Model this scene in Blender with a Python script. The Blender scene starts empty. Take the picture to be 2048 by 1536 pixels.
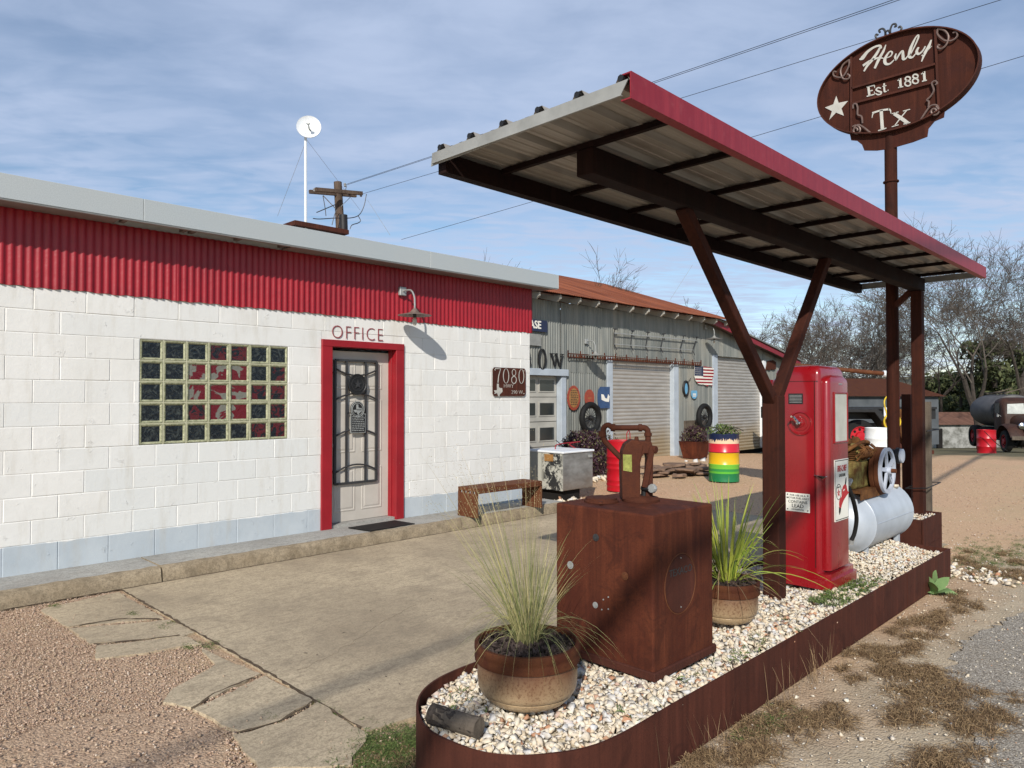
import bpy, bmesh, math, random
import numpy as np
from mathutils import Vector, Matrix
random.seed(7); rng = np.random.default_rng(11)
sc = bpy.context.scene
# ------------------------------------------------------------ camera, sky, sun, exposure
TH = math.radians(44.62); PITCH = math.radians(1.04); FOC = 1435.0; EYE = 1.65
F0 = Vector((math.cos(TH), math.sin(TH), 0)); RT = Vector((math.sin(TH), -math.cos(TH), 0)); UPZ = Vector((0, 0, 1))
FW = F0*math.cos(PITCH) + UPZ*math.sin(PITCH); UP = -F0*math.sin(PITCH) + UPZ*math.cos(PITCH)
CAMP = Vector((0, 0, EYE))
cd = bpy.data.cameras.new('camera'); cam = bpy.data.objects.new('camera', cd); sc.collection.objects.link(cam)
cd.sensor_width = 36; cd.lens = FOC/2048*36; cd.clip_end = 2000; cd.clip_start = 0.05
mw = Matrix((RT, UP, -FW)).transposed().to_4x4(); mw.translation = CAMP; cam.matrix_world = mw
sc.camera = cam
SUNV = Vector((1.38, 1.0, -1.02)).normalized()          # direction the light travels
sl = bpy.data.lights.new('sun', 'SUN'); sl.energy = 4.7; sl.angle = math.radians(0.53); sl.color = (1, 0.945, 0.86)
sun = bpy.data.objects.new('sun', sl); sc.collection.objects.link(sun)
sun.rotation_euler = SUNV.to_track_quat('-Z', 'Y').to_euler()
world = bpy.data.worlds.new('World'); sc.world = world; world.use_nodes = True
nt = world.node_tree; nt.nodes.clear()
def wn(t, **k):
    n = nt.nodes.new(t)
    for a, b in k.items(): setattr(n, a, b)
    return n
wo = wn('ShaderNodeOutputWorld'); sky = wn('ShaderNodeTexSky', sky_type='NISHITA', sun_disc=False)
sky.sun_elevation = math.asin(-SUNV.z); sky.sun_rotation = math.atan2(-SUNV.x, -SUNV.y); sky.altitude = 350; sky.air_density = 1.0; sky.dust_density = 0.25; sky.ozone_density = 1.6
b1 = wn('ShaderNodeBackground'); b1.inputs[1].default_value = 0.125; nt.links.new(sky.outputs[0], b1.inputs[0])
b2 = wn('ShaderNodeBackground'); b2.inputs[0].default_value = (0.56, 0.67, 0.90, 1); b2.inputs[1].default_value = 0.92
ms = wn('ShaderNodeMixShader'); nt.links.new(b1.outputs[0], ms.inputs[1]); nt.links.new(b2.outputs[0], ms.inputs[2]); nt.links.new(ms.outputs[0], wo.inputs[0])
tc = wn('ShaderNodeTexCoord'); sep = wn('ShaderNodeSeparateXYZ'); nt.links.new(tc.outputs['Generated'], sep.inputs[0])
def wm(op, a, b=None, clamp=False):
    n = wn('ShaderNodeMath', operation=op); n.use_clamp = clamp
    for i, v in ((0, a), (1, b)):
        if v is None: continue
        if isinstance(v, (int, float)): n.inputs[i].default_value = v
        else: nt.links.new(v, n.inputs[i])
    return n.outputs[0]
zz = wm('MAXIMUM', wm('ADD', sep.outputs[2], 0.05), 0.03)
# cloud layer: direction projected on a flat layer high above (along-view axis and across-view axis)
ca, sa = math.cos(TH+0.05), math.sin(TH+0.05)
pf = wm('DIVIDE', wm('ADD', wm('MULTIPLY', sep.outputs[0], ca), wm('MULTIPLY', sep.outputs[1], sa)), zz)
pr_ = wm('DIVIDE', wm('SUBTRACT', wm('MULTIPLY', sep.outputs[0], sa), wm('MULTIPLY', sep.outputs[1], ca)), zz)
def wvec(x, y):
    c = wn('ShaderNodeCombineXYZ')
    for i, v in ((0, x), (1, y)):
        nt.links.new(v, c.inputs[i])
    return c.outputs[0]
def wnoise(v, scale, detail=4, rough=0.55, dist=0.0):
    n = wn('ShaderNodeTexNoise'); n.inputs['Scale'].default_value = scale; n.inputs['Detail'].default_value = detail
    n.inputs['Roughness'].default_value = rough; n.inputs['Distortion'].default_value = dist; nt.links.new(v, n.inputs['Vector']); return n.outputs[0]
def wramp(v, a, b, lo=0.0, hi=1.0):
    n = wn('ShaderNodeMapRange'); n.interpolation_type = 'SMOOTHSTEP'; n.clamp = True
    for i, x in ((1, a), (2, b), (3, lo), (4, hi)): n.inputs[i].default_value = x
    nt.links.new(v, n.inputs[0]); return n.outputs[0]
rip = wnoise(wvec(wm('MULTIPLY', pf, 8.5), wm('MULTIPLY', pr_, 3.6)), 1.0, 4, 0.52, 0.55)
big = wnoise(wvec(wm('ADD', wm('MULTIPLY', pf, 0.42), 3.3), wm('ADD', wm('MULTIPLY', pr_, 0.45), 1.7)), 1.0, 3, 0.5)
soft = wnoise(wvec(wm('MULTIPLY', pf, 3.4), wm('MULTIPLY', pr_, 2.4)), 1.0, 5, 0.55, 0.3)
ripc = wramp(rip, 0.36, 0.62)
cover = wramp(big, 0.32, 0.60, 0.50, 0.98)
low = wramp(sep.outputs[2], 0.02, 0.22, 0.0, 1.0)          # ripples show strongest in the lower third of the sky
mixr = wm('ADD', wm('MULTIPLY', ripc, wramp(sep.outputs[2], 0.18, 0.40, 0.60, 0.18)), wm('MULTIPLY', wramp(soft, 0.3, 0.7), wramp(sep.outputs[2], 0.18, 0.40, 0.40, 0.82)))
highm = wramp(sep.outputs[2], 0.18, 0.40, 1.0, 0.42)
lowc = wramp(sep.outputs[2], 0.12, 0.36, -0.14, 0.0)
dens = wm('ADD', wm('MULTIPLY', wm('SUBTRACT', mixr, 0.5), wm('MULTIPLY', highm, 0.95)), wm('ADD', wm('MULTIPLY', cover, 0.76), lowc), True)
fwd_ = wm('ADD', wm('MULTIPLY', sep.outputs[0], ca), wm('MULTIPLY', sep.outputs[1], sa))      # unseen clouds behind the camera thinned to cut fill light on the walls
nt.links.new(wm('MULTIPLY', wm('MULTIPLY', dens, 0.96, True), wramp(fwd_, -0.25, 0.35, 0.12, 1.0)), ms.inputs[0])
sc.view_settings.view_transform = 'Standard'; sc.view_settings.look = 'None'; sc.view_settings.gamma = 1
sc.view_settings.use_curve_mapping = False; sc.view_settings.exposure = 0.0
sc.render.engine = 'CYCLES'; sc.render.resolution_x = 1024; sc.render.resolution_y = 768
# ------------------------------------------------------------ measuring helpers: a photo point carried onto a known plane of the place
def _ray(u, v): return FW + RT*((u-1024)/FOC) + UP*((768-v)/FOC)
def GZ(u, v, z=0.0): r = _ray(u, v); return CAMP + r*((z-EYE)/r.z)
def PY(u, v, Y): r = _ray(u, v); return CAMP + r*(Y/r.y)
def PX(u, v, X): r = _ray(u, v); return CAMP + r*(X/r.x)
def PD(u, v, D): r = _ray(u, v); return CAMP + r*D           # at distance D in front of the eye
# ------------------------------------------------------------ materials
class G:
    def __init__(s, name):
        s.m = bpy.data.materials.new(name); s.m.use_nodes = True; s.t = s.m.node_tree; s.t.nodes.clear()
        s.o = s.n('ShaderNodeOutputMaterial'); s.b = s.n('ShaderNodeBsdfPrincipled'); s.l(s.b.outputs[0], s.o.inputs[0])
        s.tc = s.n('ShaderNodeTexCoord'); s.P = s.tc.outputs['Object']
    def n(s, t, **k):
        x = s.t.nodes.new(t)
        for a, b in k.items(): setattr(x, a, b)
        return x
    def l(s, a, b): s.t.links.new(a, b)
    def put(s, inp, v):
        if isinstance(v, (int, float)): inp.default_value = v
        elif isinstance(v, tuple): inp.default_value = v if len(v) == len(inp.default_value) else tuple(v)+(1,)
        else: s.l(v, inp)
    def math(s, op, a, b=None, clamp=False):
        x = s.n('ShaderNodeMath', operation=op); x.use_clamp = clamp; s.put(x.inputs[0], a)
        if b is not None: s.put(x.inputs[1], b)
        return x.outputs[0]
    def scale(s, v, sc_):
        x = s.n('ShaderNodeMapping'); s.l(v, x.inputs[0]); x.inputs['Scale'].default_value = sc_; return x.outputs[0]
    def noise(s, scale, detail=4, rough=0.55, v=None, dist=0.0, out=0):
        x = s.n('ShaderNodeTexNoise'); x.inputs['Scale'].default_value = scale; x.inputs['Detail'].default_value = detail
        x.inputs['Roughness'].default_value = rough; x.inputs['Distortion'].default_value = dist; s.l(v or s.P, x.inputs['Vector']); return x.outputs[out]
    def vor(s, scale, v=None, feature='F1', out='Distance', rnd=1.0):
        x = s.n('ShaderNodeTexVoronoi'); x.feature = feature; x.inputs['Scale'].default_value = scale; x.inputs['Randomness'].default_value = rnd
        s.l(v or s.P, x.inputs['Vector']); return x.outputs[out]
    def ramp(s, v, a, b, lo=0.0, hi=1.0):
        x = s.n('ShaderNodeMapRange'); x.clamp = True
        for i, q in ((1, a), (2, b), (3, lo), (4, hi)): x.inputs[i].default_value = q
        s.l(v, x.inputs[0]); return x.outputs[0]
    def mix(s, f, a, b, mode='MIX'):
        x = s.n('ShaderNodeMix', data_type='RGBA', blend_type=mode); s.put(x.inputs[0], f)
        s.put(x.inputs[6], a); s.put(x.inputs[7], b); return x.outputs[2]
    def xyz(s, v=None):
        x = s.n('ShaderNodeSeparateXYZ'); s.l(v or s.P, x.inputs[0]); return x.outputs
    def attr(s, name='tint'):
        x = s.n('ShaderNodeAttribute'); x.attribute_name = name; return x.outputs['Fac']
    def bump(s, h, strength=0.3, dist=0.01):
        x = s.n('ShaderNodeBump'); x.inputs['Strength'].default_value = strength; x.inputs['Distance'].default_value = dist; s.l(h, x.inputs['Height'])
        s.l(x.outputs[0], s.b.inputs['Normal']); return x
    def done(s, col, rough=0.6, metal=0.0, spec=None):
        s.put(s.b.inputs['Base Color'], col); s.put(s.b.inputs['Roughness'], rough); s.put(s.b.inputs['Metallic'], metal)
        s.b.inputs['Specular IOR Level'].default_value = spec if spec is not None else (0.22 if not isinstance(rough, (int, float)) or rough > 0.62 else 0.45)
        return s.m
def plain(name, col, rough=0.6, metal=0.0, var=0.25, scale=6.0, bump=0.0, bscale=60.0):
    g = G(name); n = g.noise(scale, 5, 0.6)
    dark = tuple(c*(1-var) for c in col); lite = tuple(min(1, c*(1+var)) for c in col)
    c = g.mix(g.ramp(n, 0.3, 0.7), dark, lite)
    if bump: g.bump(g.noise(bscale, 4, 0.6), bump, 0.01)
    return g.done(c, rough, metal)
def rust(name, a, b, dark, scale=3.0, streak=True, rough=0.82, bump=0.25, spots=0.5):
    g = G(name); n = g.noise(scale, 6, 0.62); c = g.mix(g.ramp(n, 0.35, 0.66), a, b)
    if streak:
        st = g.noise(1.0, 5, 0.6, g.scale(g.P, (38, 38, 1.6))); c = g.mix(g.math('MULTIPLY', g.ramp(st, 0.42, 0.72), 0.55), c, dark)
    if streak:
        run = g.noise(1.0, 4, 0.6, g.scale(g.P, (11, 11, 0.9)), 0.3); c = g.mix(g.math('MULTIPLY', g.ramp(run, 0.56, 0.70), 0.26), c, tuple(min(1, q*2.1) for q in b)); pat = g.noise(5.5, 7, 0.7, dist=0.8); c = g.mix(g.math('MULTIPLY', g.ramp(pat, 0.54, 0.62), 0.45), c, dark)
    f = g.noise(140, 3, 0.6); c = g.mix(g.math('MULTIPLY', g.ramp(f, 0.5, 0.75), spots), c, dark)
    g.bump(g.noise(90, 4, 0.65), bump, 0.004)
    return g.done(c, g.ramp(n, 0.3, 0.7, rough-0.12, rough+0.1), 0.0, 0.16)
MT = {}
MT['corten'] = rust('corten steel', (0.066, 0.0165, 0.009), (0.118, 0.033, 0.015), (0.034, 0.0105, 0.007))
MT['corten_dark'] = rust('dark steel', (0.060, 0.020, 0.0135), (0.084, 0.026, 0.016), (0.036, 0.0125, 0.009))
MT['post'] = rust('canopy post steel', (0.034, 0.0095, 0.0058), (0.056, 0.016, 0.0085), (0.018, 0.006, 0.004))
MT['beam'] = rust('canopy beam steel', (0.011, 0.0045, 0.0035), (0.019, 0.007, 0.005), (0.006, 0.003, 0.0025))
MT['sign_rust'] = rust('sign steel', (0.044, 0.012, 0.008), (0.062, 0.018, 0.010), (0.028, 0.009, 0.006), scale=5)
MT['pot_rust'] = rust('rim rust', (0.055, 0.015, 0.008), (0.095, 0.034, 0.014), (0.026, 0.009, 0.006), scale=9, streak=False)
MT['pump_rust'] = rust('cast rust', (0.055, 0.017, 0.010), (0.085, 0.027, 0.014), (0.026, 0.009, 0.006), scale=14, streak=False, bump=0.5)
MT['edge_rust'] = rust('orange rust', (0.095, 0.031, 0.014), (0.14, 0.055, 0.025), (0.045, 0.016, 0.009), scale=8, streak=False)
MT['engine'] = rust('engine rust', (0.065, 0.025, 0.010), (0.19, 0.085, 0.028), (0.022, 0.010, 0.006), scale=11, streak=False, bump=0.7, spots=0.8)
MT['engine_y'] = rust('flaked yellow engine paint', (0.10, 0.045, 0.015), (0.30, 0.26, 0.085), (0.03, 0.018, 0.01), scale=13, streak=False, bump=0.6, spots=0.7)
MT['truck_rust'] = rust('truck paint', (0.036, 0.019, 0.015), (0.062, 0.028, 0.019), (0.02, 0.012, 0.010), scale=2.5, rough=0.55)
MT['black'] = plain('black iron', (0.018, 0.018, 0.019), 0.5, 0.2)
MT['rubber'] = plain('rubber', (0.010, 0.010, 0.010), 0.7)
MT['grille'] = plain('grey iron bar', (0.050, 0.050, 0.052), 0.55, 0.4, bump=0.2)
MT['dark'] = plain('dark interior', (0.012, 0.011, 0.010), 0.9)
MT['white'] = plain('white paint', (0.74, 0.76, 0.78), 0.45, var=0.06)
MT['whitedrum'] = plain('white drum paint', (0.72, 0.74, 0.73), 0.4, var=0.08)
MT['trim'] = plain('pale blue white trim', (0.40, 0.45, 0.50), 0.6, var=0.12, scale=3)
MT['cream'] = plain('cream paint', (0.40, 0.385, 0.34), 0.6, var=0.12, scale=3)
MT['galv'] = plain('galvanised steel', (0.36, 0.37, 0.36), 0.45, 0.35, var=0.2, scale=12)
MT['flash'] = plain('grey flashing', (0.30, 0.30, 0.28), 0.55, 0.2, var=0.2, scale=7)
MT['roofunder'] = None
MT['sky_steel'] = plain('pale grey steel', (0.40, 0.44, 0.49), 0.38, 0.1, var=0.10, scale=5)
MT['wheelgrey'] = plain('pale blue grey paint', (0.46, 0.50, 0.58), 0.4, var=0.1, scale=8)
MT['yellow'] = plain('yellow hose', (0.6, 0.42, 0.02), 0.5)
MT['orange'] = plain('orange sign paint', (0.30, 0.055, 0.028), 0.5, var=0.15, scale=15)
MT['gold'] = plain('dull gold paint', (0.32, 0.16, 0.05), 0.6, var=0.2, scale=20)
MT['blue'] = plain('dark blue paint', (0.035, 0.075, 0.17), 0.5, var=0.2, scale=15)
MT['skyblue'] = plain('light blue paint', (0.14, 0.36, 0.55), 0.5, var=0.1)
MT['navy'] = plain('navy paint', (0.018, 0.026, 0.065), 0.5, var=0.1)
MT['letter_white'] = plain('white lettering', (0.78, 0.76, 0.68), 0.5, var=0.05)
MT['letter_office'] = plain('faded red lettering', (0.24, 0.035, 0.045), 0.6, var=0.2, scale=30)
MT['letter_black'] = plain('black lettering', (0.015, 0.015, 0.015), 0.5, var=0.1)
MT['glassbulb'] = plain('bulb glass', (0.55, 0.52, 0.45), 0.1, var=0.05)
MT['wood'] = rust('weathered wood', (0.10, 0.08, 0.062), (0.16, 0.13, 0.10), (0.045, 0.036, 0.028), scale=5)
MT['polewood'] = rust('pole wood', (0.085, 0.060, 0.045), (0.14, 0.10, 0.075), (0.035, 0.025, 0.02), scale=2)
MT['twig'] = plain('grey twigs', (0.10, 0.084, 0.070), 0.9, var=0.3, scale=2)
MT['bark'] = plain('grey bark', (0.050, 0.041, 0.034), 0.9, var=0.4, scale=9, bump=0.5, bscale=30)
MT['brick'] = plain('flat stone', (0.20, 0.13, 0.09), 0.9, var=0.4, scale=6, bump=0.6, bscale=30)
MT['stonewall'] = None
def mk():
    # painted block
    g = G('painted block'); x, y, z = g.xyz(); t = g.attr()
    base = g.mix(g.ramp(g.noise(1.3, 5, 0.6), 0.35, 0.68), (0.69, 0.68, 0.645), (0.775, 0.765, 0.735))
    base = g.mix(g.ramp(t, 0.0, 1.0), base, (0.67, 0.68, 0.665))
    low = g.math('ADD', z, g.math('MULTIPLY', g.noise(5, 3), 0.05)); blue = g.mix(g.ramp(g.noise(3, 4), 0.3, 0.7), (0.41, 0.46, 0.50), (0.49, 0.535, 0.565))
    c = g.mix(g.ramp(low, 0.392, 0.402, 1.0, 0.0), base, blue)
    peel = g.noise(7, 8, 0.72, dist=0.6); c = g.mix(g.ramp(peel, 0.695, 0.705), c, (0.50, 0.49, 0.45))
    stain = g.noise(1.0, 5, 0.7, g.scale(g.P, (9, 9, 1.5))); c = g.mix(g.math('MULTIPLY', g.ramp(stain, 0.52, 0.75), 0.30), c, (0.42, 0.37, 0.28))
    gr = g.math('ADD', g.math('MULTIPLY', g.noise(130, 4, 0.6), 0.35), g.math('MULTIPLY', g.ramp(peel, 0.62, 0.72), 1.6))
    crk = g.vor(3.1, g.scale(g.P, (1, 1, 1.2)), 'DISTANCE_TO_EDGE'); gr = g.math('ADD', gr, g.math('MULTIPLY', g.ramp(g.noise(23, 3), 0.3, 0.7), 0.25))
    g.bump(gr, 0.5, 0.006); MT['block'] = g.done(c, 0.72)
    # red corrugated
    g = G('red painted iron'); n = g.noise(2.2, 5, 0.6); c = g.mix(g.ramp(n, 0.3, 0.7), (0.23, 0.005, 0.013), (0.33, 0.008, 0.018))
    d = g.noise(9, 5, 0.65); c = g.mix(g.math('MULTIPLY', g.ramp(d, 0.6, 0.75), 0.4), c, (0.15, 0.005, 0.009)); g.bump(g.noise(14, 4, 0.6), 0.25, 0.01)
    MT['redband'] = g.done(c, 0.42)
    g = G('red trim paint'); n = g.noise(4, 5); c = g.mix(g.ramp(n, 0.3, 0.7), (0.24, 0.006, 0.012), (0.31, 0.009, 0.016)); c = g.mix(g.ramp(g.noise(26, 6, 0.7), 0.70, 0.74), c, (0.35, 0.2, 0.15))
    g.bump(g.noise(60, 4), 0.3, 0.004); MT['redtrim'] = g.done(c, 0.5)
    g = G('faded red fascia'); st = g.noise(1.0, 5, 0.6, g.scale(g.P, (30, 30, 3))); c = g.mix(g.ramp(st, 0.4, 0.7), (0.21, 0.009, 0.019), (0.27, 0.018, 0.028))
    c = g.mix(g.math('MULTIPLY', g.ramp(g.noise(22, 5), 0.55, 0.8), 0.2), c, (0.36, 0.10, 0.10)); MT['redfascia'] = g.done(c, 0.5)
    g = G('glossy red enamel'); n = g.noise(3, 4); c = g.mix(g.ramp(n, 0.3, 0.7), (0.21, 0.003, 0.007), (0.265, 0.005, 0.010)); wn_ = g.noise(1.0, 6, 0.7, g.scale(g.P, (5, 5, 1.2))); c = g.mix(g.math('MULTIPLY', g.ramp(wn_, 0.5, 0.7), 0.45), c, (0.15, 0.012, 0.014)); ch = g.noise(34, 6, 0.75); c = g.mix(g.ramp(ch, 0.735, 0.75), c, (0.10, 0.05, 0.035))
    g.b.inputs['Coat Weight'].default_value = 0.6; g.b.inputs['Coat Roughness'].default_value = 0.12; g.bump(g.noise(5, 3), 0.06, 0.02)
    MT['enamel'] = g.done(c, g.ramp(wn_, 0.4, 0.7, 0.26, 0.42), 0.0, 0.45)
    g = G('red drum paint'); c = g.mix(g.ramp(g.noise(5, 4), 0.3, 0.7), (0.38, 0.006, 0.014), (0.46, 0.009, 0.018)); MT['reddrum'] = g.done(c, 0.35)
    # grey mineral fascia
    g = G('pale grey coated metal'); f = g.noise(120, 3, 0.6); n = g.noise(0.9, 4)
    c = g.mix(g.ramp(f, 0.35, 0.7), (0.36, 0.40, 0.415), (0.47, 0.51, 0.52)); c = g.mix(g.math('MULTIPLY', g.ramp(n, 0.4, 0.7), 0.3), c, (0.46, 0.46, 0.44)); MT['fascia'] = g.done(c, 0.6, 0.1)
    g = G('soffit board'); c = g.mix(g.ramp(g.noise(2, 5), 0.3, 0.7), (0.20, 0.15, 0.135), (0.27, 0.22, 0.20)); MT['soffit'] = g.done(c, 0.8)
    # galvanised corrugated wall
    g = G('weathered corrugated iron'); st = g.noise(1.0, 6, 0.65, g.scale(g.P, (6, 6, 0.5))); c = g.mix(g.ramp(st, 0.35, 0.68), (0.14, 0.152, 0.145), (0.27, 0.275, 0.25))
    sh = g.noise(1.0, 3, 0.5, g.scale(g.P, (1.6, 1, 0.25))); c = g.mix(g.math('MULTIPLY', g.ramp(sh, 0.5, 0.68), 0.5), c, (0.33, 0.30, 0.24)); g.bump(g.noise(40, 4), 0.12, 0.01)
    MT['tin'] = g.done(c, 0.5, 0.3)
    g = G('roll door metal'); x, y, z = g.xyz(); c = g.mix(g.ramp(g.noise(2, 4, v=g.scale(g.P, (1, 1, 4))), 0.3, 0.7), (0.33, 0.31, 0.28), (0.43, 0.405, 0.365))
    c = g.mix(g.ramp(g.math('ADD', z, g.math('MULTIPLY', g.noise(2, 4), 0.7)), 0.75, 1.25, 0.75, 0.0), c, (0.33, 0.24, 0.12)); MT['rolldoor'] = g.done(c, 0.45, 0.25)
    # rusty roof
    g = G('rusty roof iron'); st = g.noise(1.0, 6, 0.6, g.scale(g.P, (3.0, 0.35, 0.35))); c = g.mix(g.ramp(st, 0.36, 0.66), (0.13, 0.034, 0.014), (0.28, 0.085, 0.036))
    c = g.mix(g.math('MULTIPLY', g.ramp(g.noise(1.0, 4, 0.6, g.scale(g.P, (9, 0.8, 0.8))), 0.55, 0.75), 0.6), c, (0.32, 0.14, 0.08)); MT['rustroof'] = g.done(c, 0.8)
    g = G('sheet underside'); st = g.noise(1.0, 5, 0.6, g.scale(g.P, (0.5, 55, 2))); c = g.mix(g.ramp(st, 0.35, 0.7), (0.28, 0.25, 0.21), (0.42, 0.385, 0.335))
    c = g.mix(g.math('MULTIPLY', g.ramp(g.noise(3.2, 5), 0.55, 0.75), 0.5), c, (0.14, 0.10, 0.08)); MT['roofunder'] = g.done(c, 0.5, 0.25)
    # concrete
    def conc(name, a, b, stain, sc_=1.0, bs=0.35):
        g = G(name); n = g.noise(0.9*sc_, 7, 0.62); c = g.mix(g.ramp(n, 0.33, 0.68), a, b)
        s2 = g.noise(2.6*sc_, 7, 0.7, dist=0.4); c = g.mix(g.math('MULTIPLY', g.ramp(s2, 0.48, 0.72), 0.6), c, stain)
        f = g.noise(150, 4, 0.7); c = g.mix(g.math('MULTIPLY', g.ramp(g.noise(75, 5, 0.75), 0.47, 0.62), 0.55), c, tuple(q*0.50 for q in a))
        f2 = g.noise(24, 6, 0.8); c = g.mix(g.math('MULTIPLY', g.ramp(f2, 0.49, 0.60), 0.5), c, tuple(q*0.6 for q in a)); sk = g.noise(1.0, 5, 0.7, g.scale(g.P, (7, 22, 1))); c = g.mix(g.math('MULTIPLY', g.ramp(sk, 0.50, 0.66), 0.5), c, tuple(q*0.6 for q in a)); pb = g.vor(60); c = g.mix(g.ramp(pb, 0.0, 0.16, 0.4, 0.0), c, tuple(min(1, q*1.4) for q in b))
        g.bump(g.math('ADD', g.math('MULTIPLY', f, 0.6), g.math('MULTIPLY', s2, 0.9)), bs, 0.012); return g.done(c, 0.88)
    MT['slab'] = conc('worn tan concrete', (0.36, 0.29, 0.20), (0.58, 0.475, 0.325), (0.22, 0.18, 0.13), 0.9)
    MT['walk'] = conc('grey sidewalk concrete', (0.33, 0.32, 0.295), (0.46, 0.45, 0.41), (0.27, 0.24, 0.20), 1.3)
    MT['kerb'] = conc('stained kerb concrete', (0.28, 0.22, 0.145), (0.44, 0.36, 0.25), (0.10, 0.08, 0.055), 3.5, 0.8)
    # stones
    g = G('white limestone chips'); t = g.attr(); c = g.mix(g.ramp(t, 0.0, 0.55), (0.74, 0.69, 0.58), (0.64, 0.53, 0.38)); c = g.mix(g.ramp(t, 0.60, 0.80), c, (0.62, 0.61, 0.59)); c = g.mix(g.ramp(t, 0.90, 0.95), c, (0.46, 0.24, 0.14))
    c = g.mix(g.math('MULTIPLY', g.ramp(g.noise(40, 4), 0.45, 0.7), 0.4), c, (0.40, 0.32, 0.22)); g.bump(g.noise(120, 4), 0.4, 0.004); MT['chips'] = g.done(c, 0.9)
    g = G('pink granite gravel'); t = g.attr(); c = g.mix(g.ramp(t, 0.0, 0.5), (0.31, 0.20, 0.14), (0.53, 0.39, 0.29)); c = g.mix(g.ramp(t, 0.6, 0.85), c, (0.42, 0.32, 0.22)); c = g.mix(g.ramp(t, 0.93, 0.96), c, (0.62, 0.52, 0.42)); MT['pinkstone'] = g.done(c, 0.9)
    g = G('bark mulch'); t = g.attr(); c = g.mix(t, (0.020, 0.014, 0.012), (0.085, 0.062, 0.055)); MT['mulch'] = g.done(c, 0.9)
    # ground with zones that follow where each surfacing lies
    g = G('gravel ground'); x, y, z = g.xyz(); w = g.noise(0.9, 6, 0.6); wob = g.math('MULTIPLY', g.math('SUBTRACT', w, 0.5), 1.6)
    peb = g.vor(85, out='Color'); px_, py_, pz_ = g.xyz(peb)
    pink = g.mix(px_, (0.31, 0.21, 0.14), (0.50, 0.36, 0.245)); tan = g.mix(px_, (0.44, 0.275, 0.16), (0.64, 0.43, 0.27))
    tan = g.mix(g.math('MULTIPLY', g.ramp(g.noise(0.35, 5, 0.6), 0.42, 0.68), 0.5), tan, (0.56, 0.40, 0.23))
    dirt = g.mix(g.ramp(g.noise(3.0, 7, 0.7), 0.35, 0.7), (0.34, 0.265, 0.175), (0.56, 0.46, 0.32)); dirt = g.mix(g.math('MULTIPLY', py_, 0.35), dirt, (0.42, 0.36, 0.28))
    c = g.mix(g.ramp(g.math('ADD', x, wob), 3.2, 5.2), pink, tan)
    wear = g.ramp(g.noise(0.7, 5, 0.6), 0.52, 0.66); c = g.mix(g.math('MULTIPLY', wear, 0.45), c, (0.46, 0.34, 0.20))
    c = g.mix(g.ramp(g.math('ADD', y, wob), 1.2, 2.0, 1.0, 0.0), c, dirt)
    far = g.ramp(g.math('ADD', x, g.math('MULTIPLY', wob, 3)), 22.5, 25, 0.0, 1.0); grass = g.mix(g.ramp(g.noise(1.5, 6), 0.3, 0.7), (0.10, 0.085, 0.05), (0.17, 0.15, 0.08)); c = g.mix(far, c, grass)
    hb = g.vor(85); hb2 = g.vor(36); g.bump(g.math('ADD', g.math('MULTIPLY', hb, -0.6), g.math('MULTIPLY', hb2, -0.4)), 0.75, 0.012); MT['ground'] = g.done(c, 0.92)
    g = G('old chipseal asphalt'); peb = g.vor(120, out='Color'); px_, py_, pz_ = g.xyz(peb); c = g.mix(px_, (0.15, 0.13, 0.105), (0.46, 0.41, 0.335)); c = g.mix(g.ramp(py_, 0.9, 0.95), c, (0.52, 0.48, 0.42))
    n = g.noise(1.2, 6); c = g.mix(g.math('MULTIPLY', g.ramp(n, 0.45, 0.7), 0.5), c, (0.27, 0.22, 0.155)); g.bump(g.math('MULTIPLY', g.vor(120), -1.0), 0.7, 0.008); MT['asphalt'] = g.done(c, 0.9)
    # glass
    g = G('pressed glass block'); n = g.noise(15, 3, 0.6, dist=2.2); c = g.mix(g.ramp(n, 0.48, 0.72), (0.005, 0.008, 0.012), (0.06, 0.07, 0.065))
    g.bump(g.noise(20, 3, 0.6, dist=1.5), 0.35, 0.02); MT['gblock'] = g.done(c, 0.24, 0.0, 0.6)
    g = G('glass block showing red flag'); n = g.noise(4.2, 3, 0.5, dist=1.2); c = g.mix(g.ramp(n, 0.50, 0.52), (0.12, 0.007, 0.013), (0.17, 0.17, 0.145)); g.bump(g.noise(20, 3, 0.6, dist=1.5), 0.35, 0.02); MT['gflag'] = g.done(c, 0.2, 0.0, 0.6)
    g = G('glass block half dark red'); n = g.noise(9, 4, 0.6, dist=2.0); c = g.mix(g.ramp(n, 0.47, 0.53), (0.008, 0.010, 0.014), (0.085, 0.010, 0.014)); g.bump(g.noise(20, 3, 0.6, dist=1.5), 0.35, 0.02); MT['gdark'] = g.done(c, 0.18, 0.0, 0.6)
    g = G('glass block rim'); n = g.noise(30, 4, 0.6, dist=1); c = g.mix(g.ramp(n, 0.3, 0.7), (0.17, 0.18, 0.10), (0.46, 0.46, 0.31)); MT['grim'] = g.done(c, 0.2, 0.0, 0.5)
    g = G('mortar'); MT['mortar'] = g.done(g.mix(g.noise(30), (0.42, 0.41, 0.27), (0.56, 0.55, 0.40)), 0.8)
    g = G('window glass'); MT['glass'] = g.done((0.03, 0.035, 0.035), 0.08, 0.0, 0.7)
    g = G('dusty windscreen'); MT['dustglass'] = g.done(g.mix(g.ramp(g.noise(8, 5), 0.3, 0.7), (0.22, 0.24, 0.22), (0.36, 0.38, 0.35)), 0.25)
    g = G('pump dial glass'); x, y, z = g.xyz(); c = g.mix(g.ramp(g.noise(6, 3), 0.3, 0.7), (0.42, 0.42, 0.37), (0.56, 0.56, 0.50)); MT['dial'] = g.done(c, 0.12)
    g = G('chrome'); MT['chrome'] = g.done((0.6, 0.6, 0.6), 0.18, 1.0)
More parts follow.
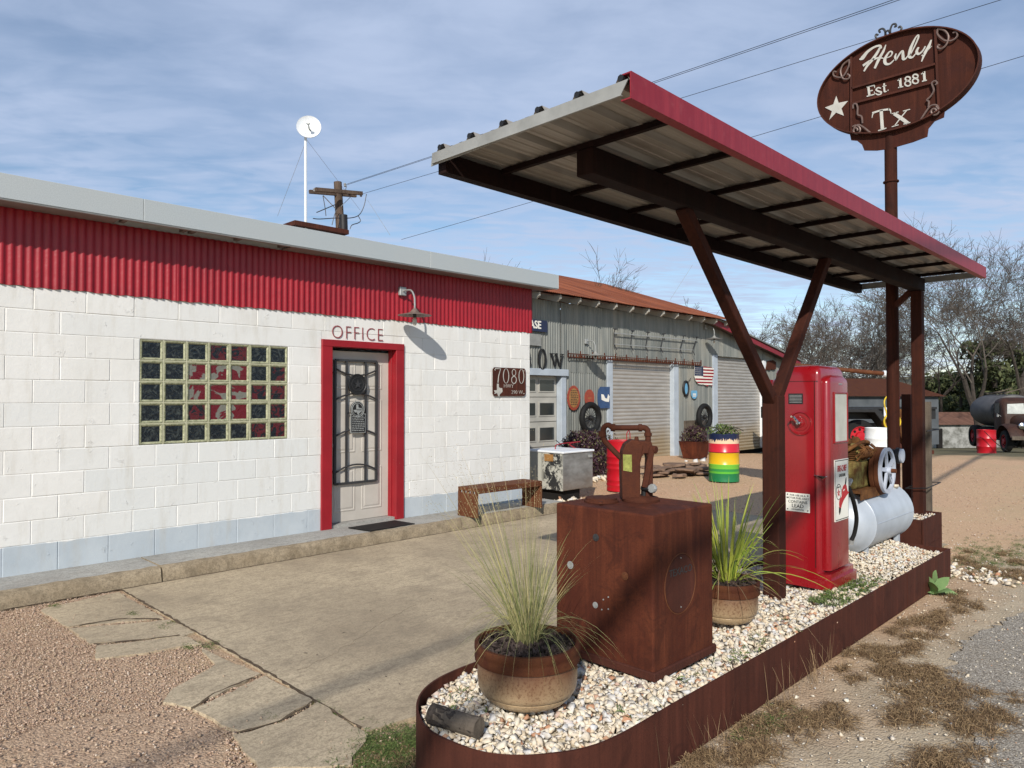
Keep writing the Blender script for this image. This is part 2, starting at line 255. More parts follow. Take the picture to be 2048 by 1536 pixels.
    # door paint
    g = G('taupe door paint'); c = g.mix(g.ramp(g.noise(3, 5), 0.3, 0.7), (0.46, 0.425, 0.375), (0.55, 0.51, 0.455)); MT['door'] = g.done(c, 0.5)
    # glazed pot
    g = G('speckled cream pot glaze'); x, y, z = g.xyz(); n = g.noise(90, 4, 0.7); big = g.noise(5, 4); zz_ = g.math('ADD', z, g.math('MULTIPLY', big, 0.16))
    c = g.mix(g.ramp(zz_, 0.10, 0.27), (0.40, 0.29, 0.17), (0.115, 0.045, 0.022)); c = g.mix(g.math('MULTIPLY', g.ramp(n, 0.50, 0.62), g.ramp(zz_, 0.08, 0.24, 0.25, 0.9)), c, (0.10, 0.04, 0.02)); MT['glaze'] = g.done(c, 0.32)
    # plants
    g = G('straw green blades'); x, y, z = g.xyz(); t = g.attr(); c = g.mix(t, (0.13, 0.17, 0.055), (0.42, 0.36, 0.17)); c = g.mix(g.ramp(z, 0.45, 0.9), c, (0.46, 0.37, 0.22)); MT['thin'] = g.done(c, 0.7)
    g = G('lemon green blades'); x, y, z = g.xyz(); t = g.attr(); c = g.mix(t, (0.15, 0.225, 0.03), (0.38, 0.41, 0.065)); c = g.mix(g.ramp(t, 0.93, 0.95), c, (0.48, 0.36, 0.19)); MT['lemon'] = g.done(c, 0.45)
    g = G('dry grass'); t = g.attr(); c = g.mix(t, (0.085, 0.048, 0.028), (0.36, 0.25, 0.135)); MT['dry'] = g.done(c, 0.9)
    g = G('green weeds'); t = g.attr(); c = g.mix(t, (0.055, 0.085, 0.025), (0.14, 0.19, 0.055)); MT['weed'] = g.done(c, 0.8)
    g = G('purple leaves'); t = g.attr(); c = g.mix(t, (0.020, 0.007, 0.012), (0.070, 0.022, 0.036)); c = g.mix(g.ramp(t, 0.80, 0.84), c, (0.13, 0.12, 0.05)); MT['purple'] = g.done(c, 0.6)
    g = G('evergreen leaves'); t = g.attr(); c = g.mix(t, (0.035, 0.050, 0.022), (0.13, 0.145, 0.065)); MT['ever'] = g.done(c, 0.7)
    g = G('mullein leaf'); t = g.attr(); c = g.mix(g.noise(20), (0.14, 0.24, 0.09), (0.24, 0.36, 0.15)); MT['mullein'] = g.done(c, 0.7)
    # icebox
    g = G('flaking white paint over dark tar'); n = g.noise(7, 8, 0.75, dist=0.5); x, y, z = g.xyz(); m = g.math('MULTIPLY', g.ramp(n, 0.47, 0.50), g.ramp(g.math('ABSOLUTE', g.math('SUBTRACT', y, 0.22)), 0.16, 0.26, 1.0, 0.0)); c = g.mix(m, (0.44, 0.43, 0.37), (0.025, 0.025, 0.025)); MT['tar'] = g.done(c, 0.6)
    g = G('dull zinc'); n = g.noise(3, 7, 0.65, g.scale(g.P, (1, 1, 2))); c = g.mix(g.ramp(n, 0.35, 0.7), (0.16, 0.155, 0.145), (0.32, 0.32, 0.31)); x, y, z = g.xyz(); c = g.mix(g.math('MULTIPLY', g.ramp(g.math('ADD', z, g.math('MULTIPLY', g.noise(5, 5), 0.3)), 0.25, 0.6, 1, 0), 0.6), c, (0.17, 0.11, 0.065)); MT['zinc'] = g.done(c, 0.5, 0.3)
    g = G('grubby stone wall'); n = g.noise(1.4, 7, 0.7); c = g.mix(g.ramp(n, 0.4, 0.62), (0.34, 0.34, 0.32), (0.10, 0.10, 0.085)); MT['stonewall'] = g.done(c, 0.9)
    g = G('slate grey siding'); n = g.noise(1.2, 6); MT['slate'] = g.done(g.mix(g.ramp(n, 0.3, 0.7), (0.06, 0.068, 0.075), (0.115, 0.125, 0.135)), 0.7)
    g = G('brown shed roof'); n = g.noise(1.0, 5, 0.6, g.scale(g.P, (4, 0.6, 1))); MT['brownroof'] = g.done(g.mix(g.ramp(n, 0.3, 0.7), (0.10, 0.05, 0.035), (0.19, 0.10, 0.07)), 0.8)
    # painted barrel: bands by height
    g = G('banded barrel paint'); x, y, z = g.xyz(); an = g.math('ARCTAN2', y, x); zg = g.noise(1.0, 2, 0.6, g.scale(g.P, (34, 34, 3)))
    cols = [(0.0, (0.012, 0.16, 0.055)), (0.16, (0.10, 0.42, 0.04)), (0.20, (0.03, 0.26, 0.06)), (0.25, (0.16, 0.50, 0.05)), (0.34, (0.65, 0.40, 0.012)), (0.56, (0.10, 0.008, 0.012)), (0.575, (0.52, 0.018, 0.035)), (0.74, (0.68, 0.50, 0.33))]
    zz_ = g.math('ADD', z, g.math('MULTIPLY', g.math('SUBTRACT', g.noise(6, 3), 0.5), 0.006)); c = cols[0][1]
    for zt, cc in cols[1:]: c = g.mix(g.ramp(zz_, zt, zt+0.006), c, cc)
    zj = g.math('ADD', z, g.math('MULTIPLY', g.math('SUBTRACT', zg, 0.5), 0.22)); c = g.mix(g.ramp(zj, 0.81, 0.816), c, (0.012, 0.02, 0.06)); MT['banded'] = g.done(c, 0.3)
    # hills
    g = G('wooded hillside'); n = g.noise(0.09, 8, 0.7); MT['hills'] = g.done(g.mix(g.ramp(n, 0.35, 0.65), (0.045, 0.050, 0.030), (0.12, 0.105, 0.075)), 0.95)
mk()
MT['logbark'] = plain('dark furrowed bark', (0.045, 0.036, 0.030), 0.95, var=0.6, scale=45, bump=1.0, bscale=50)
MT['jointdirt'] = plain('joint dirt', (0.10, 0.072, 0.046), 0.95, var=0.5, scale=30)
MT['tankgrey'] = plain('faded dark grey tank paint', (0.075, 0.070, 0.068), 0.6, var=0.35, scale=3)
MT['lampshade'] = plain('tarnished brown lamp tin', (0.19, 0.14, 0.115), 0.5, 0.2, var=0.3, scale=20)
MT['cutout'] = plain('pale cut-out lettering', (0.46, 0.445, 0.40), 0.6, var=0.12, scale=12)
MT['scroll'] = plain('highlight scroll iron', (0.15, 0.10, 0.085), 0.5, 0.2, var=0.3, scale=20)  # grey-brown highlight put into the base colour of the sign scrolls
MT['tag'] = plain('yellowed paper tag', (0.26, 0.27, 0.07), 0.8, var=0.4, scale=40)
MT['chipbed'] = plain('limestone grit', (0.50, 0.44, 0.33), 0.95, var=0.5, scale=60, bump=0.8)
# ------------------------------------------------------------ mesh helpers
COL = sc.collection
class MB:
    def __init__(s): s.V = []; s.F = []; s.M = []; s.T = []; s.m = 0; s.t = 0.0; s.nv = 0
    def add(s, V, F, m=None, t=None):
        b = s.nv; s.V.extend(tuple(v) for v in V); s.nv += len(V)
        for f in F: s.F.append(tuple(i+b for i in f)); s.M.append(s.m if m is None else m); s.T.append(s.t if t is None else t)
        return s
    def box(s, x0, x1, y0, y1, z0, z1, m=None, t=None):
        V = [(x, y, z) for x in (x0, x1) for y in (y0, y1) for z in (z0, z1)]
        return s.add(V, [(0, 1, 3, 2), (4, 6, 7, 5), (0, 4, 5, 1), (2, 3, 7, 6), (0, 2, 6, 4), (1, 5, 7, 3)], m, t)
    def obox(s, c, ax, ay, az, m=None, t=None):       # oriented box: centre and three half axes
        c, ax, ay, az = map(Vector, (c, ax, ay, az))
        V = [c+ax*i+ay*j+az*k for i in (-1, 1) for j in (-1, 1) for k in (-1, 1)]
        return s.add(V, [(0, 1, 3, 2), (4, 6, 7, 5), (0, 4, 5, 1), (2, 3, 7, 6), (0, 2, 6, 4), (1, 5, 7, 3)], m, t)
    def bar(s, p, q, w, h=None, upv=(0, 0, 1), m=None):  # square bar between two points
        p, q = Vector(p), Vector(q); d = (q-p); L = d.length; d.normalize(); u = Vector(upv)
        sd = d.cross(u)
        if sd.length < 1e-3: sd = d.cross(Vector((0, 1, 0)))
        sd.normalize(); u = sd.cross(d); h = h or w
        return s.obox((p+q)/2, d*L/2, sd*w/2, u*h/2, m)
    def tube(s, pts, r, n=8, m=None, cap=True, t=None, close=False):
        pts = [Vector(p) for p in pts]; k = len(pts); rs = r if isinstance(r, (list, tuple)) else [r]*k
        V = []; pn = None
        for i, p in enumerate(pts):
            if close: d = pts[(i+1) % k]-pts[i-1]
            else: d = pts[min(i+1, k-1)]-pts[max(i-1, 0)]
            if d.length < 1e-9: d = Vector((0, 0, 1))
            d.normalize()
            if pn is None:
                a = Vector((0, 0, 1)) if abs(d.z) < 0.9 else Vector((1, 0, 0)); pn = d.cross(a).normalized()
            else:
                pn = (pn-d*pn.dot(d)); pn = pn.normalized() if pn.length > 1e-6 else d.cross(Vector((1, 0, 0))).normalized()
            b = d.cross(pn)
            for j in range(n):
                a = 2*math.pi*j/n; V.append(p+(pn*math.cos(a)+b*math.sin(a))*rs[i])
        F = []
        for i in range(k if close else k-1):
            i2 = (i+1) % k
            for j in range(n): F.append((i*n+j, i*n+(j+1) % n, i2*n+(j+1) % n, i2*n+j))
        if cap and not close: F.append(tuple(range(n-1, -1, -1))); F.append(tuple((k-1)*n+j for j in range(n)))
        return s.add(V, F, m, t)
    def lathe(s, prof, c=(0, 0, 0), n=24, axis='z', m=None, t=None, rot=None):   # prof: (radius, height)
        V = []; c = Vector(c)
        for r, h in prof:
            for j in range(n):
                a = 2*math.pi*j/n; x, y = r*math.cos(a), r*math.sin(a)
                p = {'z': (x, y, h), 'x': (h, x, y), 'y': (x, h, y)}[axis]; p = Vector(p)
                if rot is not None: p = rot @ p
                V.append(c+p)
        F = []; fl = axis == 'y'
        for i in range(len(prof)-1):
            for j in range(n):
                f = (i*n+j, i*n+(j+1) % n, (i+1)*n+(j+1) % n, (i+1)*n+j); F.append(f[::-1] if fl else f)
        if prof[0][0] > 1e-6: F.append(tuple(range(n-1, -1, -1)) if not fl else tuple(range(n)))
        k = (len(prof)-1)*n
        if prof[-1][0] > 1e-6: F.append(tuple(k+j for j in range(n)) if not fl else tuple(k+j for j in range(n-1, -1, -1)))
        return s.add(V, F, m, t)
    def prism(s, poly, off, m=None, t=None):             # flat outline (3D points) pushed by a vector
        poly = [Vector(p) for p in poly]; off = Vector(off); k = len(poly)
        V = poly+[p+off for p in poly]
        F = [tuple(range(k))[::-1], tuple(range(k, 2*k))]+[(i, (i+1) % k, k+(i+1) % k, k+i) for i in range(k)]
        return s.add(V, F, m, t)
    def stroke(s, pts, w, nrm, th, m=None, closed=False):   # flat ribbon lettering: widths per point, raised by th along nrm
        pts = [Vector(p) for p in pts]; k = len(pts); ws = w if isinstance(w, (list, tuple)) else [w]*k; nrm = Vector(nrm).normalized()
        A = []; B = []
        for i, p in enumerate(pts):
            d = (pts[(i+1) % k]-pts[i-1]) if closed else pts[min(i+1, k-1)]-pts[max(i-1, 0)]
            d.normalize(); sd = nrm.cross(d).normalized(); A.append(p+sd*ws[i]/2); B.append(p-sd*ws[i]/2)
        V = A+B+[p+nrm*th for p in A]+[p+nrm*th for p in B]; F = []
        for i in range(k if closed else k-1):
            j = (i+1) % k
            F += [(2*k+i, 2*k+j, 3*k+j, 3*k+i), (i, k+i, k+j, j), (i, j, 2*k+j, 2*k+i), (k+i, 3*k+i, 3*k+j, k+j)]
        if not closed: F += [(0, 2*k, 3*k, k), (k-1, 2*k-1, 4*k-1, 3*k-1)]
        return s.add(V, F, m)
    def build(s, name, mats, parent=None, smooth=False, bevel=0.0, seg=1, edge=None):
        if isinstance(mats, str): mats = [mats]
        me = bpy.data.meshes.new(name); off = Vector(parent['_o']) if parent is not None and '_o' in parent else Vector((0, 0, 0))
        A = np.array(s.V, dtype=np.float64).reshape(-1, 3)-np.array(off); me.from_pydata(A.tolist(), [], s.F)
        for q in mats: me.materials.append(MT[q] if isinstance(q, str) else q)
        if len(mats) > 1: me.polygons.foreach_set('material_index', s.M)
        if any(s.T): at = me.attributes.new('tint', 'FLOAT', 'FACE'); at.data.foreach_set('value', s.T)
        bm = bmesh.new(); bm.from_mesh(me)
        if len(s.F) < 30000: bmesh.ops.recalc_face_normals(bm, faces=bm.faces)
        bm.to_mesh(me); bm.free()
        if smooth:
            me.polygons.foreach_set('use_smooth', [True]*len(me.polygons))
            me.set_sharp_from_angle(angle=math.radians(edge or 38))
        me.update()
        o = bpy.data.objects.new(name, me); COL.objects.link(o)
        if parent is not None:
            o.parent = parent
            o['_o'] = tuple(off)
        if bevel:
            b = o.modifiers.new('bevel', 'BEVEL'); b.width = bevel; b.segments = seg; b.limit_method = 'ANGLE'; b.angle_limit = math.radians(50)
            if smooth is False and seg > 1: pass
        return o
def tag(o, label=None, cat=None, group=None, kind=None):
    if label: o['label'] = label
    if cat: o['category'] = cat
    if group: o['group'] = group
    if kind: o['kind'] = kind
    return o
def thing(name, label, cat, loc=(0, 0, 0), group=None, world=True):
    o = bpy.data.objects.new(name, None); COL.objects.link(o); o.location = loc; o.empty_display_size = 0.2
    o['_o'] = tuple(loc) if world else (0.0, 0.0, 0.0)
    return tag(o, label, cat, group)
def struct(name, mb, mats, **k): o = mb.build(name, mats, **k); o['kind'] = 'structure'; return o
def copy_tree(o, parent=None):
    c = o.copy(); COL.objects.link(c)
    if parent is not None: c.parent = parent
    for ch in [q for q in list(bpy.data.objects) if q.parent == o and q != c]: copy_tree(ch, c)
    return c
def text_mesh(body, size, ext=0.002, bold=0.0, sx=1.0, shear=0.0, space=1.0):
    cu = bpy.data.curves.new('t', 'FONT'); cu.body = body; cu.size = size; cu.extrude = ext; cu.offset = bold; cu.shear = shear; cu.space_character = space
    cu.align_x = 'CENTER'; cu.align_y = 'CENTER'; cu.resolution_u = 4
    o = bpy.data.objects.new('t', cu); me = bpy.data.meshes.new_from_object(o)
    V = [(v.co.x*sx, v.co.y, v.co.z) for v in me.vertices]; F = [tuple(p.vertices) for p in me.polygons]
    bpy.data.objects.remove(o); bpy.data.meshes.remove(me); bpy.data.curves.remove(cu); return V, F
def put_text(mb, body, c, right, up, size, ext=0.002, m=None, **k):
    V, F = text_mesh(body, size, ext, **k); c, r, u = Vector(c), Vector(right).normalized(), Vector(up).normalized(); n = r.cross(u)
    mb.add([c+r*x+u*y+n*z for x, y, z in V], F, m)
def catmull(pts, n=8, closed=False):
    P = [Vector(p) for p in pts]; out = []; k = len(P); rng_ = range(k if closed else k-1)
    for i in rng_:
        p0 = P[(i-1) % k] if closed or i > 0 else P[0]*2-P[1]; p1 = P[i]; p2 = P[(i+1) % k]; p3 = P[(i+2) % k] if closed or i+2 < k else P[-1]*2-P[-2]
        for j in range(n):
            t = j/n; out.append(0.5*((2*p1)+(p2-p0)*t+(2*p0-5*p1+4*p2-p3)*t*t+(3*p1-p0-3*p2+p3)*t**3))
    if not closed: out.append(P[-1])
    return out
def ell(c, a, b, r, u, n=40):
    c, r, u = Vector(c), Vector(r), Vector(u); return [c+r*(a*math.cos(2*math.pi*i/n))+u*(b*math.sin(2*math.pi*i/n)) for i in range(n)]
def star(c, R, r, u, k=0.40, rot=0.0):
    c, r, u = Vector(c), Vector(r), Vector(u); return [c+(r*math.sin(a)+u*math.cos(a))*(R if i % 2 == 0 else R*k) for i, a in ((i, rot+i*math.pi/5) for i in range(10))]
def corrug(x0, x1, z0, z1, y, pitch=0.0677, amp=0.009, seg=6, zt=None, wob=0.0):   # vertical corrugated sheet on a Y plane, top z may vary
    mb = MB(); n = max(2, int((x1-x0)/pitch*seg)); V = []
    for i in range(n+1):
        x = x0+(x1-x0)*i/n; yy = y-amp*math.sin(2*math.pi*(x-x0)/pitch)-amp
        if wob: yy += wob*math.sin(x*3.1)*math.sin(x*1.3+1)
        zb = z0 + (0.004*math.sin(x*37)+0.003*math.sin(x*11) if wob else 0)
        V += [(x, yy, zb), (x, yy, zt(x) if zt else z1)]
    mb.add(V, [(2*i, 2*i+2, 2*i+3, 2*i+1) for i in range(n)]); return mb
# convex stone template: a squashed icosahedron with uneven corners
_t = (1+5**.5)/2
ICO_V = np.array([(-1, _t, 0), (1, _t, 0), (-1, -_t, 0), (1, -_t, 0), (0, -1, _t), (0, 1, _t), (0, -1, -_t), (0, 1, -_t), (_t, 0, -1), (_t, 0, 1), (-_t, 0, -1), (-_t, 0, 1)])/1.902
ICO_F = np.array([(0, 11, 5), (0, 5, 1), (0, 1, 7), (0, 7, 10), (0, 10, 11), (1, 5, 9), (5, 11, 4), (11, 10, 2), (10, 7, 6), (7, 1, 8), (3, 9, 4), (3, 4, 2), (3, 2, 6), (3, 6, 8), (3, 8, 9), (4, 9, 5), (2, 4, 11), (6, 2, 10), (8, 6, 7), (9, 8, 1)])
OCT_V = np.array([(1, 0, 0), (-1, 0, 0), (0, 1, 0), (0, -1, 0), (0, 0, 1), (0, 0, -1)], float); OCT_F = np.array([(0, 2, 4), (2, 1, 4), (1, 3, 4), (3, 0, 4), (2, 0, 5), (1, 2, 5), (3, 1, 5), (0, 3, 5)])
def fast_mesh(name, V, F, mat, tint=None, smooth=False):
    me = bpy.data.meshes.new(name); n, k = F.shape; me.vertices.add(len(V)); me.vertices.foreach_set('co', V.astype(np.float32).ravel())
    me.loops.add(n*k); me.loops.foreach_set('vertex_index', F.astype(np.int32).ravel()); me.polygons.add(n)
    me.polygons.foreach_set('loop_start', np.arange(0, n*k, k, dtype=np.int32)); me.polygons.foreach_set('loop_total', np.full(n, k, np.int32))
    if smooth: me.polygons.foreach_set('use_smooth', np.ones(n, bool))
    me.materials.append(MT[mat])
    if tint is not None: at = me.attributes.new('tint', 'FLOAT', 'FACE'); at.data.foreach_set('value', tint.astype(np.float32))
    me.update(calc_edges=True); me.validate(); o = bpy.data.objects.new(name, me); COL.objects.link(o); return o
def rnd_rot(n):
    q = rng.normal(size=(n, 4)); q /= np.linalg.norm(q, axis=1)[:, None]; w, x, y, z = q.T
    return np.stack([1-2*(y*y+z*z), 2*(x*y-z*w), 2*(x*z+y*w), 2*(x*y+z*w), 1-2*(x*x+z*z), 2*(y*z-x*w), 2*(x*z-y*w), 2*(y*z+x*w), 1-2*(x*x+y*y)], 1).reshape(n, 3, 3)
def _chip():            # one angular crushed-rock template: hull of a few scattered points
    bm = bmesh.new()
    for _ in range(random.choice([8, 9, 10])):
        v = Vector((random.gauss(0, 1), random.gauss(0, 1), random.gauss(0, 1))).normalized()*random.uniform(.85, 1.1); bm.verts.new(v)
    bmesh.ops.convex_hull(bm, input=bm.verts); bmesh.ops.triangulate(bm, faces=bm.faces); bm.verts.index_update()
    V = np.array([v.co[:] for v in bm.verts]); F = np.array([[v.index for v in f.verts] for f in bm.faces]); bm.free(); return V, F
CHIPS = [_chip() for _ in range(24)]
def chips(name, P, R, mat='chips', squash=.8):
    n = len(P); pick = rng.integers(0, len(CHIPS), n); VV = []; FF = []; TT = []; off = 0
    for k, (TV, TF) in enumerate(CHIPS):
        idx = np.nonzero(pick == k)[0]
        if not len(idx): continue
        m = len(idx); V = TV[None]*rng.uniform(.55, 1.2, (m, 1, 3)); V = np.einsum('nij,nkj->nki', rnd_rot(m), V); V[:, :, 2] *= squash; V = V*R[idx][:, None, None]+P[idx][:, None, :]
        F = (TF[None]+np.arange(m)[:, None, None]*len(TV)).reshape(-1, 3)+off; VV.append(V.reshape(-1, 3)); FF.append(F); TT.append(np.repeat(rng.random(m)*0.98+0.01, len(TF))); off += m*len(TV)
    return fast_mesh(name, np.concatenate(VV), np.concatenate(FF), mat, np.concatenate(TT))
def stones(name, P, R, mat, TV=ICO_V, TF=ICO_F, squash=0.75, jit=0.22):
    if TV is ICO_V: return chips(name, P, R, mat, squash)
    n = len(P); k = len(TV); V = TV[None]*(1+rng.uniform(-jit, jit, (n, k, 1))); V = V*rng.uniform(0.65, 1.15, (n, 1, 3))
    V = np.einsum('nij,nkj->nki', rnd_rot(n), V); V[:, :, 2] *= squash; V = V*R[:, None, None]+P[:, None, :]
    F = (TF[None]+np.arange(n)[:, None, None]*k).reshape(-1, 3); t = np.repeat(rng.random(n)*0.98+0.01, len(TF))
    return fast_mesh(name, V.reshape(-1, 3), F, mat, t)
def blades(name, P, D, L, W, mat, droop=0.3, seg=6, parent=None, curl=0.0, tl=0.0):   # flat tapering leaves: base, direction, length, width
    n = len(P); s_ = np.linspace(0, 1, seg+1); V = np.zeros((n, seg+1, 2, 3)); D = D/np.linalg.norm(D, axis=1)[:, None]
    side = np.cross(D, np.array([0, 0, 1.0])); side += rng.normal(size=side.shape)*0.5; side /= np.linalg.norm(side, axis=1)[:, None]+1e-9
    L = np.broadcast_to(L, (n,)); W = np.broadcast_to(W, (n,)); dr = np.broadcast_to(droop, (n,)); H = D.copy(); H[:, 2] = 0
    for i, u in enumerate(s_):
        c = P+D*(L*u)[:, None]; c[:, 2] -= dr*L*u**2.4; c += H*(dr*L*0.35*u**2)[:, None]; w = W*(0.75+0.5*u if u < 0.5 else 2*(1-u)**0.8+0.02)
        V[:, i, 0] = c-side*w[:, None]/2; V[:, i, 1] = c+side*w[:, None]/2
    idx = np.arange(n)[:, None]*(seg+1)*2; F = []
    for i in range(seg): F.append(np.stack([idx[:, 0]+2*i, idx[:, 0]+2*i+1, idx[:, 0]+2*i+3, idx[:, 0]+2*i+2], 1))
    F = np.stack(F, 1).reshape(-1, 4); t = np.repeat(rng.random(n)*0.98+0.01, seg)
    V = V.reshape(-1, 3)
    if parent is not None: V = V-np.array(parent['_o'])
    o = fast_mesh(name, V, F, mat, t, True)
    if parent is not None: o.parent = parent
    return o
def leaves(P, size, jit=0.6):            # small four-cornered leaf cards round points
    n = len(P); R = rnd_rot(n); q = np.array([(-1, 0, 0), (0, -.45, 0.1), (1, 0, 0), (0, .45, 0.1)]); V = np.einsum('nij,kj->nki', R, q)*(size*rng.uniform(1-jit, 1+jit, n))[:, None, None]+P[:, None]
    return V.reshape(-1, 3), np.arange(n*4).reshape(n, 4), rng.random(n)*0.98+0.01
# ------------------------------------------------------------ ground, road, slabs
def gheight(x, y):
    d = x*F0.x+y*F0.y; return -0.014 - max(0.0, min(d-20.5, 65))*0.064 + (max(0, d-110)*0.09 if d < 260 else 13.5)
mb = MB()
xs = sorted(set([-40, -20, -10, -4]+[round(-2+0.5*i, 2) for i in range(24)]+[10+1.5*i for i in range(30)]+[56+6*i for i in range(20)]+[180, 220, 300, 500]))
ys = sorted(set([-400, -200, -100, -50, -25, -12]+[round(-6+0.5*i, 2) for i in range(30)]+[9+2*i for i in range(25)]+[60+8*i for i in range(15)]+[190, 250, 350, 500]))
V = []; F = []
for x in xs:
    for y in ys:
        b = 0.006*math.sin(x*2.1+y)*math.cos(y*1.7-x) if abs(x) < 12 else 0
        V.append((x, y, gheight(x, y)+b-0.004))
m = len(ys)
for i in range(len(xs)-1):
    for j in range(m-1): F.append((i*m+j, (i+1)*m+j, (i+1)*m+j+1, i*m+j+1))
mb.add(V, F); struct('ground', mb, 'ground', smooth=True)
def wavy(pts, n=14, amp=0.03, seed=1):      # outline with a broken, irregular edge
    r = random.Random(seed); out = []
    for i, p in enumerate(pts):
        q = pts[(i+1) % len(pts)]; L = math.hypot(q[0]-p[0], q[1]-p[1]); k = max(2, min(60, int(L*n)))
        for j in range(k): out.append((p[0]+(q[0]-p[0])*j/k+r.uniform(-amp, amp), p[1]+(q[1]-p[1])*j/k+r.uniform(-amp, amp)))
    return out
def slab(name, outline, z0, z1, mat, amp=0.012, n=10, seed=1):
    mb = MB(); mb.prism([(x, y, z0) for x, y in wavy(outline, n, amp, seed)], (0, 0, z1-z0)); return struct(name, mb, mat)
# driveway of large pours with a joint and old broken edge slabs beside it
slab('driveway', [(2.05, 3.02), (2.35, 2.98), (2.7, 2.6), (9.2, 2.2), (9.6, 5.2), (8.9, 6.735), (2.05, 6.735)], -0.05, 0.0, 'slab', 0.006, 8, 3)
def pxs(l): return [(GZ(u, v).x, GZ(u, v).y) for u, v in l]
edge_slabs = [[(80, 1218), (236, 1183), (330, 1235), (135, 1252)], [(140, 1256), (338, 1239), (395, 1262), (362, 1272), (180, 1286)], [(190, 1291), (372, 1272), (402, 1288), (355, 1293), (290, 1306), (195, 1316)],
              [(402, 1297), (520, 1347), (380, 1414), (328, 1402), (345, 1378), (430, 1330)], [(530, 1352), (628, 1400), (560, 1440), (478, 1463), (385, 1419)], [(636, 1405), (735, 1470), (700, 1530), (520, 1536), (486, 1500), (470, 1470), (565, 1445)]]
for k, l in enumerate(edge_slabs):
    mb = MB(); mb.prism([(x, y, -0.05) for x, y in wavy(pxs(l), 16, 0.010, 20+k)], (0, 0, 0.047+0.001*k)); struct('edge_slab', mb, 'slab')
# joints and cracks as thin open grooves of dirt
mb = MB()
def crack(l, w, seed):
    r = random.Random(seed); P = []
    for (u, v), (u2, v2) in zip(l[:-1], l[1:]):
        a, b = GZ(u, v), GZ(u2, v2)
        for j in range(8): p = a.lerp(b, j/8); P.append((p.x+r.uniform(-.022, .022), p.y+r.uniform(-.022, .022), 0.0008))
    mb.stroke(P, [w*r.uniform(0.1, 1.3) for _ in P], (0, 0, 1), 0.0006)
crack([(600, 1340), (690, 1295), (770, 1240), (840, 1205)], 0.004, 1); crack([(880, 1000+160), (960, 1150), (1060, 1170), (1110, 1168)], 0.003, 2); crack([(640, 1145), (760, 1125)], 0.003, 3)
struct('path_cracks', mb, 'kerb')
mb = MB(); r = random.Random(31)
def joint(P0, w, seed):
    r = random.Random(seed); P = []
    for a, b in zip(P0[:-1], P0[1:]):
        n = max(4, int((Vector(b)-Vector(a)).length*22))
        for j in range(n): P.append(Vector(a).lerp(Vector(b), j/n)+Vector((r.uniform(-.006, .006), r.uniform(-.006, .006), 0)))
    mb.stroke(P, [w*r.uniform(.2, 1.0) for _ in P], (0, 0, 1), .0006)
def jp(l): return [tuple(GZ(u, v, .0012)) for u, v in l]
joint([(2.045, 6.72, .0012), (2.05, 5.2, .0012), (2.055, 4.1, .0012), (2.04, 3.02, .0012)], .030, 1)
for k, l in enumerate([[(138, 1254), (236, 1237), (334, 1237)], [(186, 1288), (290, 1278), (375, 1268)], [(385, 1416), (430, 1385), (520, 1349)], [(478, 1465), (560, 1441), (632, 1402)], [(395, 1292), (430, 1284)]]): joint(jp(l), .022, 5+k)
joint([(-2, 6.735, .0012), (2.2, 6.738, .0012), (8.8, 6.74, .0012)], .03, 19)
struct('path_joints', mb, 'jointdirt')
# sidewalk with a worn kerb face
for k, (a, b) in enumerate([(-3, 2.385), (2.40, 5.95), (5.962, 8.0)]):
    mb = MB(); n = int((b-a)*14); V = []
    r = random.Random(k)
    prof = [(7.345, 0.128), (6.84, 0.130), (6.79, 0.122), (6.765, 0.10), (6.755, 0.05), (6.745, -0.03)]
    for i in range(n+1):
        x = a+(b-a)*i/n
        for (y, z) in prof: V.append((x, y+(r.uniform(-.007, .007) if y < 7.2 else 0), z+(r.uniform(-.004, .004) if y < 7.2 and z > 0 else 0)))
    m = len(prof); F = [(i*m+j, (i+1)*m+j, (i+1)*m+j+1, i*m+j+1) for i in range(n) for j in range(m-1)]
    M_ = [0 if j < 1 else 1 for i in range(n) for j in range(m-1)]
    mb.V = V; mb.nv = len(V); mb.F = F; mb.M = M_; mb.T = [0]*len(F); mb.add([V[j] for j in range(m)]+[(a, 7.345, -0.03)], [tuple(range(m+1))], 1); mb.add([V[n*m+j] for j in range(m)]+[(b, 7.345, -0.03)], [tuple(range(m+1))], 1)
    struct('sidewalk', mb, ['walk', 'kerb'], smooth=True, edge=50)
# chipseal road edge
road = [(-12, -60), (-12, 0.1), (0.6, 0.30), (2.2, 0.62), (3.0, 1.02), (3.55, 0.72), (3.75, 0.80), (4.3, 0.95), (4.9, 1.18), (5.6, 1.26), (6.6, 1.12), (8.0, 0.95), (12, 0.5), (20, 0.1), (60, -1.5), (60, -60)]
mb = MB(); r = random.Random(4); P = []
for i, p in enumerate(road):
    q = road[(i+1) % len(road)]
    if p[1] > -10 and q[1] > -10 and max(abs(p[0]), abs(q[0])) < 25:
        for j in range(24): P.append((p[0]+(q[0]-p[0])*j/24+r.uniform(-.02, .02), p[1]+(q[1]-p[1])*j/24+r.uniform(-.035, .035)))
    else: P.append(p)
mb.prism([(x, y, -0.022) for x, y in P], (0, 0, 0.014)); struct('road', mb, 'asphalt')
# far wooded hills
mb = MB(); V = []; n = 60
for i in range(n+1):
    a = math.radians(-35+120*i/n); h = 9+2.5*math.sin(i*0.5)+2*math.sin(i*1.3+1)
    for (d, z) in ((150, -4), (175, h*0.4), (215, h*0.62), (260, -3)): V.append((d*math.cos(a), d*math.sin(a), z))
mb.add(V, [(i*4+j, (i+1)*4+j, (i+1)*4+j+1, i*4+j+1) for i in range(n) for j in range(3)]); struct('hills', mb, 'hills', smooth=True)

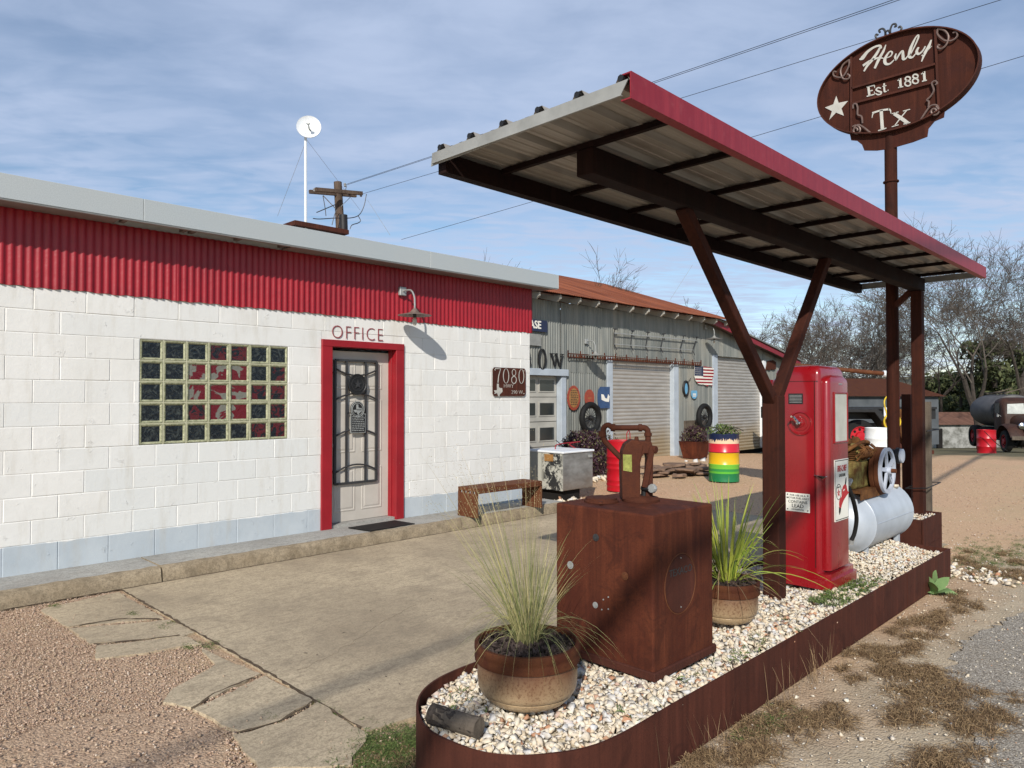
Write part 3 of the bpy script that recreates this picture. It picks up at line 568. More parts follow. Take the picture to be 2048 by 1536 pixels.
# ------------------------------------------------------------ office building
YW = 7.35; XC = 7.81
office = thing('office_building', 'white painted block office with a red corrugated band and pale grey roof edge', 'building', (2.9, YW, 0))
mb = MB(); r = random.Random(5); zl = [1.19+0.2033*k for k in range(-6, 9)]
WIN = (2.375, 3.905, 1.19, 2.2065); DO = (4.32, 5.47, 0, 2.31)
for ci in range(len(zl)-1):
    z0, z1 = zl[ci], zl[ci+1]
    if ci == 0: continue
    if z1 > 2.75: break
    lo = 0.0 if ci == 1 else z0
    off = 0.0 if ci % 2 else 0.203; xsj = [XC-off-0.4065*k for k in range(0, 27)]; xsj = sorted([x for x in xsj if x > -2.6]); 
    if xsj[-1] < XC-0.05: xsj.append(XC)
    segs = list(zip(xsj[:-1], xsj[1:])); out = []
    lint = abs(z0-WIN[3]) < 0.02
    if lint: segs = [s_ for s_ in segs if s_[1] <= 2.05 or s_[0] >= 4.35]; segs.append((max(s_[1] for s_ in segs if s_[1] <= 2.05), min(s_[0] for s_ in segs if s_[0] >= 4.35)))
    for a, b in segs:
        for (wa, wb, wz0, wz1) in (WIN, DO):
            if z0 > wz0-0.05 and z0 < wz1-0.02 and b > wa and a < wb:
                if a < wa-0.02: out.append((a, wa, 0))
                if b > wb+0.02: out.append((wb, b, 0))
                break
        else: out.append((a, b, 0))
    for a, b, _ in out:
        if b-a < 0.03: continue
        j = r.choice([0.0014, 0.002, 0.0026]); c = r.choice([0.003, 0.004, 0.005]); y = YW-0.018+r.uniform(-.0018, .0018); t = r.choice([0, 0, 0, 0.15, 0.3, 0.5]) if not (1.9 < a < 4.3 and z1 < 1.25) else r.choice([0.5, 0.8, 1.0]); t = max(t, 0.01)
        tl = r.uniform(-.0012, .0012)
        A = [(a+j, y+c, lo+j), (b-j, y+c+tl, lo+j), (b-j, y+c+tl, z1-j), (a+j, y+c, z1-j)]
        B = [(a+j+c, y, lo+j+c), (b-j-c, y+tl, lo+j+c), (b-j-c, y+tl, z1-j-c), (a+j+c, y, z1-j-c)]
        D = [(a+j, YW, lo+j), (b-j, YW, lo+j), (b-j, YW, z1-j), (a+j, YW, z1-j)]
        mb.add(A+B+D, [(4, 5, 6, 7)]+[(i, (i+1) % 4, 4+(i+1) % 4, 4+i) for i in range(4)]+[(8+i, 8+(i+1) % 4, (i+1) % 4, i) for i in range(4)], t=t)
# backing behind the mortar joints, leaving the two openings
for (a, b, c, d) in ((-2.6, WIN[0], 0, 3.4), (WIN[0], WIN[1], 0, WIN[2]), (WIN[0], WIN[1], WIN[3], 3.4), (WIN[1], DO[0], 0, 3.4), (DO[0], DO[1], DO[3], 3.4), (DO[1], XC-0.004, 0, 3.4)):
    mb.box(a, b, YW-0.0135, 7.55, c, d, t=0.01)
mb.box(XC-0.2, XC-0.006, 7.552, 13.0, 0, 3.35, t=0.01); mb.box(-2.6, -2.4, 7.552, 13.0, 0, 3.35, t=0.01); mb.box(-2.6, XC-0.01, 13.0, 13.2, 0, 3.35, t=0.01)
mb.build('wall', 'block', office)
# three sheets of corrugated band lapping each other
band = corrug(-2.6, 2.74, 2.605, 3.262, YW-0.022, wob=0.003); b2_ = corrug(2.70, 5.20, 2.600, 3.262, YW-0.026, wob=0.003); b3_ = corrug(5.16, XC+0.035, 2.607, 3.262, YW-0.022, wob=0.003)
for q in (b2_, b3_): band.add(q.V, q.F)
band.add([(XC+0.035, YW-0.03, 2.607), (XC+0.035, YW+0.4, 2.607), (XC+0.035, YW+0.4, 3.262), (XC+0.035, YW-0.03, 3.262)], [(0, 1, 2, 3)])
band.build('corrugated_band', 'redband', office, smooth=True, edge=60)
mb = MB(); YF = 7.02
for a, b in ((-2.8, 2.29), (2.293, 6.55-0.9), (6.55-0.897, 8.085)): mb.box(a, b, YF-0.012, YF, 3.265, 3.47)
mb.box(-2.8, 8.085, YF-0.004, YF+0.03, 3.255, 3.2648)
mb.prism([(8.085, YF-0.012, 3.265), (8.085, YF-0.012, 3.47), (8.13, YF+0.5, 3.49), (8.13, 13.3, 3.58), (8.13, 13.3, 3.38), (8.13, YF+0.4, 3.29)], (0.012, 0, 0))
mb.build('roof_edge', 'fascia', office, bevel=0.003)
mb = MB(); mb.prism([(-2.8, YF, 3.468), (-2.8, 13.3, 3.66), (-2.8, 13.3, 3.60), (-2.8, YF, 3.44)], (10.9, 0, 0)); mb.build('roof', 'flash', office)
mb = MB()
for a, b in ((-2.8, 2.12), (3.82, 8.08)):
    mb.box(a, b, YF+0.031, YW-0.0, 3.264, 3.276)
mb.box(2.12, 3.82, YF+0.031, YF+0.09, 3.264, 3.276)
mb.build('soffit', 'soffit', office)
for x in (2.2, 2.75, 2.83, 3.30, 3.79):
    mb = MB(); mb.box(x-0.02, x+0.02, YF+0.031, YW+0.05, 3.285, 3.43); mb.build('rafter', 'soffit', office)
mb = MB(); mb.box(2.12, 3.82, YF+0.02, YW+0.03, 3.432, 3.438); mb.build('roof_deck', 'dark', office)
mb = MB(); mb.tube(ell((3.08, 7.2, 3.36), 0.05, 0.045, (1, 0, 0), (0, 0.5, 0.86), 14), 0.007, 6, close=True); mb.build('cable_coil', 'soffit', office)
# glass block window, each block with rim and pressed face
win = MB(); win.box(WIN[0], WIN[1], 7.357, 7.40, WIN[2], WIN[3]); [win.box(WIN[0]+(WIN[1]-WIN[0])/7*i-.0045, WIN[0]+(WIN[1]-WIN[0])/7*i+.0045, 7.3375, 7.3569, WIN[2], WIN[3]) for i in range(1, 7)]; [win.box(WIN[0], WIN[1], 7.3385, 7.3569, WIN[2]+(WIN[3]-WIN[2])/5*j_-.0045, WIN[2]+(WIN[3]-WIN[2])/5*j_+.0045) for j_ in range(1, 5)]; w_o = win.build('window', 'mortar', office); rr = random.Random(8)
bw = (WIN[1]-WIN[0])/7; bh = (WIN[3]-WIN[2])/5
flag = {(2, 1): 'gflag', (3, 1): 'gflag', (4, 1): 'gflag', (2, 2): 'gflag', (3, 2): 'gflag', (4, 2): 'gflag', (3, 3): 'gflag', (4, 3): 'gflag', (2, 3): 'gdark', (3, 0): 'gdark', (4, 0): 'gdark', (5, 2): 'gdark', (6, 1): 'gdark', (6, 2): 'gdark', (6, 4): 'gdark', (5, 4): 'gdark', (6, 3): 'gdark'}
names = {'gblock': 0, 'gflag': 1, 'gdark': 2}
for i in range(7):
    for j in range(5):
        x0 = WIN[0]+bw*i+0.006; x1 = WIN[0]+bw*(i+1)-0.006; z1 = WIN[3]-bh*j-0.006; z0 = WIN[3]-bh*(j+1)+0.006; y = 7.336
        mb = MB(); r0 = 0.004; r1 = 0.020; ys_ = (y+0.03, y, y+0.004, y+0.016)
        rings = []
        for q, yy in ((0, 7.356), (0, y+0.005), (0.003, y), (0.010, y+0.001), (0.022, y+0.014)):
            rings.append([(x0+q, yy, z0+q), (x1-q, yy, z0+q), (x1-q, yy, z1-q), (x0+q, yy, z1-q)])
        V = [p for r_ in rings for p in r_]; F = []
        for k in range(4): F += [(k*4+e, k*4+(e+1) % 4, k*4+4+(e+1) % 4, k*4+4+e) for e in range(4)]
        mb.add(V, F, 0); mb.add(rings[-1], [(0, 1, 2, 3)], 1)
        mb.build('glass_block', ['grim', flag.get((i, j), 'gblock')], w_o)
# door surround and door
fr = MB(); fo = (4.315, 5.475, 0.125, 2.315); fi = (4.45, 5.352, 2.235)
def quadbox(mb, x0, x1, z0, z1, y0, y1): mb.box(x0, x1, y0, y1, z0, z1)
quadbox(fr, fo[0], fi[0], 0.125, fi[2], 7.305, 7.47); quadbox(fr, fi[1], fo[1], 0.125, fi[2], 7.305, 7.47); fr.box(fo[0], fo[1], 7.303, 7.472, fi[2], fo[3])
fr.box(fi[1]-0.012, fi[1], 7.40, 7.47, 0.13, fi[2]); fr.box(fi[0], fi[0]+0.012, 7.40, 7.47, 0.13, fi[2])
fo_ = fr.build('door_frame', 'redtrim', office, bevel=0.004)
dr = MB(); YD = 7.462; DX0, DX1, DZ0, DZ1 = 4.463, 5.340, 0.165, 2.20
dr.box(DX0, DX1, YD, YD+0.04, DZ0, DZ1)
for (a, b) in ((4.56, 4.86), (4.945, 5.245)):
    for (c, d) in ((0.28, 0.80), (0.98, 1.62), (1.74, 2.06)):
        for q, yy, q2, y2 in ((0, YD-0.001, 0.014, YD-0.007), (0.014, YD-0.007, 0.03, YD-0.002), (0.03, YD-0.002, 0.05, YD-0.008)):
            R0 = [(a+q, yy, c+q), (b-q, yy, c+q), (b-q, yy, d-q), (a+q, yy, d-q)]; R1 = [(a+q2, y2, c+q2), (b-q2, y2, c+q2), (b-q2, y2, d-q2), (a+q2, y2, d-q2)]
            dr.add(R0+R1, [(e, (e+1) % 4, 4+(e+1) % 4, 4+e) for e in range(4)])
        dr.add(R1, [(0, 1, 2, 3)])
door = dr.build('door', 'door', office)
mb = MB(); mb.lathe([(0.0, 0), (0.03, 0), (0.03, -0.008), (0.012, -0.01), (0.012, -0.035), (0.028, -0.045), (0.028, -0.06), (0.0, -0.068)], (4.49, YD, 1.08), 16, 'y'); mb.build('handle', 'galv', door, smooth=True)
mb = MB(); mb.box(4.44, 5.36, 7.335, 7.50, 0.128, 0.160); mb.build('threshold', 'walk', office)
# ornamental grille hung on the door
gr_ = MB(); gx0, gx1, gz0, gz1, gy = 4.50, 5.17, 0.64, 2.10, 7.432
a = PY(668, 718, gy); b = PY(753, 727, gy); c = PY(674, 970, gy); d = PY(758, 963, gy); gx0, gx1, gz0, gz1 = a.x+0.015, b.x, c.z+0.01, a.z-0.01
for p, q in (((gx0, gy, gz0), (gx0, gy, gz1)), ((gx1, gy, gz0), (gx1, gy, gz1))): gr_.bar(p, q, 0.028, 0.028)
for z in (gz0, gz1): gr_.bar((gx0, gy, z), (gx1, gy, z), 0.026, 0.026)
W_ = gx1-gx0
for f in (0.27, 0.73): gr_.bar((gx0+W_*f, gy, gz0), (gx0+W_*f, gy, gz1), 0.024, 0.02)
def arc(z0, sag): return [(gx0+W_*i/10, gy-0.008, z0+sag*(1-(2*i/10-1)**2)) for i in range(11)]
H_ = gz1-gz0
gr_.tube(arc(gz0+H_*0.93, -0.075), 0.011, 6); gr_.tube(arc(gz0+H_*0.68, 0.075), 0.011, 6); gr_.tube(arc(gz0+H_*0.385, 0.075), 0.011, 6); gr_.tube(arc(gz0+H_*0.09, 0.085), 0.011, 6)
for z in (gz0+0.15, gz1-0.15): gr_.tube([(gx0-0.03, gy, z), (gx0, gy, z)], 0.012, 6); gr_.tube([(gx1, gy, z), (gx1, YD, z)], 0.01, 6); gr_.tube([(gx0+.02, gy, z), (gx0+.02, YD, z)], 0.01, 6)
grl = gr_.build('door_grille', 'grille', door)
cx_ = (gx0+gx1)/2+0.0; y = gy-0.02
s1 = MB(); c1 = (cx_, y, gz0+H_*0.805); s1.lathe([(0.0, 0), (0.128, 0), (0.128, -0.012), (0.118, -0.016), (0.112, -0.010), (0.0, -0.010)], c1, 32, 'y')
s1.tube(ell((cx_, y-0.013, c1[2]), 0.082, 0.082, (1, 0, 0), (0, 0, 1), 28), 0.004, 5, close=True, m=1); s1.prism(star((cx_, y-0.011, c1[2]), 0.055, (1, 0, 0), (0, 0, 1)), (0, -0.012, 0), m=1)
s1.tube(ell((cx_, y-0.014, c1[2]), 0.123, 0.123, (1, 0, 0), (0, 0, 1), 32), 0.004, 5, close=True, m=1)
def ringtext(mb, txt, c, R, size, y, a0, a1, m):
    for i, ch in enumerate(txt):
        if ch == ' ': continue
        a_ = math.radians(a0+(a1-a0)*i/(len(txt)-1)); up = Vector((math.cos(a_), 0, math.sin(a_))); rt = Vector((math.sin(a_), 0, -math.cos(a_)))
        if a1 > a0: up, rt = -up, -rt
        put_text(mb, ch, (c[0]+R*math.cos(a_), y, c[2]+R*math.sin(a_)), rt, up, size, 0.002, m)
ringtext(s1, 'THE STATE OF TEXAS', c1, 0.098, 0.028, y-0.013, 200, -20, 1); s1.build('star_seal', ['black', 'grille'], grl)
s2 = MB(); c2 = (cx_, y, gz0+H_*0.60); s2.lathe([(0.0, 0), (0.098, 0), (0.098, -0.012), (0.0, -0.012)], c2, 32, 'y', m=0)
s2.tube(ell((cx_, y-0.014, c2[2]), 0.092, 0.092, (1, 0, 0), (0, 0, 1), 28), 0.005, 5, close=True, m=1); s2.tube(ell((cx_, y-0.014, c2[2]), 0.074, 0.074, (1, 0, 0), (0, 0, 1), 28), 0.004, 5, close=True, m=1)
TEXAS = [(-.16, .5), (.06, .5), (.06, .2), (.16, .17), (.3, .12), (.44, .14), (.47, .0), (.5, -.12), (.44, -.22), (.3, -.3), (.16, -.42), (.12, -.58), (-.02, -.52), (-.1, -.36), (-.2, -.26), (-.3, -.34), (-.42, -.2), (-.52, -.06), (-.16, -.04)]
def texas(c, s_, y): return [(c[0]+px*s_, y, c[2]+pz*s_) for px, pz in TEXAS]
s2.prism(texas(c2, 0.118, y-0.0125), (0, -0.006, 0), m=1); put_text(s2, 'TEXAS', (c2[0]+0.012, y-0.0195, c2[2]-.004), (1, 0, 0), (0, 0, 1), 0.024, 0.001, 0); s2.build('map_seal', ['black', 'galv'], grl)
s3 = MB(); c3 = (cx_+0.01, y, gz0+H_*0.485); s3.box(c3[0]-.105, c3[0]+.105, y-.012, y, c3[2]-.115, c3[2]+.115, m=1); s3.box(c3[0]-.097, c3[0]+.097, y-.0145, y-.012, c3[2]-.107, c3[2]+.107, m=0)
for i in range(9):
    r_ = random.Random(i); x = c3[0]-.086
    while x < c3[0]+.075:
        w = r_.uniform(.012, .035); s3.box(x, min(x+w, c3[0]+.088), y-.0165, y-.0145, c3[2]+.09-i*.0215-.009, c3[2]+.09-i*.0215, m=1); x += w+.008
s3.build('text_plate', ['black', 'galv'], grl)
gr2 = MB(); gr2.bar((gx0+W_*.27, gy-.01, c3[2]+.125), (gx0+W_*.73, gy-.01, c3[2]+.125), 0.012); gr2.build('crossbar', 'black', grl)
# OFFICE letters
mb = MB(); y = YW-0.024
a = PY(667, 668, y); b = PY(763, 672, y); put_text(mb, 'OFFICE', ((a.x+b.x)/2, y, (a.z+b.z)/2+0.012), (1, 0, 0), (0, 0, 1), 0.225, 0.002, bold=-0.0045, sx=0.9, space=1.16)
tag(mb.build('office_lettering', 'letter_office'), 'faded red capital letters spelling OFFICE over the red door frame', 'lettering')
# house number plate
p0 = PY(984, 733, YW-0.03); p1 = PY(1051, 792, YW-0.03); pl = thing('number_plate', 'rusty brown steel address plate with cut-out 7080 on the white wall', 'sign', ((p0.x+p1.x)/2, YW-0.03, (p0.z+p1.z)/2))
px0, px1, pz0, pz1 = p0.x, p1.x-.01, p1.z, p0.z-0.01; mb = MB(); y = YW-0.045; c_ = 0.03
mb.prism([(px0+c_, y, pz0), (px1-c_, y, pz0), (px1, y, pz0+c_), (px1, y, pz1-c_), (px1-c_, y, pz1), (px0+c_, y, pz1), (px0, y, pz1-c_), (px0, y, pz0+c_)], (0, 0.005, 0)); mb.build('plate', 'corten_dark', pl)
mb = MB(); w = px1-px0; h = pz1-pz0; zc = pz1-h*0.29
def oval(cx, cz, a, b): return [(cx+a*math.cos(2*math.pi*i/24), y-.001, cz+b*math.sin(2*math.pi*i/24)) for i in range(24)]
tk = [0.004+0.009*abs(math.cos(2*math.pi*i/24)) for i in range(24)]
mb.stroke(oval(px0+w*.39, zc, .055, .105), tk, (0, -1, 0), .002, closed=True); mb.stroke(oval(px0+w*.86, zc, .052, .105), tk, (0, -1, 0), .002, closed=True)
mb.stroke(oval(px0+w*.63, zc+.052, .038, .047), .009, (0, -1, 0), .002, closed=True); mb.stroke(oval(px0+w*.63, zc-.055, .050, .052), .011, (0, -1, 0), .002, closed=True)
mb.stroke([(px0+w*.07, y-.001, zc+.07), (px0+w*.07, y-.001, zc+.10), (px0+w*.23, y-.001, zc+.10), (px0+w*.17, y-.001, zc), (px0+w*.15, y-.001, zc-.10)], [.008, .012, .012, .014, .018], (0, -1, 0), .002)
put_text(mb, 'HWY', (px0+w*.47, y-.001, pz0+h*.35), (1, 0, 0), (0, 0, 1), 0.080, 0.001, sx=1.1, bold=-.0015); put_text(mb, '290 W.', (px0+w*.74, y-.001, pz0+h*.13), (1, 0, 0), (0, 0, 1), 0.078, 0.001, sx=1.1, bold=-.0015)
mb.prism(texas((px0+w*.16, 0, pz0+h*.22), .17, y-.001), (0, -.002, 0))
for x, z in ((px0+.04, pz0+.035), (px1-.04, pz0+.035), (px0+.04, pz1-.035), (px1-.04, pz1-.035)): mb.lathe([(.008, 0), (.008, -.003)], (x, y, z), 8, 'y')
mb.build('cut_lettering', 'cutout', pl)
# gooseneck wall lamp: built once, reused on the workshop
def lamp(name, label, loc, group, s_=1.0):
    t = thing(name, label, 'wall lamp', loc, group, world=False)
    mb = MB(); mb.box(-.05*s_, .05*s_, -.045*s_, 0, -.055*s_, .055*s_); mb.build('mount_box', 'galv', t, bevel=.006)
    mb = MB(); P = catmull([(0, -.04*s_, 0), (0, -.12*s_, .005), (.0, -.21*s_, -.012), (.0, -.265*s_, -.09*s_), (0, -.275*s_, -.18*s_), (0, -.275*s_, -.245*s_)], 6); mb.tube(P, .011*s_, 8); mb.build('arm', 'galv', t, smooth=True)
    mb = MB(); mb.lathe([(.018, -.235), (.035, -.255), (.06, -.285), (.12, -.303), (.208, -.320), (.210, -.324), (.13, -.312), (.055, -.292), (.0, -.27)], (0, -.275*s_, 0), 32); mb.V = [(x*s_ if True else x, y if abs(y) < 0 else -.275*s_+(y+.275*s_)*s_, z*s_) for x, y, z in mb.V]; mb.build('shade', 'lampshade' if s_ == 1 else 'flash', t, smooth=True)
    mb = MB(); mb.lathe([(.022*s_, -.29*s_), (.022*s_, -.34*s_), (.018*s_, -.35*s_)], (0, -.275*s_, 0), 12); mb.build('socket', 'grille', t, smooth=True)
    mb = MB(); mb.lathe([(.012*s_, -.35*s_), (.028*s_, -.375*s_), (.028*s_, -.415*s_), (.016*s_, -.445*s_), (0.0, -.45*s_)], (0, -.275*s_, 0), 14); mb.build('bulb', 'glassbulb', t, smooth=True)
    return t
q = PY(803, 583, YW-.045); lamp('gooseneck_lamp', 'gooseneck lamp with flat disc shade and bare bulb above the office door', (q.x, YW-.04, q.z), None)
# door mat
mb = MB(); A = [Vector((4.60, 7.20, .132)), Vector((4.66, 6.84, .132)), Vector((5.30, 6.86, .132)), Vector((5.27, 7.22, .132))]; mb.prism(A, (0, 0, .010))
c0 = sum(A, Vector())/4; dmat = tag(mb.build('door_mat', 'rubber'), 'worn black rubber doormat on the sidewalk before the grey door', 'doormat')
# bench of rusty channel steel
bn = thing('bench', 'rusty steel bench with slatted ends against the white wall', 'bench', (6.75, 6.83, .13)); bx0, bx1, by0, by1, bz = 6.10, 7.32, 6.64, 7.0, .50
mb = MB(); mb.box(bx0, bx1, by0, by1, bz-.045, bz); mb.box(bx0, bx1, by0, by0+.012, bz-.07, bz-.046); mb.build('seat', 'edge_rust', bn, bevel=.004)
for x in (bx0, bx1-.03):
    mb = MB(); mb.box(x+.008, x+.022, by0+.02, by1-.02, .16, bz-.071)
    for k in range(5): yy = by0+.0+k*(by1-by0-.04)/4; mb.box(x, x+.03, yy, yy+.04, .13, bz-.046-.0005)
    mb.box(x-.002, x+.032, by0-.002, by1+.002, .13, .16); mb.build('leg', 'edge_rust', bn, bevel=.003)
# ------------------------------------------------------------ island kerb of plate steel
YN = 1.765; YFAR = 2.78; ZT = 0.27; XR = 7.47
def island_outline(k=0.0):
    P = []; 
    ctl = [(2.9, YN+k), (2.35, YN+k), (2.10, 1.86+k), (1.95, 2.02), (1.89+k, 2.20), (1.90+k, 2.40), (2.02+k, 2.60), (2.20, 2.73-k), (2.45, YFAR-k), (2.9, YFAR-k)]
    P = [(XR-k, YN+k)]+[(p.x, p.y) for p in catmull([(x, y, 0) for x, y in ctl], 6)]+[(XR-k, YFAR-k)]
    return P
isl = thing('island_kerb', 'long low rusty steel kerb holding white stone chips under the canopy', 'planter edge', (4.6, 2.2, 0))
mb = MB(); O = island_outline(); I_ = island_outline(0.012); n = len(O)
for i in range(n):
    j = (i+1) % n; a, b, c, d = O[i], O[j], I_[j], I_[i]
    mb.add([(a[0], a[1], 0.0), (b[0], b[1], 0.0), (b[0], b[1], ZT), (a[0], a[1], ZT), (d[0], d[1], 0.0), (c[0], c[1], 0.0), (c[0], c[1], ZT), (d[0], d[1], ZT)], [(0, 1, 2, 3), (7, 6, 5, 4), (3, 2, 6, 7), (0, 4, 5, 1)])
mb.build('steel_edge', 'corten_dark', isl)
mb = MB(); mb.prism([(x*1.0, y-0.0, -0.03) for x, y in wavy([(2.4, 1.80), (7.42, 1.80), (7.45, 2.7), (2.4, 2.7)], 6, .02, 3)], (0, 0, 0.09)); mb.build('footing', 'kerb', isl)
mb = MB(); mb.box(4.0, 4.008, YN-.003, YN, .01, ZT-.004); mb.box(6.2, 6.206, YN-.003, YN, .01, ZT-.004); mb.build('weld_seam', 'corten_dark', isl)
def mound(x, y):
    b = 0.235
    if 5.9 < x < 7.4: b += 0.12*max(0, 1-abs(y-2.35)/.55)*min(1, (x-5.9)/.4)*min(1, (7.5-x)/.35)
    b += 0.022*math.sin(x*5)*math.sin(y*7+1); return b
def inside(x, y, m=0.02):
    if x > XR-m or y < YN+m or y > YFAR-m: return False
    if x < 2.45:
        cx, cy = 2.45, 2.27; return ((x-cx)/0.55)**2+((y-cy)/0.5)**2 < (1-m*1.5)**2 or (x > 2.3 and YN+m < y < YFAR-m)
    return True
mb = MB(); G_ = {}; 
for i in range(0, 57):
    for j in range(0, 11):
        x = 1.9+i*.1; y = YN+.012+j*(YFAR-YN-.024)/10
        if inside(x, y, .015): G_[(i, j)] = mb.nv; mb.V.append((x, y, mound(x, y)-.02)); mb.nv += 1
for (i, j) in G_:
    if all(q in G_ for q in ((i+1, j), (i, j+1), (i+1, j+1))): mb.F.append((G_[(i, j)], G_[(i+1, j)], G_[(i+1, j+1)], G_[(i, j+1)])); mb.M.append(0); mb.T.append(0)
struct('gravel_bed', mb, 'chipbed', smooth=True)
P = []; R = []
while len(P) < 18000:
    x = rng.uniform(1.88, XR); y = rng.uniform(YN, YFAR)
    if not inside(x, y, .022): continue
    big = x < 6 
    if x > 5.85 or rng.random() < (1.0 if x < 4.5 else .8):
        r_ = rng.choice([0.010, 0.016, 0.022, 0.029], p=[.16, .33, .33, .18]) if big else rng.choice([0.010, 0.015, 0.020], p=[.35, .4, .25])
        edge = min(y-YN, YFAR-y, XR-x); z = mound(x, y)+rng.uniform(-.014, .010); z = min(z, .262+max(0, edge)*.5)
        P.append((x, y, z)); R.append(r_*rng.uniform(.8, 1.25))
tag(stones('stone_chips', np.array(P), np.array(R), 'chips', squash=.8, jit=.34), 'white and buff crushed limestone filling the steel kerb', 'gravel', kind='stuff')
# log
lg = thing('log', 'short dark barked log lying on the white stones at the kerb end', 'log', (1.99, 2.30, .28)); a = Vector((1.955, 2.47, .287)); b = Vector((2.065, 2.125, .287))
a = GZ(864, 1428, .30); b = GZ(958, 1456, .30); mb = MB(); k = 14; pts = [a.lerp(b, i/k) for i in range(k+1)]; r_ = random.Random(3)
mb.tube(pts, [.043-.0004*i+r_.uniform(-.001, .001) for i in range(k+1)], 16, cap=False); mb.V = [(x+r_.uniform(-.003, .003), y+r_.uniform(-.003, .003), z+r_.uniform(-.003, .003)) for x, y, z in mb.V]; mb.build('bark', 'logbark', lg)
mb = MB(); d = (b-a).normalized(); mb.tube([a-d*.001, b+d*.001], .041, 16); mb.build('cut_wood', 'wood', lg)
# ------------------------------------------------------------ canopy
CX0, CX1, CY0, CY1 = 2.36, 8.48, 1.66, 2.90
cn = thing('canopy', 'long narrow steel canopy with red fascia on a Y-shaped rusty post', 'canopy', (4.89, 2.24, .2))
# ribbed sheet, ribs along X
prof = []; y = CY0+.012; ribs = [CY0+.05+k*.2286 for k in range(6)]
def zprof(y):
    z = 2.925
    for q in ribs:
        d = abs(y-q)
        if d < .035: z = max(z, 2.925+.032*min(1, (.035-d)/.018))
        for e in (.076, .152):
            d2 = abs(y-(q+e))
            if d2 < .013: z = max(z, 2.929)
    return z
ysamp = sorted(set([CY0+.012, CY1-.005]+[max(CY0+.012, min(CY1-.005, q+o)) for q in ribs for o in (-.036, -.018, .018, .036, .06, .066, .086, .092, .136, .142, .162, .168)]))
mb = MB(); V = [(x, y, zprof(y)) for y in ysamp for x in (CX0+.01, CX1-.01)]; V2 = [(x, y, z+.003) for x, y, z in V]; k = len(V)
mb.add(V+V2, [(2*i, 2*i+1, 2*i+3, 2*i+2) for i in range(len(ysamp)-1)]+[(k+2*i, k+2*i+2, k+2*i+3, k+2*i+1) for i in range(len(ysamp)-1)])
mb.build('roof_sheet', 'roofunder', cn)
for q in ribs: mb = MB(); mb.tube([(CX0-.004, q, 2.940), (CX0+.05, q, 2.942)], .0145, 8); mb.build('rib_closure', 'black', cn)

mb = MB(); mb.box(CX0, CX1, CY0, CY0+.006, 2.845, 2.955); mb.box(CX0, CX1, CY0+.006, CY0+.05, 2.845, 2.851); mb.box(CX0, CX1, CY0+.006, CY0+.045, 2.949, 2.955); mb.build('red_fascia', 'redfascia', cn)
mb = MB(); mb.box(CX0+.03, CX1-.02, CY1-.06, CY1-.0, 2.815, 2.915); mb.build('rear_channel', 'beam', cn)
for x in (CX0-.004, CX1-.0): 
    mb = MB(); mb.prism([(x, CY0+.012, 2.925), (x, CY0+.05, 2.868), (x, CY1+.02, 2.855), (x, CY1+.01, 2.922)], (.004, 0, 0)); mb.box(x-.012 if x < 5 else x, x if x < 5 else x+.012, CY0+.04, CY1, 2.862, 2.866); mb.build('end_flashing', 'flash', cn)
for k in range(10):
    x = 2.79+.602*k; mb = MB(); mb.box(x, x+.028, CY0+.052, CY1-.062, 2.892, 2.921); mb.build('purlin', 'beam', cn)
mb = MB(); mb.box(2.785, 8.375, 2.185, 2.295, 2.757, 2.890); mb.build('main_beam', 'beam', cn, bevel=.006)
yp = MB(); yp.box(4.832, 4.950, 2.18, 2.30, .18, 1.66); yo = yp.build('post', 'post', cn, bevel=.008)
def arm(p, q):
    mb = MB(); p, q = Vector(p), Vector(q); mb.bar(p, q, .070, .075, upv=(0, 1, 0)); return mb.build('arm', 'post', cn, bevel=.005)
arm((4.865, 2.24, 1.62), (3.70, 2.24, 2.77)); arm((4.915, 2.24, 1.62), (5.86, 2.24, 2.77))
mb = MB(); mb.box(8.25, 8.355, 2.19, 2.292, .2, 2.756); mb.build('post', 'post', cn, bevel=.006)
mb = MB(); mb.tube(catmull([(4.3, 2.5, 2.87), (4.32, 2.5, 2.80), (4.34, 2.52, 2.78), (4.34, 2.5, 2.87)], 5), .004, 5); mb.build('wire_loop', 'black', cn)
# raised box and posts at the far end
bxr = thing('planter_box', 'raised rusty steel box of white stones around the far canopy post', 'planter', (8.1, 2.35, 0)); X0, X1, Y0, Y1 = 7.76, 8.44, 2.07, 2.72
mb = MB(); mb.box(X0, X1, Y0, Y0+.01, 0, .455); mb.box(X0, X0+.01, Y0+.0101, Y1, 0, .455); mb.box(X1-.01, X1, Y0+.0101, Y1, 0, .455); mb.box(X0+.0101, X1-.0101, Y1-.01, Y1, 0, .455); mb.box(X0-.012, X0+.03, Y0-.012, Y0-.0005, 0, .45); mb.box(X0+.2, X1-.04, Y0-.004, Y0-.0005, .195, .20); mb.build('steel_sides', 'corten_dark', bxr)
mb = MB(); mb.box(X0+.011, X1-.011, Y0+.011, Y1-.011, .1, .41); mb.build('fill', 'mulch', bxr)
P = np.stack([rng.uniform(X0+.02, X1-.02, 900), rng.uniform(Y0+.02, Y1-.02, 900), rng.uniform(.415, .44, 900)], 1); o = stones('box_stones', P-np.array([8.1, 2.35, 0]), rng.uniform(.009, .02, 900), 'chips'); o.parent = bxr; tag(o, kind='stuff')
tp = thing('timber_stakes', 'grey timber and rusty plate stakes strapped behind the far canopy post', 'stakes', (8.6, 2.4, .0))
mb = MB(); mb.box(8.48, 8.54, 2.18, 2.235, -.02, 1.60); mb.build('timber', 'wood', tp); mb = MB(); mb.box(8.57, 8.62, 2.39, 2.48, 0, 1.68); mb.build('plate', 'corten_dark', tp)
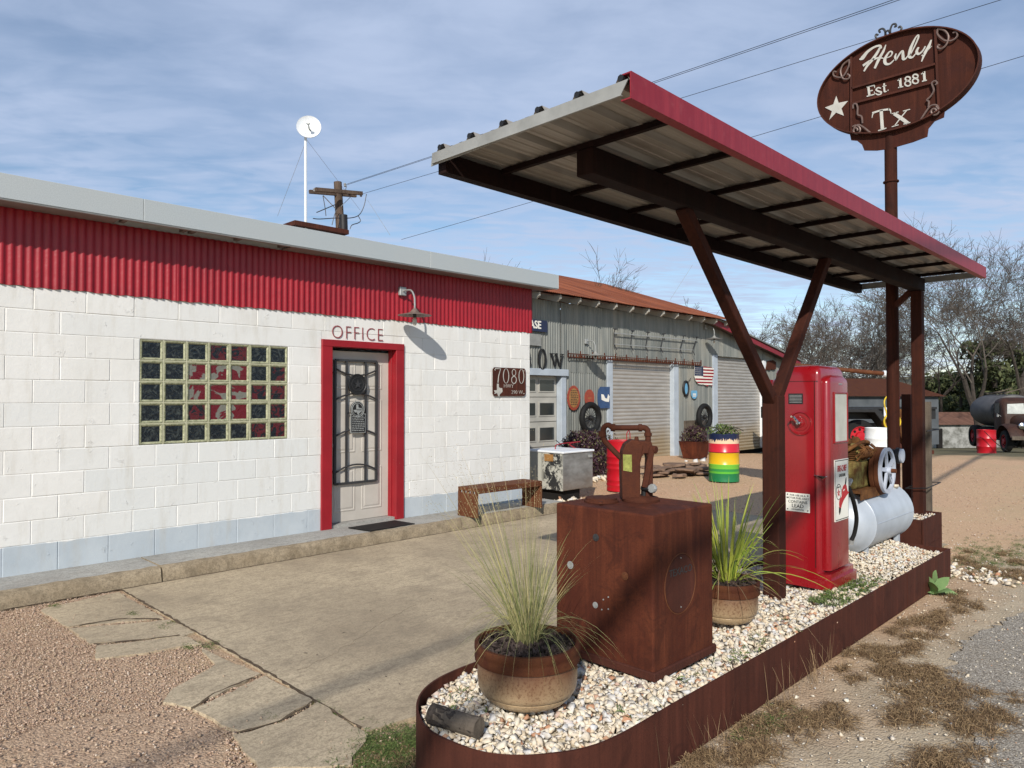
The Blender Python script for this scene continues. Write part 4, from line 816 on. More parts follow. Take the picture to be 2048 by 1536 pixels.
mb = MB(); mb.tube([(8.2, 2.14, .72), (8.57, 2.11, .75), (8.58, 2.30, .74), (8.2, 2.34, .70), (8.2, 2.14, .72)], .006, 5); mb.build('strap', 'black', tp); mb = MB(); mb.tube([(8.2, 2.14, 1.30), (8.57, 2.11, 1.31), (8.57, 2.30, 1.31)], .006, 5); mb.build('strap', 'black', tp)
# ------------------------------------------------------------ oval town sign on its pole
XS = 8.30
sg = thing('oval_sign', 'large rusty oval steel sign reading Henly Est. 1881 Tx on a tall pole', 'sign', (8.36, 2.50, .4))
mb = MB(); mb.tube([(8.36, 2.50, .2), (8.36, 2.50, 4.55)], .062, 16); mb.tube([(8.36, 2.50, 3.98), (8.36, 2.5, 3.965)], .078, 16); mb.build('pole', 'post', sg, smooth=True)
mb = MB(); mb.bar((8.34, 2.47, 2.62), (8.30, 2.30, 2.76), .05); mb.build('brace', 'corten_dark', sg)
def S(cx, cy, dx=0.0): p = PX(1600+cx*400/2048, 30+cy*300/1536, XS-dx); return p
# ellipse through measured rim points, fitted in the sign's plane
rim = [(190, 880), (300, 620), (520, 410), (800, 250), (1100, 160), (1400, 130), (1640, 190), (1790, 320), (1850, 480), (1800, 640), (1680, 800), (1480, 970), (1200, 1110), (960, 1190), (700, 1245), (500, 1215), (330, 1120), (220, 1010)]
RP = [S(*q) for q in rim]; yc = (max(p.y for p in RP)+min(p.y for p in RP))/2; zc = (max(p.z for p in RP)+min(p.z for p in RP))/2; ea = (max(p.y for p in RP)-min(p.y for p in RP))/2; eb = (max(p.z for p in RP)-min(p.z for p in RP))/2
E_ = ell((XS, yc, zc), ea, eb, (0, -1, 0), (0, 0, 1), 72)
mb = MB(); mb.prism([(XS, p.y, p.z) for p in E_], (.006, 0, 0)); mb.build('face', 'sign_rust', sg)
mb = MB(); E2 = ell((XS, yc, zc), ea*.985, eb*.975, (0, -1, 0), (0, 0, 1), 72); k = 72
V = [(XS-.05, p.y, p.z) for p in E_]+[(XS+.07, p.y, p.z) for p in E_]+[(XS-.05, p.y, p.z) for p in E2]+[(XS+.07, p.y, p.z) for p in E2]; F = []
for i in range(k): j = (i+1) % k; F += [(i, j, k+j, k+i), (2*k+i, 3*k+i, 3*k+j, 2*k+j), (i, 2*k+i, 2*k+j, j), (k+i, k+j, 3*k+j, 3*k+i)]
mb.add(V, F); mb.build('rim', 'corten_dark', sg)
mb = MB(); sk = [S(*q) for q in [(505, 1215), (520, 1280), (580, 1285), (630, 1325), (655, 1385), (780, 1386), (920, 1368), (1010, 1340), (1150, 1300), (1300, 1243), (1312, 1160), (1375, 1085), (1470, 1045), (1480, 975)]]
mb.prism([(XS+.012, p.y, p.z) for p in sk]+[(XS+.012, p.y, p.z) for p in [S(1200, 1050), S(900, 1120), S(600, 1150)]], (.008, 0, 0)); mb.build('skirt', 'sign_rust', sg)
mb = MB()
for l in ([(525, 430), (530, 1220)], [(1385, 135), (1425, 1005)], [(530, 752), (1395, 500)], [(535, 908), (1412, 678)]):
    a, b = S(*l[0], .02), S(*l[1], .02); mb.bar(a, b, .022, .022)
mb.build('divider_bars', 'corten_dark', sg)
def curvebars(lists, r, mat, name='scrollwork', dx=.03):
    mb = MB()
    for l in lists: mb = MB(); mb.tube(catmull([S(x, y, dx) for x, y in l], 5), r, 6); mb.build(name, mat, sg, smooth=True)
def spiral(cx, cy, R, a0, turns=1.4, s_=1, k=14): return [(cx+R*(1-.8*i/k)*math.cos(a0+s_*2*math.pi*turns*i/k), cy+R*(1-.8*i/k)*math.sin(a0+s_*2*math.pi*turns*i/k)) for i in range(k+1)]
sc_l = [[(505, 455), (500, 520), (450, 620), (400, 640), (345, 620), (345, 580), (375, 585)], [(500, 460), (440, 510), (415, 580), (440, 650), (490, 655), (510, 625), (485, 605)],
        [(1410, 140), (1480, 160), (1520, 220), (1500, 300), (1450, 345), (1410, 335), (1415, 310), (1435, 312)], [(1408, 145), (1410, 200), (1480, 260), (1560, 260), (1610, 215), (1600, 175), (1565, 185)],
        spiral(575, 1180, 52, -2.4, 1.5)+[], [(545, 1215), (560, 1150), (600, 1125), (650, 1150), (730, 1215)], [(640, 1110), (630, 1040), (590, 1020), (590, 950), (575, 910), (545, 920), (545, 960)],
        spiral(1375, 985, 50, -1.2, 1.5), [(1425, 975), (1400, 925), (1340, 930), (1290, 990), (1232, 1080)], [(1315, 945), (1320, 890), (1300, 870), (1340, 830), (1370, 770), (1350, 700), (1385, 675), (1405, 700), (1385, 715)]]
curvebars(sc_l, .010, 'scroll')
curvebars([[(800, 250), (775, 225), (780, 200), (800, 205)], [(880, 225), (870, 165), (845, 140), (810, 155), (820, 180)], [(925, 205), (925, 150), (945, 100), (975, 92), (985, 115), (965, 120)], [(955, 195), (1010, 180), (1040, 140), (1025, 118), (1005, 135)], [(875, 225), (875, 180), (905, 160), (930, 205)]], .011, 'grille', 'crest', 0)
# lettering, traced as brush strokes
def letters(lists, name, dx=.004):
    mb = MB()
    for pts, w in lists:
        ws = w if isinstance(w, list) else [w]*len(pts); P = [S(x, y, dx) for x, y in pts]
        W = []; cp = catmull(P, 5)
        for i in range(len(cp)):
            f = i/5; a = int(min(f, len(ws)-1)); b = min(a+1, len(ws)-1); W.append((ws[a]+(ws[b]-ws[a])*(f-a))*(.00115 if name == 'script_lettering' else .00098))
        mb.stroke(cp, W, (-1, 0, 0), .003)
    return mb.build(name, 'cutout', sg)
HEN = [([(608, 455), (640, 440), (690, 380), (760, 330), (820, 315), (830, 345)], [10, 40, 28, 20, 18, 20]), ([(822, 330), (790, 390), (740, 460), (690, 520), (655, 578)], [18, 26, 28, 24, 14]), ([(880, 305), (855, 370), (810, 450), (765, 548)], [8, 22, 28, 20]), ([(645, 520), (720, 470), (800, 440), (862, 445)], [24, 20, 16, 6]),
       ([(890, 440), (930, 420), (945, 385), (920, 375), (885, 420), (868, 465), (880, 500), (920, 500), (965, 460)], [6, 12, 14, 12, 22, 28, 24, 16, 10]), ([(985, 395), (975, 430), (985, 465)], [10, 20, 12]), ([(985, 460), (1020, 400), (1050, 370), (1055, 410), (1060, 450), (1085, 445), (1110, 410)], [12, 16, 18, 24, 26, 14, 8]),
       ([(1125, 420), (1170, 330), (1210, 240), (1212, 205), (1180, 240), (1135, 340), (1120, 420), (1150, 435), (1190, 390)], [8, 12, 16, 10, 14, 26, 28, 16, 8]), ([(1215, 330), (1195, 375), (1215, 400), (1255, 370), (1285, 320)], [16, 24, 20, 14, 12]), ([(1345, 255), (1320, 320), (1280, 390), (1245, 478)], [12, 26, 26, 8]), ([(1245, 420), (1290, 380), (1350, 318)], [8, 10, 4])]
letters(HEN, 'script_lettering')
TXL = [([(740, 1005), (825, 978), (915, 965)], [22, 18, 22]), ([(738, 1055), (748, 1010), (765, 995)], [6, 14, 16]), ([(905, 960), (925, 975), (932, 1010)], [16, 14, 6]), ([(832, 975), (838, 1075), (845, 1175)], [34, 32, 34]), ([(800, 1185), (845, 1172), (885, 1158)], [12, 14, 12]),
       ([(965, 1010), (1040, 1060), (1105, 1108)], [34, 34, 34]), ([(1095, 975), (1030, 1055), (970, 1135)], [12, 12, 12]), ([(940, 1012), (1010, 992)], [10, 10]), ([(1055, 985), (1128, 966)], [10, 10]), ([(940, 1145), (1010, 1125)], [10, 10]), ([(1060, 1118), (1130, 1100)], [12, 12])]
letters(TXL, 'serif_lettering')
EST = [([(700, 730), (712, 830)], [24, 24]), ([(682, 737), (762, 720)], [13, 13]), ([(762, 720), (766, 748)], [12, 5]), ([(706, 782), (745, 772)], [12, 12]), ([(684, 834), (765, 812)], [13, 13]), ([(765, 812), (762, 785)], [12, 5]),
       ([(830, 752), (800, 745), (780, 765), (805, 782), (832, 790), (825, 812), (795, 815), (775, 803)], [10, 14, 16, 18, 18, 16, 14, 10]), ([(862, 700), (866, 780), (890, 782)], [16, 18, 8]), ([(845, 733), (885, 723)], [10, 10]), ([(898, 772), (906, 770)], [14, 14]),
       ([(1025, 650), (1032, 742)], [24, 24]), ([(1000, 675), (1025, 655)], [8, 14]), ([(1005, 745), (1058, 733)], [12, 12]), ([(1270, 580), (1277, 675)], [24, 24]), ([(1240, 608), (1270, 585)], [8, 14]), ([(1250, 680), (1300, 668)], [12, 12])]
for cx, cy in ((1105, 680), (1183, 655)):
    EST += [([(cx+26*math.cos(t), cy-27+20*math.sin(t)) for t in [i*math.pi/4 for i in range(9)]], [15]*9), ([(cx+30*math.cos(t), cy+22+25*math.sin(t)) for t in [i*math.pi/4 for i in range(9)]], [15]*9)]
letters(EST[:9], 'small_lettering'); letters(EST[9:], 'year_numerals')
mb = MB(); st = [S(*q, .004) for q in [(372, 828), (396, 900), (493, 880), (425, 958), (450, 1032), (370, 1000), (300, 1075), (328, 985), (255, 948), (342, 915)]]; mb.prism(st, (-.003, 0, 0)); mb.build('star', 'cutout', sg)
# ------------------------------------------------------------ rusty square tank with hand pump
tk_ = thing('square_tank', 'rust brown square steel tank with small bungs and an oval emblem', 'tank', (3.32, 2.29, .25)); TX0, TX1, TY0, TY1, TZ0, TZ1 = 2.995, 3.575, 1.985, 2.615, .27, 1.068
mb = MB(); mb.box(TX0, TX1, TY0, TY1, TZ0, TZ1); mb.build('body', 'corten', tk_, bevel=.010, seg=2)
mb = MB(); mb.box(TX0-.012, TX1+.014, TY0-.014, TY1+.012, TZ0-.01, TZ0+.035); mb.build('base_flange', 'corten_dark', tk_, bevel=.006)
def TL(u, v): return PX(u, v, TX0-.001)
def TR(u, v): return PY(u, v, TY0-.001)
for k, (u, v, m_, r_) in enumerate([(1192, 1075, 'grille', .013), (1141, 1130, 'galv', .014), (1250, 1152, 'edge_rust', .014), (1191, 1210, 'galv', .011)]):
    p = TL(u, v); mb = MB(); mb.lathe([(r_*1.5, 0), (r_*1.5, -.003), (r_, -.004), (r_, .002), (r_*.9, -.006), (0, -.006)], p, 12, 'x'); mb.build('bung', m_, tk_)
    if k in (1, 2): 
        pass
mb = MB()
for u, v in ((1207, 1199), (1217, 1194), (1204, 1219), (1217, 1218)): mb.lathe([(.004, 0), (.004, -.003), (0, -.003)], TL(u, v), 8, 'x')
mb.build('rivets', 'galv', tk_)
ec = TR(1361, 1167); ew = (TR(1392, 1165).x-TR(1331, 1170).x)/2; eh = (TR(1361, 1106).z-TR(1361, 1226).z)/2
mb = MB(); mb.tube(ell((ec.x, TY0-.001, ec.z), ew, eh, (1, 0, 0), (0, 0, 1), 40), .0032, 5, close=True, m=1); mb.prism(ell((ec.x, TY0-.001, ec.z), ew*.96, eh*.96, (1, 0, 0), (0, 0, 1), 40), (0, -.0015, 0))
put_text(mb, 'TEXACO', (ec.x, TY0-.003, ec.z+eh*.42), (1, 0, 0), (0, 0, 1), .052, .0012, 2, sx=1.05)
for s_ in (.86, -.78): mb.lathe([(.0035, 0), (.0035, -.004), (0, -.004)], (ec.x, TY0-.002, ec.z+eh*s_), 8, 'y', m=3)
mb.build('emblem', ['corten_dark', 'edge_rust', 'grille', 'galv'], tk_)
mb = MB(); c = GZ(1212, 992, TZ1); mb.lathe([(.0, 0.0), (.096, 0), (.096, .008), (.088, .012), (.088, .022), (.07, .026), (.0, .026)], (3.20, 2.46, TZ1+.001), 28); mb.bar((3.12, 2.40, TZ1+.012), (3.085, 2.375, TZ1+.012), .02, .012); mb.build('lid', 'pump_rust', tk_, smooth=True)
# hand pump: traced in a vertical plane facing the viewer, standing on the tank
hp = thing('hand_pump', 'rusty cast iron hand pump with bent spout pipe standing on the square tank', 'hand pump', (3.30, 2.22, TZ1))
base = PD(1281, 1003, 0.0); DP = 3.86
A_ = GZ(1281, 1000, TZ1+.003); dpt = (A_-CAMP).dot(FW)
def HPp(u, v, dd=0.0): return PD(u, v, dpt+dd)
RR = RT; UU = UP
mb = MB(); mb.lathe([(.0, 0), (.108, 0), (.108, .012), (.098, .02), (.06, .028), (.0, .03)], (A_.x, A_.y, TZ1+.001), 28); mb.build('foot', 'pump_rust', hp, smooth=True)
def slabp(pts, d0, d1, mat, name, bevel=.006):
    mb = MB(); mb.prism([HPp(u, v, d0) for u, v in pts], FW*(d1-d0)); return mb.build(name, mat, hp, bevel=bevel, seg=2)
slabp([(1245, 1000), (1243, 930), (1245, 903), (1251, 889), (1264, 880), (1278, 882), (1287, 892), (1284, 908), (1281, 925), (1281, 997)], -.05, .055, 'pump_rust', 'casting')
slabp([(1262, 882), (1303, 883), (1308, 900), (1304, 912), (1296, 908), (1289, 907), (1284, 914), (1281, 926), (1268, 920)], -.045, .05, 'pump_rust', 'arch')
slabp([(1290, 897), (1301, 891), (1307, 903), (1306, 1001), (1291, 1001), (1293, 960), (1295, 918)], -.035, .05, 'pump_rust', 'rear_web')
mb = MB(); mb.bar(HPp(1304, 897, -.045), HPp(1289, 975, -.045), .032, .022, upv=FW); mb.lathe([(.022, -.025), (.022, .025)], HPp(1305, 899, -.03), 12, 'y'); mb.build('lever', 'pump_rust', hp, bevel=.003)
mb = MB(); mb.tube([HPp(1278, 915, -.02), HPp(1277, 966, -.02)], .004, 6); mb.build('gauge_rod', 'galv', hp)
mb = MB(); mb.tube([HPp(1284, 976, -.02), HPp(1300, 978, -.06)], .014, 10); mb.tube([HPp(1289, 975, -.01), HPp(1288, 998, -.01)], .018, 10); mb.build('valve', 'black', hp, smooth=True)
mb = MB(); mb.lathe([(.0, -.014), (.022, -.014), (.026, -.006), (.026, .006), (.022, .014), (0, .014)], HPp(1305, 977, -.07), 10, 'x'); mb.build('knob', 'galv', hp)
mb = MB(); pr2 = catmull([HPp(1248, 922, .02), HPp(1228, 902, .03), HPp(1208, 880, .04), HPp(1206, 866, .04), HPp(1208, 855, .03), HPp(1216, 850, .02), HPp(1225, 855, .015)], 5); mb.tube(pr2, .0155, 12)
mb.tube([HPp(1224, 855.5, .015), HPp(1286, 855.5, .0)], .0155, 12); mb.tube(catmull([HPp(1282, 855.5, .0), HPp(1290, 856, 0), HPp(1295, 861, 0), HPp(1296, 870, 0)], 5)+[HPp(1296, 888, 0)], .0165, 12); mb.build('spout_pipe', 'pump_rust', hp, smooth=True)
for p, q in ((HPp(1204.5, 862, .04), HPp(1205, 873, .04)), (HPp(1222, 855, .015), HPp(1230, 855.5, .015)), (HPp(1277, 855.5, .002), HPp(1284, 855.5, .0)), (HPp(1296, 866, 0), HPp(1296, 872, 0))): mb = MB(); mb.tube([p, q], .0215, 12); mb.build('pipe_collar', 'pump_rust', hp, smooth=True)
mb = MB(); mb.tube([HPp(1273, 886, 0), HPp(1273, 873, 0)], [.016, .010], 10); mb.build('filler_nipple', 'pump_rust', hp, smooth=True)
slabp([(1246, 909), (1263.5, 909.5), (1264, 944), (1246.5, 941)], -.0525, -.0508, 'tag', 'paper_tag', 0)
# ------------------------------------------------------------ red petrol pump
PX0, PX1, PY0, PY1, PZ0, PZ1 = 5.315, 5.80, 2.035, 2.475, .25, 1.885
gp = thing('fuel_pump', 'glossy red vintage fuel pump with a tall glass window and hand crank', 'fuel pump', (5.59, 2.25, .25))
def rbox(mb, x0, x1, y0, y1, z0, z1, r, seg=5, dome=0.0, m=None):   # rounded plan, optional domed top
    cs = [(x1-r, y1-r, 0), (x0+r, y1-r, 90), (x0+r, y0+r, 180), (x1-r, y0+r, 270)]; ring = []
    for cx, cy, a0 in cs:
        for i in range(seg+1): a = math.radians(a0+90*i/seg); ring.append((cx+r*math.cos(a), cy+r*math.sin(a)))
    mx, my = (x0+x1)/2, (y0+y1)/2; levels = [(z0, 1.0), (z1-dome, 1.0)]
    if dome:
        for i in range(1, 7): a = math.pi/2*i/6; levels.append((z1-dome+dome*math.sin(a), 1-(1-math.cos(a))*(dome*1.25)/min(x1-x0, y1-y0)))
    V = []; n = len(ring)
    for z, s_ in levels: V += [(mx+(x-mx)*s_, my+(y-my)*s_, z) for x, y in ring]
    F = [(i*n+j, i*n+(j+1) % n, (i+1)*n+(j+1) % n, (i+1)*n+j) for i in range(len(levels)-1) for j in range(n)]+[tuple(range(n-1, -1, -1)), tuple((len(levels)-1)*n+j for j in range(n))]
    mb.add(V, F, m)
mb = MB(); rbox(mb, PX0, PX1, PY0+.05, PY1-.05, .36, PZ1, .035, 5, .075); mb.build('cabinet', 'enamel', gp, smooth=True)
mb = MB(); rbox(mb, PX0+.045, PX1-.045, PY0, PY0+.10, .38, PZ1-.07, .035, 5, .06); body2 = mb.build('front_panel', 'enamel', gp, smooth=True)
mb = MB(); rbox(mb, PX0+.045, PX1-.045, PY1-.10, PY1, .38, PZ1-.07, .035, 5, .06); mb.build('back_panel', 'enamel', gp, smooth=True)
mb = MB(); rbox(mb, PX0-.03, PX1+.03, PY0-.035, PY1+.03, .255, .325, .05); rbox(mb, PX0-.012, PX1+.012, PY0-.015, PY1+.012, .325, .365, .045); mb.build('plinth', 'enamel', gp, smooth=True, edge=30)
mb = MB(); mb.box(PX0-.0025, PX0-.0, PY0+.06, PY1-.06, 1.765, 1.768); mb.box(PX0-.0025, PX0, PY0+.085, PY0+.089, .40, 1.765); mb.build('seam', 'dark', gp)
# glass window in the narrow front
q0, q1 = PY(1668, 787, PY0), PY(1693, 883, PY0); wx0, wx1, wz0, wz1 = q0.x, q1.x, 1.43-.08, q0.z
wz0 = PY(1680, 882, PY0).z; wz1 = PY(1680, 788, PY0).z
mb = MB(); fw_ = .014; mb.box(wx0-fw_, wx0, PY0-.010, PY0+.004, wz0-fw_, wz1+fw_); mb.box(wx1, wx1+fw_, PY0-.010, PY0+.004, wz0-fw_, wz1+fw_); mb.box(wx0, wx1, PY0-.010, PY0+.004, wz1, wz1+fw_); mb.box(wx0, wx1, PY0-.010, PY0+.004, wz0-fw_, wz0); fr2 = mb.build('window_frame', 'enamel', gp, bevel=.003)
mb = MB(); mb.box(wx0, wx1, PY0-.004, PY0+.001, wz0, wz1); mb.build('window_glass', 'dial', fr2)
mb = MB(); mb.box(wx0+.09, wx1-.09, PY0-.006, PY0-.0, 1.745, 1.752); mb.build('slot', 'galv', gp)
# round recess with crank on the side panel
cc = PX(1601, 846, PX0); mb = MB(); mb.lathe([(.084, -.004), (.092, -.010), (.080, -.012), (.072, -.003), (.060, -.003), (.056, -.008), (.047, -.008), (.043, -.003), (.034, -.003), (.030, -.010), (.0, -.012)], (PX0+.001, cc.y, cc.z), 36, 'x'); mb.build('crank_dial', 'enamel', gp, smooth=True, edge=25)
mb = MB(); p = Vector((PX0-.02, cc.y, cc.z)); q = PX(1586, 833, PX0-.06); mb.lathe([(.0, -.045), (.015, -.04), (.017, -.02), (.013, 0)], (PX0-.005, cc.y, cc.z), 12, 'x'); mb.tube(catmull([p-Vector((.015, 0, 0)), p.lerp(q, .4)-Vector((.01, 0, 0)), p.lerp(q, .8), q], 4), [.011]*6+[.009]*7, 8); mb.tube([q, q-Vector((.03, 0, 0))], .008, 8); mb.build('crank_handle', 'chrome', gp, smooth=True)
d0, d1 = PX(1577, 787, PX0), PX(1606, 808, PX0); mb = MB(); mb.box(PX0-.003, PX0, d1.y, d0.y, d1.z, d0.z, m=0); 
for i in range(6):
    zz_ = d0.z-.012-i*(d0.z-d1.z-.02)/5.5; mb.box(PX0-.0036, PX0-.003, d1.y+.008, d0.y-.008, zz_-.003, zz_, m=1)
mb.build('data_plate', ['black', 'galv'], gp)
mb = MB(); h0 = PX(1643, 951, PX0-.01); mb.prism([(PX0-.002, h0.y+.055, h0.z), (PX0-.002, h0.y-.04, h0.z-.004), (PX0-.002, h0.y-.01, h0.z-.028)], (-.018, 0, 0)); mb.build('latch', 'chrome', gp, bevel=.003)
# lead notice
n0, n1 = PX(1572, 984, PX0), PX(1620, 1026, PX0); ny0, ny1, nz0, nz1 = n1.y, n0.y, n1.z, n0.z
mb = MB(); mb.box(PX0-.004, PX0-.0005, ny0, ny1, nz0, nz1); cy = (ny0+ny1)/2; H = nz1-nz0; W = ny1-ny0
for txt, f, s_ in (('FOR USE AS A', .87, .020), ('MOTOR FUEL ONLY', .72, .0195), ('CONTAINS', .52, .030), ('LEAD', .30, .040), ('(TETRAETHYL)', .11, .015)): put_text(mb, txt, (PX0-.0045, cy, nz0+H*f), (0, -1, 0), (0, 0, 1), s_*.95, .0006, 1, bold=.0002)
for a in (ny0+.014, ny1-.014):
    for b in (nz0+.014, nz1-.014): mb.lathe([(.005, 0), (.005, -.002), (0, -.002)], (PX0-.004, a, b), 8, 'x', m=1)
mb.build('notice_plate', ['letter_white', 'letter_black'], gp)
# fire-chief panel
f0, f1 = PY(1668, 921, PY0), PY(1696, 1040, PY0); fx0, fx1 = f0.x, f1.x; fz1 = PY(1682, 918, PY0).z; fz0 = PY(1682, 1040, PY0).z; y = PY0-.006
mb = MB(); mb.box(fx0, fx1, y, PY0, fz0, fz1, m=0); w = fx1-fx0; h = fz1-fz0; b_ = .006
for r_ in ((fx0+.006, fx1-.006, fz1-.012, fz1-.006), (fx0+.006, fx1-.006, fz0+.006, fz0+.012), (fx0+.006, fx0+.009, fz0+.012, fz1-.012), (fx1-.009, fx1-.006, fz0+.012, fz1-.012)): mb.box(r_[0], r_[1], y-.0008, y, r_[2], r_[3], m=1)
put_text(mb, 'FIRE-CHIEF', (fx0+w*.5, y-.001, fz0+h*.845), (1, 0, 0), (0, 0, 1), .062, .0006, 2, sx=.62, bold=.0012, shear=.15); put_text(mb, 'GASOLINE', (fx0+w*.52, y-.001, fz0+h*.735), (1, 0, 0), (0, 0, 1), .032, .0005, 1, sx=.85, bold=.0005)
sc0 = (fx0+w*.25, y-.0012, fz0+h*.475); mb.tube(ell(sc0, w*.185, w*.185*1.15, (1, 0, 0), (0, 0, 1), 24), .002, 5, close=True, m=1); mb.prism(star((sc0[0], y-.0005, sc0[2]-.008), w*.125, (1, 0, 0), (0, 0, 1)), (0, -.001, 0), m=2); put_text(mb, 'T', (sc0[0], y-.002, sc0[2]-.009), (1, 0, 0), (0, 0, 1), .018, .0005, 0)
put_text(mb, 'TEXACO', (sc0[0], y-.001, sc0[2]+w*.125), (1, 0, 0), (0, 0, 1), .016, .0005, 1)
def fc(px_, pz_): return (fx0+w*(px_-220)/265, y-.0005, fz1-h*(pz_-165)/1190)
mb.prism([fc(*q) for q in [(300, 950), (345, 890), (352, 760), (375, 695), (410, 665), (440, 700), (460, 810), (490, 850), (440, 900), (380, 980), (345, 1060), (330, 1115), (300, 1110), (292, 1020)]], (0, -.0012, 0), m=2)
mb.prism([fc(*q) for q in [(290, 1080), (300, 1110), (330, 1112), (322, 1180), (302, 1240), (288, 1180)]], (0, -.0014, 0), m=1); mb.prism([fc(*q) for q in [(410, 660), (425, 560), (435, 535), (442, 570), (432, 690)]], (0, -.0014, 0), m=1); mb.prism([(p[0], y-.002, p[2]) for p in [fc(370, 780), fc(400, 755), fc(402, 775), fc(375, 800)]], (0, -.0006, 0), m=0)
mb.build('enamel_panel', ['letter_white', 'letter_black', 'reddrum'], gp)
mb = MB(); mb.lathe([(.0, -.05), (.038, -.045), (.046, -.02), (.046, .0), (.03, .02)], PX(1543, 771, 5.5), 16, 'x'); mb.tube([PX(1543, 771, 5.52), (5.60, PY1-.02, 1.72)], .012, 8); mb.build('nozzle_hook', 'redtrim', gp, smooth=True)
# ------------------------------------------------------------ air compressor on a lying cylinder
cp = thing('air_compressor', 'pale grey horizontal air tank carrying a rusty engine and a spoked flywheel', 'air compressor', (6.95, 2.32, .25))
cy_, cz_, cr = 2.34, .565, .265; mb = MB(); mb.lathe([(.0, 6.28), (.10, 6.295), (.18, 6.335), (.235, 6.40), (cr-.004, 6.47), (cr+.004, 6.475), (cr+.004, 6.49), (cr, 6.495), (cr, 7.50), (cr+.003, 7.505), (.235, 7.60), (.16, 7.66), (0, 7.69)], (0, cy_, cz_), 40, 'x'); mb.build('air_tank', 'sky_steel', cp, smooth=True)
mb = MB(); a = math.radians(-115); 
for x0, x1 in ((6.5, 7.5),): mb.tube([(x0, cy_+cr*math.cos(a)*1.005, cz_+cr*.06), (x1, cy_-cr*1.004*math.cos(math.radians(5)), cz_+cr*.06)], .004, 6)
mb.V = [(x, cy_-cr*1.003, z) if False else (x, y, z) for x, y, z in mb.V]; 
mb2 = MB(); mb2.tube([(6.5, cy_-cr*.995, cz_+.01), (7.5, cy_-cr*.995, cz_+.01)], .005, 6); mb2.build('weld_seam', 'sky_steel', cp, smooth=True)
mb = MB()
for x in (6.55, 7.4):
    for s_ in (-1, 1): mb.box(x, x+.05, cy_+s_*.14-.02, cy_+s_*.14+.02, .20, .38)
mb.build('feet', 'sky_steel', cp)
mb = MB(); mb.box(6.35, 6.98, 2.16, 2.52, .835, .86); mb.box(6.35, 6.98, 2.155, 2.159, .78, .86); mb.build('bed_plate', 'engine', cp)
r_ = random.Random(2); en = MB(); en.box(6.42, 6.86, 2.22, 2.46, .861, 1.10); en.lathe([(.10, 0), (.12, .03), (.12, .20), (.09, .26)], (6.64, 2.34, 1.10-.12), 14)
en.build('crankcase', 'engine_y', cp, bevel=.02, seg=2)
en = MB()
for k in range(9): en.lathe([(.055, 0), (.088, .002), (.088, .008), (.055, .010)], (6.52, 2.34, 1.09+.016*k), 18); en.lathe([(.045, 0), (.075, .002), (.075, .008), (.045, .010)], (6.74, 2.33, 1.09+.016*k), 18)
for k in range(14): en.tube(catmull([(6.42+.025*k, 2.22, 1.12+r_.uniform(-.02, .02)), (6.43+.025*k, 2.16, 1.17+r_.uniform(-.03, .03)), (6.43+.024*k, 2.20, 1.22+r_.uniform(-.03, .03))], 3), .009, 6)
en.lathe([(.03, 0), (.05, .02), (.05, .05), (.02, .07)], (6.52, 2.34, 1.225), 10); en.lathe([(.03, 0), (.04, .02), (.04, .05), (.02, .07)], (6.74, 2.33, 1.225), 10)
en.tube(catmull([(6.4, 2.3, 1.18), (6.5, 2.2, 1.26), (6.68, 2.2, 1.25), (6.8, 2.28, 1.2)], 5), .016, 8); en.build('cylinder_heads', 'engine', cp, smooth=True)
en = MB(); en.tube([(6.80, 2.20, 1.16), (6.86, 2.19, 1.05)], .028, 10); en.build('breather', 'wheelgrey', cp, smooth=True)
# flywheel: axis along Y, facing the yard road side
fc_ = PY(1790, 944, 2.14); wx, wz = 7.0-.0, 1.065
p = PY(1776, 941, 2.10); wx, wz = p.x, p.z; wr = .20
mb = MB(); mb.lathe([(wr, 0), (wr+.006, .002), (wr+.006, .035), (wr-.004, .04), (wr+.006, .045), (wr+.006, .075), (wr, .08), (wr-.025, .08), (wr-.025, 0)], (wx, 2.12, wz), 40, 'y'); mb.F.append(tuple()) if False else None; mb.build('flywheel_rim', 'edge_rust', cp, smooth=True, edge=30)
mb = MB(); n = 40; y0_, y1_ = 2.095, 2.119; ro, ri = wr+.002, wr-.028
V = [(wx+r__*math.cos(2*math.pi*i/n), yy, wz+r__*math.sin(2*math.pi*i/n)) for yy in (y0_, y1_) for r__ in (ro, ri) for i in range(n)]
F = []; 
for i in range(n): j = (i+1) % n; F += [(i, j, n+j, n+i), (2*n+i, 3*n+i, 3*n+j, 2*n+j), (i, 2*n+i, 2*n+j, j), (n+i, n+j, 3*n+j, 3*n+i)]
mb.add(V, F)
for k in range(5): a = math.radians(90+72*k); mb.bar((wx+.02*math.cos(a), 2.107, wz+.02*math.sin(a)), (wx+(ri+.005)*math.cos(a+.18), 2.107, wz+(ri+.005)*math.sin(a+.18)), .034, .018, upv=(0, 1, 0))
mb.lathe([(.0, -.03), (.032, -.028), (.036, 0), (.036, .03)], (wx, 2.10, wz), 18, 'y'); mb.build('flywheel', 'wheelgrey', cp, smooth=True, edge=30)
mb = MB(); mb.lathe([(0, -.05), (.018, -.048), (.02, 0), (.02, .25)], (wx, 2.08, wz), 12, 'y'); mb.build('shaft', 'edge_rust', cp, smooth=True)
p = PY(1798, 938, 2.12); mb = MB(); mx_ = p.x+.12; mb.lathe([(.0, -.01), (.03, -.01), (.065, .0), (.065, .02), (.04, .02)], (mx_, 2.12, 1.10), 20, 'y', m=0); mb.lathe([(.075, 0), (.075, .03)], (mx_, 2.145, 1.10), 20, 'y', m=1); mb.lathe([(.05, 0), (.06, .02), (.06, .12), (.04, .14)], (mx_, 2.18, 1.10), 16, 'y', m=1); mb.build('motor_pulley', ['wheelgrey', 'black'], cp, smooth=True)
